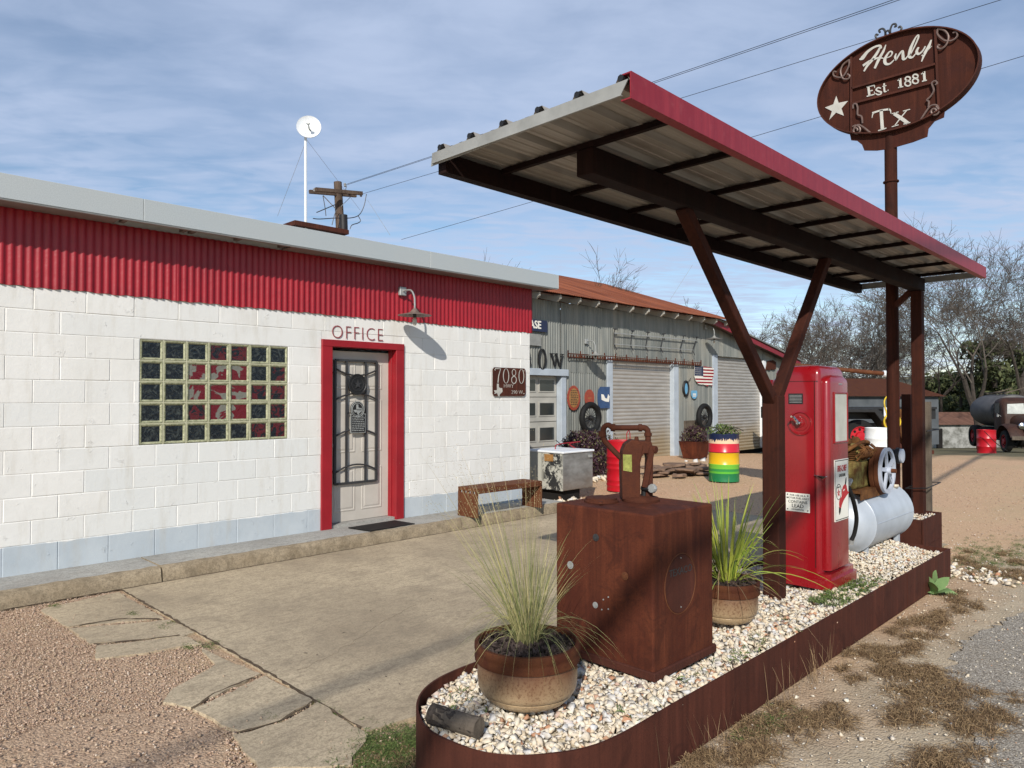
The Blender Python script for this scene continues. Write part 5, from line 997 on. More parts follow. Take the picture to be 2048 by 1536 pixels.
mb = MB(); mb.box(mx_-.08, mx_+.08, 2.2, 2.38, .80, 1.03); mb.build('motor', 'corten_dark', cp, bevel=.01)
mb = MB(); mb.tube(catmull([PY(1697, 975, 2.06), PY(1703, 990, 2.05), PY(1710, 1015, 2.05), PY(1713, 1040, 2.06), PY(1709, 1066, 2.08), PY(1703, 1080, 2.10)], 6), .016, 10); mb.build('hose', 'rubber', cp, smooth=True)
mb = MB(); mb.tube([PY(1704, 1077, 2.10), PY(1702, 1088, 2.11)], .022, 8); mb.tube([(6.2, 2.2, .93), (6.3, 2.22, .95)], .02, 8); mb.build('hose_coupling', 'galv', cp)
r3 = random.Random(9)
for k, (u, v, s_) in enumerate(((1789, 972, .05), (1727, 985, .035))):
    q = PY(u, v, 2.2); P = np.array([[q.x, q.y, q.z]]); tag(stones('loose_rock', P, np.array([s_]), 'chips'), ['white rock wedged on the air tank beside the flywheel', 'small white rock under the rusty engine bed'][k], 'rock')
# ------------------------------------------------------------ glazed pots with grass
def pot(name, label, c, R, Hh, zb, flare):
    t = thing(name, label, 'plant pot', (c[0], c[1], zb)); mb = MB()
    prof = [(R*.60, 0), (R*.74, .012), (R*.84, .035), (R*.86, .046), (R*.845, .050), (R*.90, .056), (R*.93, .075), (R*.945, .12), (R*.94, Hh-.09), (R*.92, Hh-.07)]
    mb.lathe(prof, (c[0], c[1], zb), 48); mb.build('body', 'glaze', t, smooth=True, edge=45)
    mb = MB(); mb.lathe([(R*.94, Hh-.082), (R*.99, Hh-.078), (R*1.0, Hh-.060), (R*.985, Hh-.045), (R*.985, Hh-.038), (R*1.0, Hh-.030), (R*1.0, Hh-.006), (R*.985, Hh), (R*.92, Hh), (R*.90, Hh-.04)], (c[0], c[1], zb), 48); mb.F = [f for f in mb.F if len(f) <= 4]; mb.M = mb.M[:len(mb.F)]; mb.T = mb.T[:len(mb.F)]; mb.build('rim', 'pot_rust', t, smooth=True, edge=40)
    mb = MB(); mb.lathe([(0, Hh-.03), (R*.93, Hh-.03)], (c[0], c[1], zb), 32); mb.build('soil', 'mulch', t)
    n = 1500; a = rng.uniform(0, 2*math.pi, n); rr_ = R*.87*np.sqrt(rng.random(n)); P = np.stack([rr_*np.cos(a), rr_*np.sin(a), Hh-.03+rng.uniform(0, .018, n)+.012*(1-rr_/R)], 1)
    V, F, T = leaves(P, .017); V = V; o = fast_mesh('bark_chips', V, F, 'mulch', T); o.parent = t; tag(o, kind='stuff'); return t
PC1 = (2.40, 2.27); pot('plant_pot', 'cream and brown glazed pot with rusty rim at the kerb end', PC1, .242, .265, .275, 1)
PC2 = (4.13, 2.20); pot('plant_pot', 'brown glazed pot between the square tank and the canopy post', PC2, .198, .25, .27, 1)
def clump(n, c, z, r0, spread, L0, L1, lean=(0, 0)):
    a = rng.uniform(0, 2*math.pi, n); rr_ = r0*np.sqrt(rng.random(n)); P = np.stack([c[0]+rr_*np.cos(a), c[1]+rr_*np.sin(a), np.full(n, z)], 1)
    th = spread*rng.random(n)**.75; a2 = a+rng.normal(0, .5, n); D = np.stack([np.sin(th)*np.cos(a2)+lean[0], np.sin(th)*np.sin(a2)+lean[1], np.cos(th)], 1); return P, D, rng.uniform(L0, L1, n)
g1 = thing('feather_grass', 'tall thin straw-green feather grass growing from the pot at the kerb end', 'grass plant', (PC1[0], PC1[1], .52))
P, D, L = clump(340, (PC1[0]+.0, PC1[1]), .52, .05, .55, .35, .74, (-.05, .05)); blades('leaf_blades', P, D, L, .0022, 'thin', .25, 8, g1)
P, D, L = clump(120, (PC1[0], PC1[1]), .52, .04, .80, .30, .55); blades('leaf_blades', P, D, L, .0020, 'thin', .9, 8, g1)
n = 60; P, D, L = clump(n, PC1, .52, .03, .40, .75, 1.15, (-.16, .18)); blades('seed_stems', P, D, L, .0024, 'thin', .12, 8, g1)
# hazy seed heads at the tips of the tall stems
Pt = []; 
for i in range(n):
    d = D[i]/np.linalg.norm(D[i])
    for k in range(30):
        u = .62+.40*rng.random(); q = P[i]+d*L[i]*u; q[2] -= .12*L[i]*u**2.4; Pt.append(q+rng.normal(0, .010, 3))
Pt = np.array(Pt)-np.array(g1['_o']); V, F, T = leaves(Pt, .0024); o = fast_mesh('seed_heads', V, F, 'thin', T); o.parent = g1; o['kind'] = 'stuff'
g2 = thing('lemon_grass', 'bright yellow-green broad bladed grass clump in the brown pot by the post', 'grass plant', (PC2[0], PC2[1], .49))
P, D, L = clump(105, PC2, .49, .05, .50, .45, .80, (0, 0)); blades('leaf_blades', P, D, L, .011, 'lemon', .16, 10, g2)
P, D, L = clump(46, PC2, .49, .05, 1.05, .35, .72, (.12, -.12)); blades('leaf_blades', P, D, L, .010, 'lemon', .55, 10, g2)
P, D, L = clump(30, PC2, .49, .05, 1.2, .3, .6, (.1, -.1)); blades('dry_blades', P, D, L, .004, 'dry', 1.0, 10, g2)
# ------------------------------------------------------------ corrugated workshop
Y2 = 11.3; ws = thing('workshop', 'grey corrugated iron workshop with rust red roof and three big doors', 'building', (17, Y2, -.05))
def W2(u, v, dy=0.0): return PY(u, v, Y2+dy)
xr = W2(1568, 712).x; xk = 19.9; xl = 9.0; ze = 3.93; zr = W2(1566, 722).z
def ztop(x): return ze if x < xk else ze+(zr-ze)*(x-xk)/(xr-xk)
D1 = (W2(1223, 718).x, W2(1345, 726).x, W2(1223, 716).z); D2 = (W2(1433, 720).x, W2(1524, 728).x, W2(1433, 712).z); D0 = (9.6, W2(1114, 750, .1).x, W2(1112, 752).z)
mb = MB()
for a, b, z0 in ((xl, D0[0], -.1), (D0[0], D0[1], D0[2]), (D0[1], D1[0], -.1), (D1[0], D1[1], D1[2]), (D1[1], D2[0], -.1), (D2[0], D2[1], D2[2]), (D2[1], xr, -.1)):
    q = corrug(a, b, z0, 0, Y2, zt=ztop, wob=.004, pitch=.088, amp=.016, seg=6); mb.add(q.V, q.F)
mb.build('corrugated_wall', 'tin', ws, smooth=True, edge=70)
mb = MB(); mb.box(xr-.05, xr, Y2+.02, 17, -.3, zr); mb.box(xl, xr-.06, Y2+.3, Y2+.35, -.3, zr-.05); mb.box(xl, xl+.05, Y2+.02, 17, -.3, ze); mb.build('inner_wall', 'dark', ws)
# overlapping patch sheets
q = corrug(D0[1]+.35, D0[1]+1.6, 2.25, 2.72, Y2-.012, seg=4); q.build('patch_sheet', 'tin', ws, smooth=True, edge=70)
q = corrug(W2(1225, 0+700).x, W2(1395, 700).x, 2.75, 3.30, Y2-.014, seg=4); q.build('patch_sheet', 'tin', ws, smooth=True, edge=70)
# roof
YE = 10.72; ZE = 4.02; YR_ = 16; ZR = 5.80
mb = MB(); n = int((21.0-8.5)/.0677*3); V = []
for i in range(n+1):
    x = 8.5+(21.0-8.5)*i/n; dz = .012*math.sin(2*math.pi*i/3+.5); V += [(x, YE+.02*math.sin(x*.9), ZE+dz), (x, YR_, ZR+dz)]
mb.add(V, [(2*i, 2*i+2, 2*i+3, 2*i+1) for i in range(n)]); mb.add([(8.5, YR_, ZR), (21, YR_, ZR), (21, 21.5, 3.9), (8.5, 21.5, 3.9)], [(0, 1, 2, 3)]); mb.build('rust_roof', 'rustroof', ws)
mb = MB(); mb.prism([(20.96, YE+.1, ZE-.06), (20.96, YR_, ZR-.06), (20.96, 21.4, 3.85), (20.96, 21.4, 0), (20.96, Y2+.4, 0), (20.96, Y2+.4, 4.0)], (.02, 0, 0)); mb.build('gable', 'tin', ws)
mb = MB(); mb.prism([(8.5, YE+.25, ZE+.01), (8.5, YR_, ZR-.09), (8.5, YR_, ZR-.12), (8.5, YE+.25, ZE-.02)], (12.4, 0, 0)); mb.build('roof_boards', 'soffit', ws)
rx = 8.9
while rx < 20.9: mb = MB(); mb.prism([(rx, YE+.06, ZE-.02), (rx, YE+.06, ZE-.10), (rx, YE+.16, ZE-.17), (rx, Y2+.2, ZE-.02), (rx, Y2+.2, ZE+.10)], (.055, 0, 0)); mb.build('rafter_tail', 'cream', ws); rx += .72
# lean-to roof with red rake board
YL = 10.92; mb = MB(); a = Vector((xk-.1, YL, ze+.10)); b = Vector((xr+.55, YL, zr-.02))
mb.prism([a, b, b-Vector((0, 0, .15)), a-Vector((0, 0, .17))], (0, .03, 0)); mb.build('red_rake_board', 'redfascia', ws)
mb = MB(); mb.prism([a+Vector((-.0, -.05, .004)), b+Vector((.1, -.05, .004)), b+Vector((.1, -.05, .05)), a+Vector((0, -.05, .05))], (0, 5.5, 0)); mb.build('lean_to_roof', 'tin', ws)
mb = MB(); mb.prism([a+Vector((.02, .031, -.01)), b+Vector((0, .031, -.01)), b+Vector((0, .031, -.03)), a+Vector((.02, .031, -.03))], (0, Y2-YL+.05, 0)); mb.build('lean_to_soffit', 'soffit', ws)
# roll doors
def rolldoor(x0, x1, z1, name='roll_door'):
    mb = MB(); V = []; n = int((z1+.08)/.10*6); yy = Y2+.11
    for i in range(n+1):
        z = -.08+(z1+.08)*i/n; p = (i % 6)/6; d = .020*abs(math.sin(math.pi*i/6))**.7; V += [(x0, yy-d, z), (x1, yy-d, z)]
    mb.add(V, [(2*i, 2*i+1, 2*i+3, 2*i+2) for i in range(n)]); mb.box(x0, x1, yy-.03, yy, -.12, -.081); return mb.build(name, 'rolldoor', ws, smooth=True, edge=80)
rolldoor(D1[0]-.02, D1[1]+.02, D1[2]); rolldoor(D2[0]-.02, D2[1]+.02, D2[2])
def post(x0, x1, z1, y0=-.045, y1=.10, mat='trim', z0=-.1): mb = MB(); mb.box(x0, x1, Y2+y0, Y2+y1, z0, z1); return mb.build('door_frame', mat, ws, bevel=.006)
post(W2(1213, 800).x, D1[0], D1[2]+.02); post(D1[1], W2(1355, 800).x, D1[2]+.0, -.045, .10); post(W2(1424, 800).x, D2[0], D2[2]+.02); post(D2[1], D2[1]+.22, D2[2]-.02, -.045, .1, 'white')
# left sectional door with panes
x1 = D0[1]; post(x1, W2(1130, 800).x, D0[2]-.0, -.045, .12); mb = MB(); mb.box(D0[0]-.2, W2(1131, 800).x+.02, Y2-.09, Y2+.1, D0[2]+.001, D0[2]+.16); mb.build('door_header', 'trim', ws, bevel=.006)
mb = MB(); mb.box(D0[0], x1, Y2+.12, Y2+.17, -.1, D0[2]-.002); sd = mb.build('sectional_door', 'cream', ws)
YP = Y2+.10; pr0 = PY(1108, 770, YP).x; pw = pr0-PY(1080, 770, YP).x; gap = PY(1080, 770, YP).x-PY(1070.5, 770, YP).x; zs = [(PY(1094, b, YP).z, PY(1094, a, YP).z) for a, b in ((760, 782), (806, 830), (855, 880))]
for k in range(6):
    for (z0, z1) in zs[:3]:
        xb = pr0-k*(pw+gap); xa = xb-pw
        if xa < D0[0]: continue
        mb = MB(); mb.box(xa-.03, xb+.03, Y2+.105, Y2+.1195, z0-.03, z1+.03, m=0); mb.box(xa, xb, Y2+.100, Y2+.1045, z0, z1, m=1); mb.build('pane', ['cream', 'glass'], sd)
mb = MB()
for z in [PY(1094, v, YP).z for v in (794, 843, 893)]: mb.box(D0[0], x1, Y2+.116, Y2+.1195, z-.006, z+.006)
mb.build('panel_seam', 'dark', sd)
mb = MB(); mb.box(W2(1366, 850).x, W2(1410, 850).x, Y2-.05, Y2-.022, .0, .95); mb.build('board_patch', 'wood', ws)
# ---- things fixed on the workshop wall
yy = Y2-.06
def PW(u, v, d=0.0): return PY(u, v, yy-d)
p, q = PW(1048, 637), PW(1093, 664); mb = MB(); mb.box(p.x-.5, q.x, yy-.03, yy, q.z-.01, p.z, m=0); put_text(mb, 'ASE', (PW(1069, 650).x, yy-.032, PW(1069, 650).z), (1, 0, 0), (0, 0, 1), .25, .004, 1, bold=.006, sx=.95); tag(mb.build('letter_board', ['navy', 'letter_white']), 'dark navy board with white letters ASE half hidden by the office corner', 'sign')
p, q = PW(1045, 664), PW(1081, 692); mb = MB(); mb.box(p.x-.5, q.x, yy-.02, yy, q.z, p.z-.02); tag(mb.build('blank_board', 'flash'), 'blank grey board under the navy letter board', 'board')
mb = MB(); 
def rib(l, ws_): P = catmull([PW(u, v) for u, v in l], 5); mb.stroke(P, [w for w in (ws_ if isinstance(ws_, list) else [ws_]*len(P))], (0, -1, 0), .03)
P = ell(PW(1083.5, 718.5), .115, .235, (1, 0, 0), (0, 0, 1), 24); mb.stroke(P, [.022+.035*abs(math.cos(2*math.pi*i/24)) for i in range(24)], (0, -1, 0), .03, closed=True)
P = ell(PW(1052, 711), .10, .10, (1, 0, 0), (0, 0, 1), 20); mb.stroke(P, [.022+.03*abs(math.cos(2*math.pi*i/20)) for i in range(20)], (0, -1, 0), .03, closed=True); P = ell(PW(1052, 726), .12, .12, (1, 0, 0), (0, 0, 1), 20); mb.stroke(P, [.022+.03*abs(math.cos(2*math.pi*i/20)) for i in range(20)], (0, -1, 0), .03, closed=True)
for l, w in (([(1102, 707), (1109, 733)], .05), ([(1109, 733), (1113, 709)], .022), ([(1111, 707), (1119, 734)], .05), ([(1119, 734), (1124, 709)], .022)):
    mb.stroke([PW(*l[0]), PW(*l[1])], [w, w*.7], (0, -1, 0), .03)
for u0, u1, v in ((1099, 1106, 707), (1120, 1127, 708.5), (1108, 1114, 707.6)): mb.stroke([PW(u0, v), PW(u1, v+.5)], .018, (0, -1, 0), .03)
tag(mb.build('wall_lettering', 'letter_black'), 'tall thin black serif letters ending in O W over the left workshop door', 'lettering')
def disc(name, u, v, a, b, mats, label, scallop=0, extra=None, cat='sign'):
    mb = MB(); c = PW(u, v); n = 48; pts = []
    for i in range(n): t = 2*math.pi*i/n; k = 1+(.035*math.cos(scallop*t) if scallop else 0); pts.append((c.x+a*k*math.cos(t), yy, c.z+b*k*math.sin(t)))
    mb.prism(pts, (0, -.012, 0), m=0)
    if extra: extra(mb, c)
    return tag(mb.build(name, mats), label, cat)
def ex1(mb, c):
    mb.prism(ell((c.x, yy-.0125, c.z), .18, .235, (1, 0, 0), (0, 0, 1), 32), (0, -.004, 0), m=1); r_ = random.Random(4)
    for k in range(9):
        x = c.x-.12
        while x < c.x+.12:
            w = r_.uniform(.02, .06); mb.box(x, x+w, yy-.018, yy-.0166, c.z+.17-k*.042, c.z+.188-k*.042, m=2); x += w+.018
disc('round_sign', 1147, 796, .245, .30, ['orange', 'gold', 'letter_black'], 'orange scalloped round sign with small dark writing left of the roll door', 22, ex1)
disc('round_sign', 1178.5, 796, .19, .215, ['orange', 'gold'], 'plain orange oval sign with a thin centre line above the wire wheel', 0, lambda mb, c: mb.box(c.x-.07, c.x+.07, yy-.0135, yy-.0122, c.z-.012, c.z+.008, m=1))
mb = MB(); c = PW(1208, 795); s_ = .29; mb.prism([(c.x+px_*s_, yy, c.z+pz_*s_*.95) for px_, pz_ in ((-.55, 1), (.8, 1), (.8, -1), (-.55, -1), (-.8, -.75), (-.95, -.3), (-.95, .3), (-.8, .75))], (0, -.012, 0), m=0)
mb.prism([(c.x+px_*s_, yy-.0122, c.z+pz_*s_) for px_, pz_ in ((-.45, .3), (-.1, .25), (.1, -.05), (.4, -.1), (.55, .3), (.75, .1), (.65, -.4), (.1, -.35), (-.4, -.2))], (0, -.003, 0), m=1); tag(mb.build('bottle_cap_sign', ['blue', 'letter_white']), 'dark blue sign with pale bird shape beside the left roll door post', 'sign')
# flag cut as a map outline
mb = MB(); fl = [(1389, 731), (1398, 733), (1410, 733), (1422, 735), (1427, 737), (1426, 743), (1427, 749), (1424, 758), (1424, 766), (1424, 773), (1421, 770), (1417, 770), (1414, 773), (1411, 771), (1407, 769), (1402, 769), (1396, 768), (1391, 762), (1388, 752), (1388, 741)]
P = [PW(u, v) for u, v in fl]; zt = max(p.z for p in P); zb = min(p.z for p in P); x0 = min(p.x for p in P); x1_ = max(p.x for p in P); MPoly = [(p.x, p.z) for p in P]
def clip(poly, za, zb_, xa=-1e9, xb=1e9):
    def cl(pl, f, g):
        out = []
        for i in range(len(pl)):
            a, b = pl[i-1], pl[i]; fa, fb = f(a), f(b)
            if fa >= 0: out.append(a) if False else None
            if (fa >= 0) != (fb >= 0): t = fa/(fa-fb); out.append((a[0]+(b[0]-a[0])*t, a[1]+(b[1]-a[1])*t))
            if fb >= 0: out.append(b)
        return out
    for f in (lambda p: p[1]-za, lambda p: zb_-p[1], lambda p: p[0]-xa, lambda p: xb-p[0]):
        poly = cl(poly, f, None)
        if len(poly) < 3: return []
    return poly
mb.prism([(x, yy-.002, z) for x, z in MPoly], (0, -.010, 0), m=1); n = 13; xc_ = x0+(x1_-x0)*.44; zc_ = zt-(zt-zb)*.50
for k in range(n):
    za = zt-(zt-zb)*(k+1)/n; zb2 = zt-(zt-zb)*k/n
    if k % 2 == 0:
        pl = clip(MPoly, za, zb2, xc_ if zb2 > zc_+.01 else -1e9)
        if pl: mb.prism([(x, yy-.0125, z) for x, z in pl], (0, -.003, 0), m=0)
pl = clip(MPoly, zc_, zt, -1e9, xc_); mb.prism([(x, yy-.0126, z) for x, z in pl], (0, -.004, 0), m=2)
for i in range(6):
    for j in range(5):
        mb.prism(star((x0+.07+i*.062, yy-.0168, zt-.07-j*.058), .016, (1, 0, 0), (0, 0, 1)), (0, -.001, 0), m=1)
tag(mb.build('flag_map_sign', ['redtrim', 'letter_white', 'navy']), 'stars and stripes flag cut out as a country map by the right roll door', 'sign')
mb = MB(); c = PW(1372, 777); mb.tube(ell(c, .13, .21, (1, 0, 0), (0, 0, 1), 24), .035, 8, close=True, m=0); mb.prism(ell(c+Vector((0, .01, 0)), .10, .17, (1, 0, 0), (0, 0, 1), 20), (0, -.01, 0), m=1); mb.tube(catmull([PW(1374, 766), PW(1379, 760), PW(1382, 756)], 4), .008, 5, m=0); tag(mb.build('wreath', ['black', 'skyblue']), 'black oval ring wreath with pale blue centre on the workshop wall', 'wreath')
mb = MB(); c = PW(1388, 789); mb.prism([(c.x+px_*.17, yy, c.z+pz_*.12) for px_, pz_ in ((-1, .7), (-.8, 1), (.8, 1), (1, .7), (1, -.3), (.6, -.9), (0, -1.1), (-.6, -.9), (-1, -.2))], (0, -.012, 0), m=0); mb.box(c.x-.09, c.x+.09, yy-.014, yy-.0122, c.z-.01, c.z+.03, m=1); mb.box(c.x-.09, c.x+.09, yy-.014, yy-.0122, c.z-.06, c.z-.03, m=1); tag(mb.build('blue_sign', ['skyblue', 'letter_white']), 'small light blue shield shaped sign under the map flag', 'sign')
mb = MB(); mb.prism([PW(u, v) for u, v in ((1535, 722), (1545, 720), (1551, 724), (1551, 738), (1546, 740), (1542, 738), (1538, 741), (1534, 739), (1530, 742), (1532, 732))], (0, -.02, 0)); tag(mb.build('rust_wall_piece', 'pump_rust'), 'rusty head shaped metal cut-out at the far right of the workshop wall', 'ornament')
# rail with teeth and the rod frame
mb = MB(); a, b = PW(1136, 707, .05), PW(1402, 725.5, .05); mb.bar(a, b, .025, .022); mb.bar(a-Vector((0, 0, .08)), b-Vector((0, 0, .08)), .022, .02)
for k in range(14): t = k/13; p = a.lerp(b, t); mb.bar(p+Vector((0, 0, .08)), p-Vector((0, 0, .10)), .022, .02, upv=(0, 1, 0))
for k in range(60): t = k/59; p = a.lerp(b, t); mb.box(p.x-.012, p.x+.012, p.y-.012, p.y+.012, p.z-.085, p.z-.02)
tag(mb.build('hook_rail', 'corten'), 'long rusty toothed rail fixed across the workshop over the roll door', 'rail')
fr = thing('rod_frame', 'grey rod frame with small brackets above the long toothed rail', 'frame', tuple(PW(1310, 680)))
L0, L1 = PW(1228, 666, .05), PW(1392, 681, .05); M0, M1 = PW(1228, 688, .05), PW(1385, 700, .05); mb = MB(); mb.bar(L0, L1, .022); mb.bar(M0, M1, .018); mb.build('rods', 'galv', fr)
for t in (.0, .19, .37, .56, .82, 1.0):
    mb = MB(); a, b = L0.lerp(L1, t), M0.lerp(M1, t); mb.bar(a, b, .018, upv=(0, 1, 0)); mb.box(a.x-.05, a.x+.07, a.y-.06, a.y-.02, a.z+.09, a.z+.11); mb.bar(b, b+Vector((.09, -.02, -.15)), .016, upv=(0, 1, 0)); mb.bar(a, a+Vector((0, -.03, .10)), .016, upv=(0, 1, 0)); mb.build('bracket', 'grille', fr)
q = W2(1169, 683); lamp('gooseneck_lamp', 'grey gooseneck wall lamp between the O W letters and left roll door', (q.x, Y2-.03, q.z), 'lamps on the workshop wall', 1.15)
q = W2(1408, 655); lamp('gooseneck_lamp', 'grey gooseneck wall lamp above the map flag at the right roll door', (q.x, Y2-.03, q.z), 'lamps on the workshop wall', 1.15)
# spoked wheels on iron stands
def wheel_stand(label, loc, s_=1.0, tilt=0):
    t = thing('wheel_stand', label, 'wheel', loc, 'old spoked wheels on stands', world=False); h = 1.18
    mb = MB(); mb.tube(ell((0, 0, h), .29*s_, .29*s_, (1, 0, 0), (0, 0, 1), 36), .065*s_, 10, close=True); mb.build('tyre', 'rubber', t, smooth=True)
    mb = MB(); mb.tube(ell((0, 0, h), .235*s_, .235*s_, (1, 0, 0), (0, 0, 1), 32), .022, 6, close=True); mb.lathe([(0, -.08), (.05, -.07), (.07, .0), (.05, .04)], (0, 0, h), 14, 'y')
    for k in range(18): a = 2*math.pi*k/18; mb.tube([(.04*math.cos(a+.5), -.03+.01*math.cos(a), h+.05*math.sin(a+.5)), (.235*s_*math.cos(a), 0, h+.235*s_*math.sin(a))], .008, 4)
    mb.build('spokes', 'black', t, smooth=True)
    mb = MB(); mb.tube([(0, .03, 0), (0, .03, h-.28)], .022, 8); mb.tube([(-.12, .03, h-.62), (0, .03, h-.33), (.1, .03, h-.5)], .012, 6); mb.build('stand', 'black', t); return t
g_ = W2(1181, 900); wheel_stand('black spoked wheel on a stand left of the roll door, above the purple bush', (PY(1181, 836, Y2-.4).x, Y2-.4, PY(1181, 836, Y2-.4).z-1.18), 1.12)
wheel_stand('black spoked wheel on a stand between the two roll doors', (PY(1409, 834, Y2-.4).x, Y2-.4, PY(1409, 834, Y2-.4).z-1.18), 1.15)
# ------------------------------------------------------------ yard things
def bush(name, label, cat, c, rx_, ry_, h, n, mat, size, z0=0.0, stems=True, group=None):
    t = thing(name, label, cat, (c[0], c[1], z0), group); a = rng.uniform(0, 2*math.pi, n); u = rng.random(n)**.5; z = rng.random(n)
    lob = 1+.22*np.sin(a*3+z*4)+.15*np.sin(a*7+1); P = np.stack([rx_*u*np.cos(a)*lob*np.sqrt(np.maximum(0.05, 1-z**2*.8)), ry_*u*np.sin(a)*lob*np.sqrt(np.maximum(.05, 1-z**2*.8)), .03+h*z*(.85+.3*rng.random(n))], 1)
    V, F, T = leaves(P, size); o = fast_mesh('foliage', V, F, mat, T); o.parent = t
    if stems:
        mb = MB()
        for k in range(16): a_ = random.uniform(0, 6.28); s_ = random.uniform(.3, .9); mb.tube(catmull([(c[0]+.04*math.cos(a_), c[1]+.04*math.sin(a_), z0), (c[0]+rx_*.4*s_*math.cos(a_), c[1]+ry_*.4*s_*math.sin(a_), z0+h*.5), (c[0]+rx_*s_*math.cos(a_), c[1]+ry_*s_*math.sin(a_), z0+h*random.uniform(.8, 1.1))], 3), .008, 4)
        mb.build('stems', 'bark', t)
    return t
q = GZ(1183, 945, 0); bush('purple_bush', 'wide dark purple-leaved bush behind the metal chest and red drum', 'bush', (12.0, 9.6), 1.0, .6, .80, 15000, 'purple', .026)
# icebox chest
ib = thing('ice_chest', 'old white and zinc metal ice chest with flaking tar beside the office corner', 'chest', (9.9, 8.35, 0))
A0 = GZ(1118, 1000, .0); c1_, c2_, c3_ = PD(1124, 988, 0), 0, 0
bxx0, bxx1, byy0, byy1, bz0, bz1 = 8.66, 10.02, 7.62, 8.52, .16, .80
pA = GZ(1126, 985, .14); bxx0, byy0 = pA.x, pA.y; pB = PY(1186, 975, byy0); bxx1 = pB.x; pC = PX(1064, 960, bxx0); byy1 = pC.y+.1; bz1 = PX(1126, 908, bxx0).z
bz1 = (EYE-(908-794)/1435*((Vector((bxx0, byy0, 0))-CAMP).dot(FW)))
mb = MB(); mb.box(bxx0, bxx1, byy0, byy1, bz0, bz1, m=0); o = mb; o.M = [1 if k == 0 else 0 for k in range(6)]; 
ic = mb.build('body', ['zinc', 'zinc'], ib, bevel=.012, seg=2)
mb = MB(); mb.box(-.004, -.001, 0, byy1-byy0, 0, bz1-bz0); mb.V = [(x, y, z) for x, y, z in mb.V]; pn = bpy.data.objects.new; ft = mb.build('end_panel', 'tar'); ft.location = (bxx0-9.9, byy0-8.35, bz0); ft.parent = ib
mb = MB(); mb.box(bxx0-.02, bxx1+.02, byy0-.02, byy1+.02, bz1+.001, bz1+.035); mb.build('lid', 'white', ib, bevel=.008)
mb = MB(); mb.box(bxx1-.12, bxx1-.05, byy0-.03, byy0, bz1-.09, bz1-.05); mb.build('latch', 'galv', ib)
mb = MB(); mb.box(bxx0-.02, bxx0-.005, byy0+.2, byy0+.38, bz1-.13, bz1-.02); mb.build('bracket', 'gold', ib)
mb = MB(); mb.box(bxx0+.08, bxx1-.25, byy0+.08, byy1-.05, -.01, bz0-.001); mb.build('base', 'dark', ib)
mb = MB(); mb.tube(catmull([(bxx0+.35, byy1-.3, bz1+.03), (bxx0+.42, byy1-.3, bz1+.11), (bxx0+1.0, byy1-.3, bz1+.13), (bxx1-.1, byy1-.35, bz1+.11), (bxx1+.0, byy1-.4, bz1+.03)], 6), .009, 6); tag(mb.build('red_tube', 'redtrim'), 'thin bent red tube lying over the back of the metal chest', 'tube')
# drums
def drum(mb, r, h, m=0, n=36, ribs=(.33, .66)):
    prof = [(0, .02), (r*.96, .02), (r*.98, .0), (r*1.01, .005), (r*1.01, .02), (r, .03)]
    for f in ribs: z = h*f; prof += [(r, z-.022), (r*1.03, z-.008), (r*1.03, z+.008), (r, z+.022)]
    prof += [(r, h-.03), (r*1.01, h-.02), (r*1.01, h), (r*.97, h), (r*.96, h-.02), (0, h-.02)]
    mb.lathe(prof, (0, 0, 0), n, m=m)
def put_drum(name, label, cat, loc, r, h, mat, ribs=(.33, .66), group=None):
    mb = MB(); drum(mb, r, h, ribs=ribs); o = mb.build(name, mat, smooth=True, edge=40); o.location = loc; return tag(o, label, cat, group)
put_drum('metal_drum', 'bright red ribbed steel drum behind the rusty hand pump', 'drum', (10.45, 7.55, 0), .285, .88, 'reddrum', (.12, .22, .45, .55, .68))
mb = MB(); mb.tube(catmull([(10.5, 7.5, .88), (10.5, 7.5, 1.0), (10.56, 7.5, 1.05), (10.62, 7.52, 1.0), (10.6, 7.5, .88)], 5), .008, 6); tag(mb.build('red_wire_loop', 'redtrim'), 'small red wire loop standing on the red drum', 'wire loop')
q = GZ(1459, 960, 0); put_drum('painted_barrel', 'barrel painted in blue, cream, red, yellow and green bands holding plants', 'barrel', (13.02, 6.98, 0), .29, .93, 'banded', (.36, .62))
bush('barrel_plant', 'sprawling green plants growing out of the painted barrel', 'plant', (13.02, 6.98), .30, .30, .17, 330, 'weed', .028, .90, False)
mb = MB()
for k in range(7): a_ = k*.9; mb.tube(catmull([(13.02, 6.98, .9), (13.02+.2*math.cos(a_), 6.98+.2*math.sin(a_), 1.05), (13.02+.38*math.cos(a_), 6.98+.38*math.sin(a_), 1.0+.05*math.sin(k))], 4), .007, 4)
mb.build('stems', 'bark', bpy.data.objects['barrel_plant'])
mb.V = []; q = PD(1757, 888, 14.2); put_drum('metal_drum', 'white steel drum behind the red fuel pump', 'drum', (PD(1757, 888, 14.0).x, PD(1757, 888, 14.0).y, .02), .24, 1.03, 'whitedrum', (.56, .80))
q = PD(1973, 908, 25.2); put_drum('metal_drum', 'red steel drum standing in front of the old tanker truck', 'drum', (q.x, q.y, q.z-.02), .29, .87, 'reddrum', (.33, .66))
mb = MB(); a, b = PD(1968, 862, 24.8), PD(2016, 903, 24.4); mb.tube(catmull([a, a.lerp(b, .5)+Vector((0, 0, -.06)), b], 5), .012, 5); tag(mb.build('cable', 'rubber'), 'thin grey cable running from the far red drum to the truck wheel', 'cable')
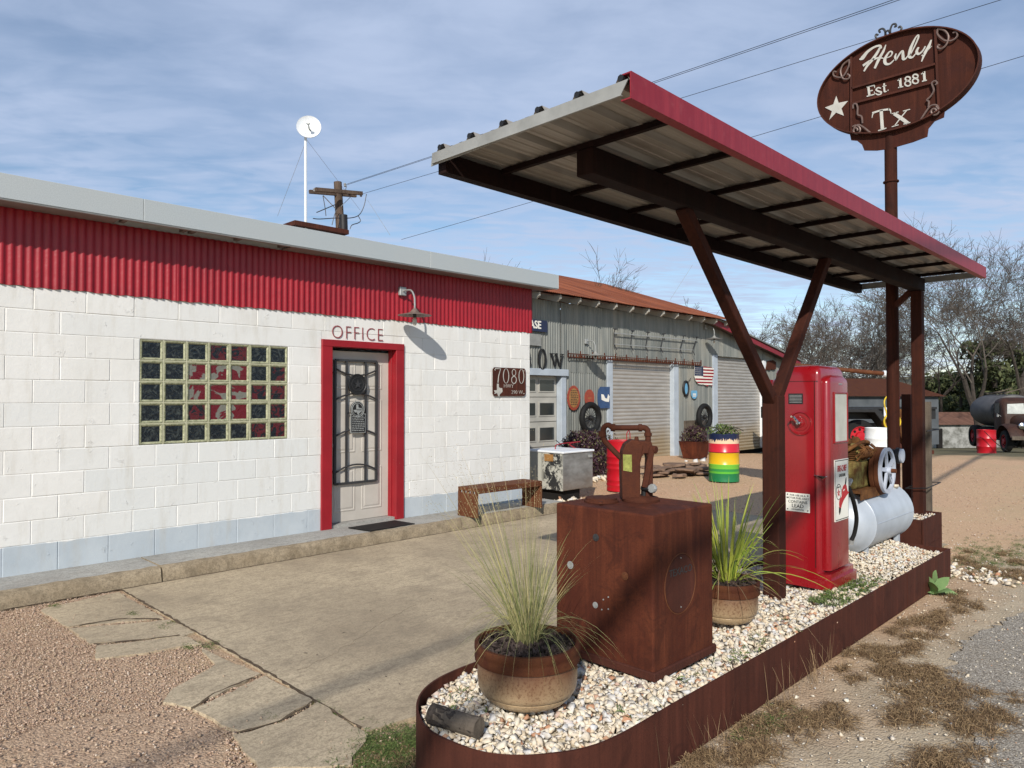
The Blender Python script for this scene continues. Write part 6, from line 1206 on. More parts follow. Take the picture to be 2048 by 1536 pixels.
# flat stones
fs = thing('stone_pile', 'low pile of flat brown ledge stones beside the painted barrel', 'stone pile', (13.6, 8.6, 0)); r_ = random.Random(6)
for k in range(26):
    mb = MB(); c = Vector((12.6+r_.random()*2.0, 7.9+r_.random()*.9, .0)); c.z = .02+.055*(k % 3); s_ = r_.uniform(.18, .42); pts = []
    for i in range(7): a_ = 2*math.pi*i/7+r_.uniform(-.2, .2); q = s_*r_.uniform(.7, 1.1); pts.append((c.x+q*math.cos(a_), c.y+q*.7*math.sin(a_), c.z+.05*math.sin(a_)*r_.uniform(-.5, .5)))
    mb.prism(pts, (0, 0, r_.uniform(.03, .055))); mb.build('flat_stone', 'brick', fs, bevel=.006)
# planter with purple bush near the wheel
q = GZ(1396, 917, 0); pb = thing('planter', 'rust brown tapered planter below the right spoked wheel', 'planter', (16.9, 10.05, -.02)); c = Vector((q.x+.1, q.y+.15, -.02)); mb = MB()
lo, hi = .26, .36; V = [(c.x+sx*w, c.y+sy*w*.8, z) for z, w in ((0, lo), (.46, hi), (.46, hi-.03), (.38, hi-.05)) for sx, sy in ((-1, -1), (1, -1), (1, 1), (-1, 1))]; F = [(i*4+j, i*4+(j+1) % 4, i*4+4+(j+1) % 4, i*4+4+j) for i in range(3) for j in range(4)]+[(12, 13, 14, 15), (3, 2, 1, 0)]; mb.add(V, F); mb.build('box', 'corten', pb)
bush('purple_bush', 'small purple-leaved bush growing in the tapered planter by the right wheel', 'bush', (c.x, c.y), .40, .32, .38, 3000, 'purple', .024, .42)
P = np.stack([rng.uniform(16.2, 18.5, 12), rng.uniform(9.4, 9.9, 12), np.zeros(12)], 1); tag(stones('edging_rocks', P, rng.uniform(.05, .14, 12), 'chips'), 'row of small pale rocks on the ground before the workshop', 'rocks', kind='stuff')
P = np.stack([rng.uniform(9.1, 11.2, 26), 8.35+rng.normal(0, .25, 26), np.full(26, .02)], 1); P[:, 0] = rng.uniform(8.3, 9.0, 26); P[:, 1] = rng.uniform(7.0, 7.5, 26); tag(stones('corner_rocks', P, rng.uniform(.03, .08, 26), 'chips'), 'small heap of pale rocks at the end of the sidewalk', 'rocks', kind='stuff')
P = np.stack([rng.uniform(11.0, 11.9, 30), rng.uniform(8.6, 9.1, 30), np.full(30, .02)], 1); tag(stones('bush_rocks', P, rng.uniform(.04, .10, 30), 'chips'), 'pale rocks under the front of the wide purple bush', 'rocks', kind='stuff')
# ---- far left of the lot: roof things and lines
dm = thing('dish_antenna', 'white round dish antenna on a thin white mast above the office roof', 'antenna', (5.62, 10.0, 3.55)); X_ = PY(612, 440, 10.0); top = PY(611, 270, 10.0)
mb = MB(); mb.tube([(X_.x, 10, 3.55), (top.x, 10, top.z)], .021, 8); mb.build('mast', 'white', dm, smooth=True)
dc = PY(617.5, 253, 9.92); fwd = Vector((-.55, -.80, .18)).normalized(); rot = fwd.to_track_quat('Z', 'Y').to_matrix(); R_ = .185
mb = MB(); mb.lathe([(0, -.075), (.06, -.07), (.12, -.05), (R_*.95, -.01), (R_, .0), (R_*1.01, -.012), (.12, -.062), (.05, -.085), (0, -.09)], dc, 32, rot=rot); mb.build('dish', 'white', dm, smooth=True)
mb = MB(); mb.tube([dc-fwd*.07, dc+fwd*.10], .012, 8); mb.tube([dc+fwd*.09, dc+fwd*.13], .03, 10); mb.tube([dc-fwd*.13, dc-fwd*.07, ], .045, 10); mb.build('feed_horn', 'galv', dm, smooth=True)
mb = MB(); mb.tube(ell(Vector((top.x+.05, 9.98, top.z)), .065, .03, (1, 0, 0), (0, .3, .9), 14), .008, 5, close=True); mb.build('cable_loop', 'black', dm)
mb = MB(); mb.tube([(top.x, 10, top.z-.12), tuple(PY(555, 432, 11.5))], .0028, 4); mb.tube([(top.x, 10, top.z-.05), tuple(PY(720, 420, 12.5))], .0028, 4); mb.build('guy_wires', 'galv', dm)
rp = thing('roof_cap', 'low rusty metal cap on the office roof at the foot of the dish mast', 'roof cap', (5.9, 10.05, 3.6))
a, b = PY(590, 440, 9.9), PY(698, 460, 9.9); mb = MB(); mb.prism([a, a+Vector((0, 0, -.07)), b+Vector((0, 0, -.07)), b], (0, .6, .0)); mb.build('cap', 'corten_dark', rp)
# utility pole
YU = 20.0; up_ = thing('utility_pole', 'weathered wooden utility pole with double crossarm behind the office roof', 'utility pole', (12.35, YU, -.5)); t = PY(675.5, 364, YU); bse = PY(681, 470, YU)
mb = MB(); mb.tube([(bse.x+.12, YU, -.5), (bse.x, YU, bse.z), (t.x, YU, t.z)], [.17, .14, .125], 12); mb.build('pole', 'polewood', up_, smooth=True)
a, b = PY(625, 381, YU-.2), PY(718, 389, YU-.2)
for dy in (-.18, .18): mb = MB(); mb.bar(a+Vector((0, dy, 0)), b+Vector((0, dy, 0)), .09, .11); mb.build('crossarm', 'polewood', up_)
mb = MB(); mb.bar(PY(646, 391, YU-.2), PY(671, 417, YU-.2), .035, .01); mb.bar(PY(701, 394, YU-.2), PY(682, 413, YU-.2), .035, .01); mb.build('arm_braces', 'galv', up_)
mb = MB()
for u, v in ((629, 380), (722, 390), (690, 370)): p = PY(u, v, YU-.25); mb = MB(); mb.lathe([(.02, -.06), (.045, -.03), (.03, 0), (.05, .03), (.02, .06)], p, 8); mb.build('insulator', 'galv', up_, smooth=True)
mb = MB(); mb.tube([PY(686.5, 430, YU-.3), PY(687.5, 462, YU-.3)], .13, 12); mb.build('transformer', 'black', up_, smooth=True)
mb = MB()
for l in ([(733, 388), (728, 412), (718, 430), (700, 436), (672, 436), (640, 438), (626, 437)], [(716, 431), (721, 441), (716, 446), (704, 450), (700, 458)], [(646, 392), (650, 415), (652, 432)], [(664, 450), (669, 430), (673, 420)], [(689, 388), (693, 372)], [(633, 425), (671, 409)]): mb.tube(catmull([PY(u, v, YU-.3) for u, v in l], 4), .014, 4)
mb.build('jumper_wires', 'grille', up_)
def wire(label, p, q, sag, r_=.006, grp='overhead wires to the right'):
    mb = MB(); p, q = Vector(p), Vector(q); n = 24; mb.tube([p.lerp(q, i/n)-Vector((0, 0, sag*4*(i/n)*(1-i/n))) for i in range(n+1)], r_, 4); return tag(mb.build('overhead_wire', 'black'), label, 'wire', grp)
def farpt(u, v, D): return PD(u, v, D)
W_END = 13.5
for k, (pa, pm, lab) in enumerate([((694, 368), (1745, 3), 'upper of the close pair of thin wires from the pole top crossing the sky'), ((690, 371), (1750, 6), 'lower of the close pair of thin wires from the pole top crossing the sky'), ((724, 388), (1962, 2), 'single thin wire from the crossarm tip passing over the oval sign'), ((803, 479), (2048, 102), 'lowest thin wire passing behind the oval sign')]):
    A = PY(pa[0], pa[1], YU-.2) if k < 3 else PY(pa[0], pa[1], 19.0); B = PD(pm[0], pm[1], 13.0+k*.6); wire(lab, A, A+(B-A)*1.9, .10, .0065)
mb = MB(); p = PY(735, 400, YU); q = PY(780, 470, 14); mb.tube([p, q], .006, 4); tag(mb.build('guy_wire', 'galv'), 'faint guy wire slanting down from the utility pole to the roof', 'wire')
mb = MB(); p = PD(1385, 530, 30); q = PD(1340, 600, 28); mb.tube([p, q], .008, 4); tag(mb.build('guy_wire', 'galv'), 'faint guy wire rising beyond the rust red roof', 'wire')
# roadside cable along the lot in front, it throws the thin soft shadow across the drive and yard
for k, (off, rad) in enumerate(((2.41, .055), (3.45, .032))):
    e1 = SUNV.cross(UPZ).normalized(); e2 = SUNV.cross(e1); P = []
    for a_ in (-30, -10, 0, 10, 13):
        q = e1*a_+e2*(-.89*a_-off); t_ = (8.0+k*.8-q.z)/(-SUNV.z); P.append(q-SUNV*t_)
    mb = MB(); mb.tube(P, rad, 6); tag(mb.build('roadside_cable', 'black'), ['thick telephone cable along the road behind the viewer', 'thin power cable above the roadside telephone cable'][k], 'cable')
# ------------------------------------------------------------ far vehicles and sheds
def local_thing(name, label, cat, loc, heading): t = thing(name, label, cat, loc, world=False); t.rotation_euler = (0, 0, heading); return t
def wheelmesh(parent, x, y, r, w, rimmat='truck_rust', side=1, rim=.62):
    mb = MB(); mb.lathe([(r*rim, -w/2), (r*.93, -w/2), (r, -w*.3), (r, w*.3), (r*.93, w/2), (r*rim, w/2)], (x, y, r), 32, 'y'); mb.F = [f for f in mb.F if len(f) == 4]; mb.M = [0]*len(mb.F); mb.T = [0]*len(mb.F); ty = mb.build('tyre', 'rubber', parent, smooth=True)
    mb = MB(); o = y+side*w*.3; mb.lathe([(r*rim*1.01, -.06), (r*rim*1.02, .03), (r*rim*.9, .03), (r*rim*.8, -.02), (r*.28, -.01), (r*.24, .05), (0, .06)] if side > 0 else [(0, -.06), (r*.24, -.05), (r*.28, .01), (r*rim*.8, .02), (r*rim*.9, -.03), (r*rim*1.02, -.03), (r*rim*1.01, .06)], (x, o, r), 24, 'y', m=0)
    for k in range(8): a = 2*math.pi*k/8; mb.tube([(x+r*.42*math.cos(a), o-.03*side, r+r*.42*math.sin(a)), (x+r*.42*math.cos(a), o+.012*side, r+r*.42*math.sin(a))], r*.07, 8, m=1)
    mb.build('wheel_rim', [rimmat, 'dark'], parent, smooth=True)
# old tanker truck: forward is local +x; its right side (local -y) faces the lot
fw = PD(2012, 903, 26.5); hd = math.radians(209); tk2 = local_thing('tanker_truck', 'old brown rusty tanker truck with grey barrel tank parked at the right edge', 'truck', (0, 0, 0), hd)
c, s_ = math.cos(hd), math.sin(hd); ox, oy = 1.0, -.82; tk2.location = (fw.x-(c*ox-s_*oy), fw.y-(s_*ox+c*oy), fw.z-.02)
for x in (1.0,): wheelmesh(tk2, x, -.80, .40, .20, 'redtrim', -1); wheelmesh(tk2, x, .80, .40, .20, 'redtrim', 1)
for x in (-2.2,): wheelmesh(tk2, x, -.78, .44, .34, 'redtrim', -1); wheelmesh(tk2, x, .78, .44, .34, 'redtrim', 1)
mb = MB(); mb.box(-3.1, 1.5, -.40, .40, .50, .66); mb.build('chassis', 'dark', tk2)
mb = MB(); mb.lathe([(0, -3.05), (.45, -3.02), (.70, -2.92), (.74, -2.8), (.74, -.65), (.70, -.55), (.45, -.47), (0, -.44)], (0, 0, 1.48), 36, 'x'); mb.V = [(x, y*1.12, 1.48+(z-1.48)*.88) for x, y, z in mb.V]; mb.build('tank', 'tankgrey', tk2, smooth=True)
mb = MB(); mb.lathe([(0, 0), (.60, -.001), (.60, .004), (0, .004)], (-.535, -.1, 1.46), 30, 'x'); mb.V = [(x, y*1.1, 1.48+(z-1.48)*.9) for x, y, z in mb.V]; mb.build('tank_end_patch', 'stonewall', tk2)
mb = MB(); mb.box(-2.9, -.5, -.8, .8, .68, .80); mb.build('tank_cradle', 'dark', tk2)
# cab: side profile extruded across, with rounded roof
def xsec(mb, st, m=None):      # loft of rounded sections: (x, halfwidth, z0, z1, roundness)
    rings = []
    for x, hw, z0, z1, r in st:
        ring = []
        for cx, cz, a0 in ((hw-r, z1-r, 0), (-hw+r, z1-r, 90), (-hw+r*.3, z0+r*.3, 180), (hw-r*.3, z0+r*.3, 270)):
            rr_ = r if a0 < 180 else r*.3
            for i in range(5): a = math.radians(a0+90*i/4); ring.append((x, cx+rr_*math.cos(a), cz+rr_*math.sin(a)))
        rings.append(ring)
    n = len(rings[0]); V = [p for r_ in rings for p in r_]; F = [(i*n+j, i*n+(j+1) % n, (i+1)*n+(j+1) % n, (i+1)*n+j) for i in range(len(rings)-1) for j in range(n)]+[tuple(range(n)), tuple((len(rings)-1)*n+j for j in range(n))]; mb.add(V, F, m)
mb = MB(); xsec(mb, [(-.42, .70, .62, 1.90, .22), (-.30, .76, .58, 1.98, .24), (.10, .78, .56, 2.02, .24), (.30, .77, .56, 1.98, .22), (.42, .75, .56, 1.86, .2), (.56, .72, .58, 1.42, .12), (.60, .70, .6, 1.30, .1)]); cab = mb.build('cab', 'truck_rust', tk2, smooth=True, edge=50)
for sy in (-1, 1):
    mb = MB(); mb.prism([(.572, sy*.05, 1.40), (.565, sy*.62, 1.40), (.455, sy*.58, 1.76), (.46, sy*.05, 1.79)], (.016, 0, .006)); mb.V = [(x, y, z) for x, y, z in mb.V]; mb.build('windscreen_pane', 'dustglass', cab)
    mb = MB(); mb.box(-.15, .30, sy*.782-(.006 if sy < 0 else 0), sy*.782+(.006 if sy > 0 else 0), 1.42, 1.80); mb.build('side_window', 'glass', cab)
mb = MB(); xsec(mb, [(.55, .56, .70, 1.36, .25), (.9, .46, .66, 1.32, .25), (1.25, .34, .60, 1.26, .22), (1.50, .26, .55, 1.18, .18), (1.62, .18, .55, 1.05, .14)]); hood = mb.build('bonnet', 'truck_rust', tk2, smooth=True, edge=50)
for sy in (-1, 1):
    mb = MB(); P = catmull([(.42, sy*.76, .42), (.52, sy*.76, .72), (.78, sy*.76, .94), (1.10, sy*.76, .98), (1.42, sy*.74, .86), (1.60, sy*.70, .62), (1.64, sy*.68, .46)], 4); V = []; k = len(P)
    for p in P:
        for j in range(7): a = math.pi*j/6; V.append((p.x, p.y+.24*math.cos(a)*1.0-sy*.05, p.z+.07*math.sin(a)-(.0)))
    mb.add(V, [(i*7+j, i*7+j+1, (i+1)*7+j+1, (i+1)*7+j) for i in range(k-1) for j in range(6)]); mb.prism([(p.x, sy*.50, p.z) for p in P]+[(1.5, sy*.5, .45), (1.25, sy*.5, .80), (.9, sy*.5, .80), (.6, sy*.5, .5)], (0, -sy*.02, 0)); mb.build('fender', 'truck_rust', tk2, smooth=True, edge=50)
    mb = MB(); mb.lathe([(.10, -.10), (.125, -.02), (.125, .0), (.11, .01), (0, .03)], (1.50, sy*.46, .98), 20, 'x'); mb.build('headlight', 'chrome', tk2, smooth=True)
    mb = MB(); mb.box(.10, .22, sy*.80-.02, sy*.80+.02, 1.28, 1.36); mb.tube([(.45, sy*.78, 1.3), (.55, sy*.95, 1.4)], .012, 6); mb.build('mirror', 'galv', tk2)
mb = MB()
for k in range(-4, 5): mb.box(1.55, 1.645-.012*abs(k), k*.045-.010, k*.045+.010, .58, 1.06-.015*abs(k))
mb.build('grille_bars', 'white', tk2); mb = MB(); mb.box(1.70, 1.76, -.88, .88, .48, .62); mb.bar((1.5, -.35, .55), (1.72, -.35, .55), .05); mb.bar((1.5, .35, .55), (1.72, .35, .55), .05); mb.build('bumper', 'wood', tk2, bevel=.01)
mb = MB(); mb.box(-.4, .75, -.86, -.72, .40, .46); mb.box(-.4, .75, .72, .86, .40, .46); mb.build('running_board', 'dark', tk2)
mb = MB(); 
for k in range(6): mb.bar((-2.6+.4*k, -.3, 2.16), (-2.5+.4*k, .35, 2.30+.05*(k % 3)), .03)
mb.bar((-2.6, -.3, 2.2), (-.6, -.2, 2.2), .05); mb.build('hose_rack', 'wood', tk2)
# black dump trailer behind the pump
cl = PD(1717, 867, 21.3); hd2 = math.radians(-45.4+2); dt = local_thing('dump_truck', 'old black dump truck with a red wheel centre behind the fuel pump', 'truck', (cl.x, cl.y, -.02), hd2)
wheelmesh(dt, 0, -.0, .50, .26, 'reddrum', -1); wheelmesh(dt, 0, 1.7, .50, .26, 'reddrum', 1)
mb = MB(); mb.prism([(-1.6, -.14, 1.26), (-1.6, -.14, .98), (-.62, -.14, .98), (-.46, -.14, 1.22), (.42, -.14, 1.22), (.80, -.14, .72), (.90, -.14, .72), (.90, -.14, .86), (.52, -.14, 1.32), (-.5, -.14, 1.32)], (0, .5, 0)); mb.build('fender', 'black', dt, bevel=.01)
mb = MB(); mb.box(-2.2, 2.6, .40, 1.9, 1.0, 1.36); mb.box(-2.2, 2.6, .33, .399, 1.30, 1.37); mb.box(-2.0, 2.6, .6, 1.4, .62, .85); mb.build('bed', 'black', dt)
for x in (-.22, .98): mb = MB(); mb.box(x-.04, x+.04, .28, .329, .93, 1.36); mb.build('bed_stake', 'white', dt)
mb = MB(); mb.box(-1.5, .5, -.05, .10, .36, .44); mb.build('side_rail', 'corten_dark', dt)
# scrap engine and yellow hose near the sign pole
sp = local_thing('scrap_machinery', 'heap of rusty engine parts with a yellow hose behind the sign pole', 'machinery', tuple(PD(1795, 905, 17.8)[:2])+(0,), hd2); r_ = random.Random(12)
mb = MB(); mb.box(-.9, .8, -.2, .3, .25, .34); mb.box(-.2, .45, -.15, .25, .35, .85); mb.build('frame', 'corten_dark', sp)
mb = MB()
for k in range(26): x, z = r_.uniform(-.3, .75), r_.uniform(.2, 1.3); mb.lathe([(0, -.06), (r_.uniform(.04, .12), -.05), (r_.uniform(.04, .12), .05), (0, .07)], (x, r_.uniform(-.25, .1), z), 12, 'y')
for k in range(10): x = r_.uniform(-.2, .6); mb.tube(catmull([(x, -.2, .4), (x+r_.uniform(-.2, .2), -.25, .8), (x+r_.uniform(-.2, .2), -.1, 1.2)], 4), .02, 6)
mb.build('engine_parts', 'engine', sp, smooth=True)
mb = MB(); mb.tube(ell((-.30, -.3, 1.05), .20, .20, (1, 0, 0), (0, 0, 1), 24), .022, 7, close=True); mb.tube(catmull([(-.42, -.3, 1.2), (-.48, -.28, 1.5), (-.38, -.2, 1.65), (-.25, -.2, 1.7)], 5), .018, 6); mb.build('yellow_hose', 'yellow', sp, smooth=True)
mb = MB(); mb.lathe([(0, -.1), (.10, -.08), (.12, .1), (.05, .2), (0, .22)], (-.12, -.1, 1.55), 12); mb.build('red_cap', 'redtrim', sp, smooth=True)
mb = MB(); mb.box(.30, .345, -.2, -.16, 1.45, 2.2); mb.build('blue_rod', 'skyblue', sp); mb = MB()
for k in range(12): mb.tube(ell((.34, -.25, 1.0+.05*k), .02, .035, (1, 0, 0) if k % 2 else (0, 1, 0), (0, 0, 1), 8), .008, 4, close=True)
mb.build('chain', 'galv', sp)
mb = MB(); mb.bar((-1.3, -.25, .05), (-.35, -.2, .60), .10); mb.box(-1.6, -.6, -.3, .0, .0, .18); mb.build('rusty_beams', 'edge_rust', sp)
cr_ = thing('block_engine', 'low rusty engine block standing on the ground left of the white drum', 'machinery', tuple(PD(1715, 900, 13.6)[:2])+(0,)); q = PD(1706, 900, 13.6); mb = MB(); mb.obox((q.x, q.y, .38), RT*.17, F0*.2, (0, 0, .40)); mb.obox((q.x, q.y, .80), RT*.21, F0*.24, (0, 0, .02)); mb.build('block', 'edge_rust', cr_, bevel=.02)
# long pipe boom with white cap
pb_ = thing('boom_pipe', 'long rusty horizontal pipe with a white end cap above the fuel pump', 'pipe', tuple(PD(1640, 740, 19)[:2])+(0,)); a, b = PD(1575, 729, 19), PD(1766, 747, 19)
mb = MB(); mb.tube([a, b], .058, 10); mb.build('pipe', 'edge_rust', pb_, smooth=True); mb = MB(); mb.tube([b, PD(1776, 748, 19)], .085, 10); mb.build('end_cap', 'white', pb_); mb = MB(); q = PD(1625, 734, 19); mb.tube([(q.x, q.y, -.05), (q.x, q.y, q.z)], .06, 8); mb.build('support_post', 'edge_rust', pb_)
# sheds
def shed(name, label, c, w, d, h, roofh, hd, wm_, rm, z0, hip=.0, over=.25):
    t = local_thing(name, label, 'shed', (c.x, c.y, z0), hd); mb = MB(); mb.box(-w/2, w/2, -d/2, d/2, 0, h); mb.build('wall', wm_, t)
    W, D = w/2+over, d/2+over; mb = MB(); mb.add([(-W, -D, h+.01), (W, -D, h+.01), (W, D, h+.01), (-W, D, h+.01), (-W+hip, 0, h+roofh), (W-hip, 0, h+roofh)], [(0, 1, 5, 4), (2, 3, 4, 5), (1, 2, 5), (3, 0, 4), (3, 2, 1, 0)]); mb.build('roof', rm, t); return t
q = PD(1722, 800, 38); shed('metal_shed', 'slate grey metal shed with hipped rust brown roof behind the dump truck', q, 5.0, 5, 2.40, .95, hd2+.15, 'slate', 'pot_rust', -.72, 1.0)
q = PD(1895, 850, 50); st_ = shed('stone_shed', 'low pale stone shed with brown sheet roof left of the tanker truck', q, 5.0, 4, 1.55, .80, hd2+.1, 'stonewall', 'brownroof', -1.75, .5)
mb = MB(); mb.box(-2.45, -2.0, -2.02, -2.001, 0, 1.3); mb.build('doorway', 'dark', st_)
q = PD(1935, 815, 70); shed('white_shed', 'small white gabled shed roof showing behind the stone shed', q, 4.0, 5, 2.2, 1.5, hd2+1.3, 'white', 'white', -1.6, 0)
q = PD(1862, 845, 62); mb = MB(); mb.obox((q.x, q.y, -.8), RT*1.6, F0*1, (0, 0, 1.1)); tag(mb.build('white_trailer', 'white', bevel=.05), 'small strip of a white trailer beyond the far canopy post', 'trailer')
# ------------------------------------------------------------ trees
def bare_tree(name, label, base, h, seed, spread=.55, depth=7, trunk=.20, lean=(0, 0), group=None, fine=.010, mat='bark', drop=.0):
    r_ = random.Random(seed); t = thing(name, label, 'tree', base, group); tr = MB(); cr = MB()
    def grow(p, d, L, r0, k):
        n = 4 if k <= 2 else 3; pts = [p]; dd = d.copy(); q = p.copy(); rs = [r0]
        for i in range(n):
            dd = (dd+Vector((r_.gauss(0, .10), r_.gauss(0, .10), r_.gauss(.03, .08)-drop*k*.02))).normalized(); q = q+dd*(L/n); pts.append(q.copy()); rs.append(r0*(1-.42*(i+1)/n))
        (tr if k <= 1 else cr).tube(pts, rs, 7 if k <= 1 else (5 if k <= 3 else 3), cap=False)
        if k >= depth: return
        nb = r_.choice([2, 3, 3]) if k > 0 else r_.choice([3, 4])
        for j in range(nb):
            i = r_.choice([n, n, n-1, n-2]) if j else n
            a = r_.uniform(0, 2*math.pi); tilt = r_.uniform(.22, .72)*(spread/.55); s1 = dd.orthogonal().normalized(); s2 = dd.cross(s1)
            nd = (dd*math.cos(tilt)+(s1*math.cos(a)+s2*math.sin(a))*math.sin(tilt)); nd.z = nd.z*.85+.10; nd.normalize()
            grow(pts[i], nd, L*r_.uniform(.62, .88), max(fine, rs[i]*r_.uniform(.55, .78)), k+1)
        if k >= 2:
            for j in range(1 if k < depth-1 else 2): a = r_.uniform(0, 6.28); s1 = dd.orthogonal().normalized(); s2 = dd.cross(s1); grow(pts[r_.randint(1, n)], (dd*.6+(s1*math.cos(a)+s2*math.sin(a))*.8).normalized(), L*.55, fine, max(k+2, depth-1))
    grow(Vector(base), Vector((lean[0], lean[1], 1)).normalized(), h*.24, trunk, 0)
    tr.build('trunk', mat, t, smooth=True); o = cr.build('crown', 'twig', t); return t
TG = 'bare winter trees behind the yard'
specs = [(1722, 900, 46, 10.5, 3, .62, 'bare spreading tree seen through the canopy right of the pump top', .20), (1640, 900, 58, 10.0, 5, .60, 'grey bare tree behind the right arm of the canopy post', .20), (1560, 900, 62, 9.0, 8, .6, 'bare tree just right of the workshop roof end', .16), (1480, 900, 70, 10.0, 9, .55, 'bare tree top rising behind the workshop lean-to roof', .18),
         (1960, 900, 42, 12.5, 12, .60, 'tall bare tree behind the tanker truck at the right edge', .26), (1880, 900, 52, 10.5, 15, .62, 'bare tree between the far canopy post and the truck', .18), (2050, 900, 46, 13.5, 18, .6, 'tallest bare tree cut off by the right edge', .28), (1800, 900, 66, 10.5, 21, .6, 'bare tree behind the metal shed', .16), (1395, 900, 60, 10.5, 23, .5, 'bare tree top above the rust red roof ridge', .14), (2140, 900, 58, 11, 25, .6, 'bare tree at the far right edge with only its left twigs in view', .2), (1530, 900, 75, 11, 41, .62, 'distant bare tree seen between the two canopy arms', .18), (1680, 900, 72, 11, 43, .62, 'distant bare tree above the rusty boom pipe', .18), (1850, 900, 60, 11.5, 45, .62, 'dense bare tree right beside the far canopy post', .18), (1925, 900, 55, 12.5, 47, .62, 'dense bare tree over the stone shed', .2), (2000, 900, 60, 13, 49, .62, 'dense bare tree behind the tanker truck cab', .2)]
for (u, v, D, h, sd_, sp_, lab, tr_) in specs:
    p = PD(u, 800, D); bare_tree('bare_tree', lab, (p.x, p.y, gheight(p.x, p.y)), h*1.42, sd_, sp_, 7, tr_*.85, group=TG, fine=.0105*D/45)
# twig tops beyond the office roof
for k, (u, D, h, sd_) in enumerate(((948, 24, 7.3, 31), (1142, 26, 7.4, 33))):
    p = PD(u, 800, D); bare_tree('bare_tree', ['thin twig tops with seed pods showing over the office roof', 'thin twig tops showing where office roof meets rust red roof'][k], (p.x, p.y, 0), h, sd_, .42, 6, .07, fine=.006)
def ever(label, u, D, w, h, n, seed, group='evergreens at the right', dz=0):
    g_ = np.random.default_rng(seed); p = PD(u, 800, D); z0 = gheight(p.x, p.y)+dz; t = thing('evergreen_tree', label, 'tree', (p.x, p.y, z0), group); P = []
    for k in range(26):
        a, rr_, z = g_.uniform(0, 6.28), w*.5*g_.random()**.5, h*g_.uniform(.22, .95); rr_ *= 1.15-.6*z/h; c_ = np.array([rr_*math.cos(a), rr_*math.sin(a), z]); s_ = w*g_.uniform(.10, .22); m = n//26
        q = g_.normal(size=(m, 3)); q /= np.linalg.norm(q, axis=1)[:, None]; q *= (g_.random(m)**.35)[:, None]*s_; q[:, 2] *= .6; P.append(c_+q)
    V, F, T = leaves(np.concatenate(P), .12*D/40); o = fast_mesh('crown', V, F, 'ever', T); o.parent = t
    mb = MB(); r_ = random.Random(seed)
    for k in range(5): a = r_.uniform(0, 6.28); mb.tube(catmull([(p.x, p.y, z0), (p.x+.1*math.cos(a), p.y+.1*math.sin(a), z0+h*.3), (p.x+w*.3*math.cos(a), p.y+w*.3*math.sin(a), z0+h*.7)], 4), [.16, .15, .14, .12, .11, .09, .07, .06, .05], 6)
    mb.build('trunk', 'bark', t)
ever('dark evergreen oak right behind the stone shed roof', 1900, 60, 8, 6.0, 9000, 1); ever('bushy evergreen left of the stone shed beyond the post', 1858, 66, 5, 4.8, 6000, 2); ever('wide evergreen behind the tank of the truck', 1965, 58, 8, 5.6, 9000, 3); ever('evergreen above the truck cab at the right edge', 2030, 52, 7, 6.4, 8000, 4); ever('evergreen cut off by the right edge below the tallest bare tree', 2110, 55, 7, 6.4, 6000, 5)
ever('sparse olive brown evergreen crown above the truck among bare twigs', 1990, 50, 5.5, 3.2, 2600, 6, dz=4.2)
# far brush as one soft mass
g_ = np.random.default_rng(77); P = []
for k in range(260): u = g_.uniform(1420, 2150); D = g_.uniform(75, 100); p = PD(u, 800, D); z0 = gheight(p.x, p.y); m = 60; q = g_.normal(size=(m, 3))*np.array([1.5, 1.5, .9]); P.append(np.array([p.x, p.y, z0+g_.uniform(.8, 3.4)])+q)
V, F, T = leaves(np.concatenate(P), .26); tag(fast_mesh('far_brush', V, F, 'dry', T), 'brown and olive scrub far behind the yard', 'scrub', kind='stuff')
# ------------------------------------------------------------ loose ground cover
def scatter(n, fn): 
    out = []
    while len(out) < n:
        p = fn()
        if p is not None: out.append(p)
    return np.array(out)
from math import floor
def on_slab(x, y, polys):
    for P in polys:
        c = False; j = len(P)-1
        for i in range(len(P)):
            if (P[i][1] > y) != (P[j][1] > y) and x < (P[j][0]-P[i][0])*(y-P[i][1])/(P[j][1]-P[i][1])+P[i][0]: c = not c
            j = i
        if c: return True
    return False
SL = [pxs(l) for l in edge_slabs]+[[(2.05, 3.02), (2.35, 2.98), (2.7, 2.6), (9.2, 2.2), (9.6, 5.2), (8.9, 6.75), (2.05, 6.75)]]
def fpink():
    x, y = rng.uniform(-.5, 2.1), rng.uniform(1.6, 6.74)
    if 1.97 < x < 2.06 and rng.random() < .85: return None
    if on_slab(x, y, SL): return None if rng.random() > .006 else (x, y, .003)
    if math.sin(x*2.3+1.2*math.sin(y*1.1))*math.sin(y*1.7+x*.8+1) > .35 and rng.random() < .8: return None
    return (x, y, rng.uniform(-.014, -.004))
P = scatter(56000, fpink); n = len(P); tag(stones('pink_gravel', P, rng.choice([.0038, .0058, .0085], n, p=[.5, .38, .12])*rng.uniform(.8, 1.25, n)*(1+.18*(P[:, 1] < 4)), 'pinkstone', OCT_V, OCT_F, .8, .25), 'loose pink granite gravel beside the concrete drive', 'gravel', kind='stuff')
P = scatter(9000, lambda: (rng.uniform(8, 20), rng.uniform(1.4, 9), -.012) if True else None); P = P[[not on_slab(p[0], p[1], SL) for p in P]]; tag(stones('yard_gravel', P, rng.uniform(.006, .016, len(P)), 'pinkstone', OCT_V, OCT_F, .6), 'loose tan gravel over the yard', 'gravel', kind='stuff')
def ffront():
    x = rng.uniform(2.0, 9.5); y = rng.uniform(.2, 1.75) if x < 7.5 else rng.uniform(.2, 3.2); return (x, y, -.006)
P = scatter(3200, ffront); R = rng.choice([.005, .009, .018], len(P), p=[.7, .26, .04]); 
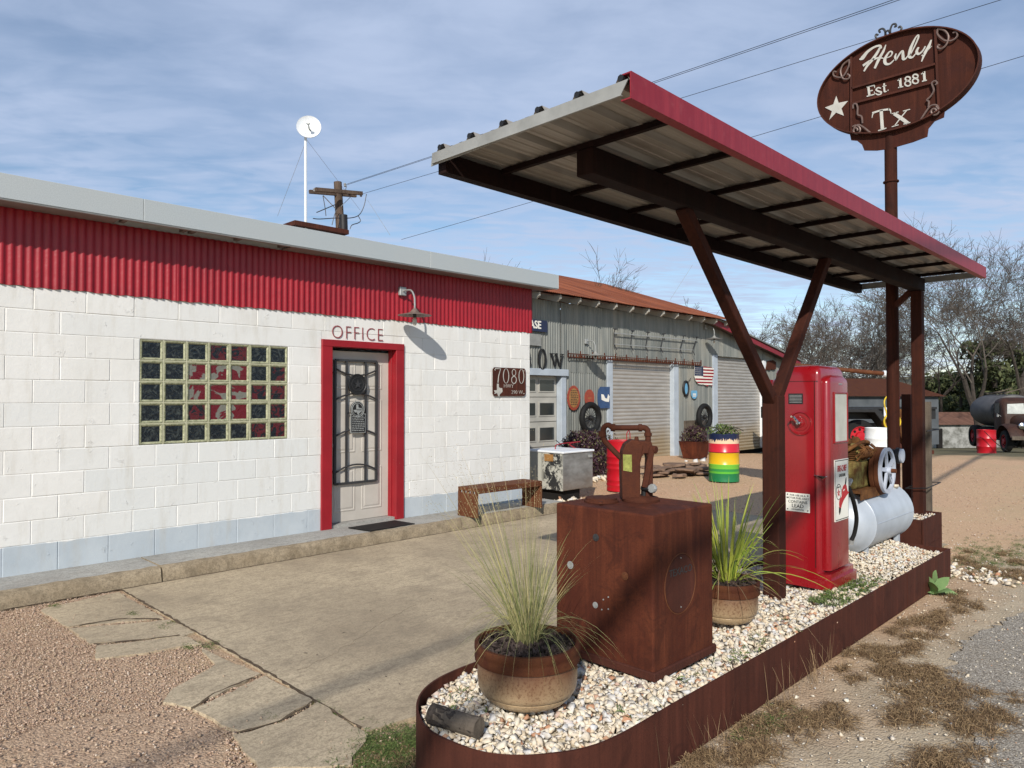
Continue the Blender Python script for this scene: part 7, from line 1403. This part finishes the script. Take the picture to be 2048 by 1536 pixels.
P2 = np.stack([7.5+rng.gamma(1.6, .22, 260), 1.85+rng.normal(0, .35, 260), np.full(260, .0)], 1); R2 = rng.uniform(.012, .04, 260); tag(stones('fallen_chips', np.concatenate([P, P2]), np.concatenate([R, R2]), 'chips'), 'white chips fallen on the dirt around the kerb', 'gravel', kind='stuff')
def tuft(P, Lr, mat, name, label, per=14, W=.0028, spread=.9, droop=.5):
    n = len(P)*per; B = np.repeat(P, per, 0)+rng.normal(0, .014, (n, 3))*np.array([1, 1, 0]); a = rng.uniform(0, 6.28, n); th = spread*rng.random(n)**.7; D = np.stack([np.sin(th)*np.cos(a), np.sin(th)*np.sin(a), np.cos(th)], 1); return tag(blades(name, B, D, rng.uniform(*Lr, n), W, mat, droop, 3), label, 'grass', kind='stuff')
zones = [((5.35, 1.50), (.7, .07), 12), ((4.75, 1.38), (.18, .12), 9), ((3.95, 1.50), (.4, .12), 12), ((3.62, .93), (.22, .09), 13), ((4.35, .98), (.20, .12), 16), ((4.55, 1.18), (.10, .09), 8), ((3.2, 1.62), (.25, .06), 9), ((6.2, 1.55), (.6, .06), 7), ((8.3, 1.7), (.6, .35), 22), ((2.85, 1.70), (.2, .04), 5)]
pts = []
for (c, s_, n) in zones:
    for _ in range(n):
        cx, cy, cs = c[0]+rng.normal(0, s_[0]), c[1]+rng.normal(0, s_[1]), rng.uniform(.02, .075)
        for _ in range(int(cs*260)): pts.append((cx+rng.normal(0, cs*1.2), min(cy+rng.normal(0, cs*.7), 1.74 if c[0] < 7.5 else 9), -.012))
tuft(np.array(pts), (.035, .10), 'dry', 'dry_grass', 'matted brown dry grass along the front of the steel kerb', 26, .0028, 1.25, .6)
pts = []
for (c, s_, n) in [((3.52, 1.66), (.16, .04), 60), ((8.7, 1.75), (.5, .22), 260), ((9.5, 1.5), (.6, .2), 140), ((2.02, 2.84), (.13, .09), 330), ((1.86, 2.66), (.10, .10), 200), ((1.75, 2.35), (.08, .16), 120), ((2.0, 5.5), (.02, .03), 6)]:
    for _ in range(n): pts.append((c[0]+rng.normal(0, s_[0]), c[1]+rng.normal(0, s_[1]), -.01))
pts = [p for p in pts if not inside(p[0], p[1], -.02)]
pts2 = [(rng.normal(1.92, .14), rng.normal(2.62, .14), -.012) for _ in range(150)]; pts2 = [p for p in pts2 if not inside(p[0], p[1], -.02)]; tuft(np.array(pts2), (.03, .07), 'dry', 'brown_grass', 'brown grass at the rounded end of the kerb', 16, .0026, 1.3, .6)
tuft(np.array(pts), (.02, .06), 'weed', 'green_grass', 'low green grass patches around the kerb and yard', 12, .0026, 1.3, .6)
pts = []
for (u, v, s_) in ((265, 1226, .025), (326, 1253, .04), (430, 1283, .02), (412, 1290, .05), (672, 1422, .02), (540, 1432, .03), (110, 1210, .05), (375, 1292, .03), (640, 1405, .02)):
    q = GZ(u, v)
    for _ in range(24): pts.append((q.x+rng.normal(0, s_*.35), q.y+rng.normal(0, s_*1.3), -.006))
tuft(np.array(pts), (.01, .03), 'weed', 'joint_weeds', 'small green weeds growing in the slab joints', 9, .0022, 1.3, .6)
pts = [(min(5.9, max(4.95, rng.normal(5.35, .25))), YN+.06+rng.random()*.20, .255) for _ in range(260)]+[(2.05+rng.random()*.25, 2.3+rng.random()*.25, .27) for _ in range(8)]+[(rng.uniform(2.4, 4.4), YN+.03+rng.random()*.15, .265) for _ in range(22)]
tuft(np.array(pts), (.02, .06), 'weed', 'stone_weeds', 'green weeds creeping through the white stones before the fuel pump', 7, .006, 1.2, .5)
pts = [(rng.uniform(2.6, 4.6), YN-.03-rng.random()*.10, -.01) for _ in range(34)]; tuft(np.array(pts), (.14, .32), 'dry', 'tall_dry_stalks', 'tall thin dry stalks in front of the steel kerb', 3, .0022, .45, .15)
# broad leaved weed
q = GZ(1868, 1185, 0); ml = thing('mullein', 'broad-leaved pale green weed growing by the steel kerb', 'weed', (q.x, q.y, -.01)); n = 11; P = np.zeros((n, 3))+np.array([q.x, q.y, -.01]); a = np.arange(n)*2.4; th = np.linspace(.25, 1.25, n); D = np.stack([np.sin(th)*np.cos(a), np.sin(th)*np.sin(a), np.cos(th)], 1); blades('leaves', P, D, np.linspace(.26, .17, n), .085, 'mullein', .25, 7, ml)
# roof weeds and stray leaves on the drive
P = np.stack([rng.uniform(2.2, 8.5, 90), rng.uniform(2.9, 6.6, 90), np.full(90, .004)], 1); V, F, T = leaves(P, .012); V[:, 2] = np.abs(V[:, 2]-.004)*.4+.003; tag(fast_mesh('stray_leaves', V, F, 'mulch', T), 'scattered dry leaves and bits on the drive', 'leaves', kind='stuff')
for o in bpy.data.objects:
    if '_o' in o: del o['_o']
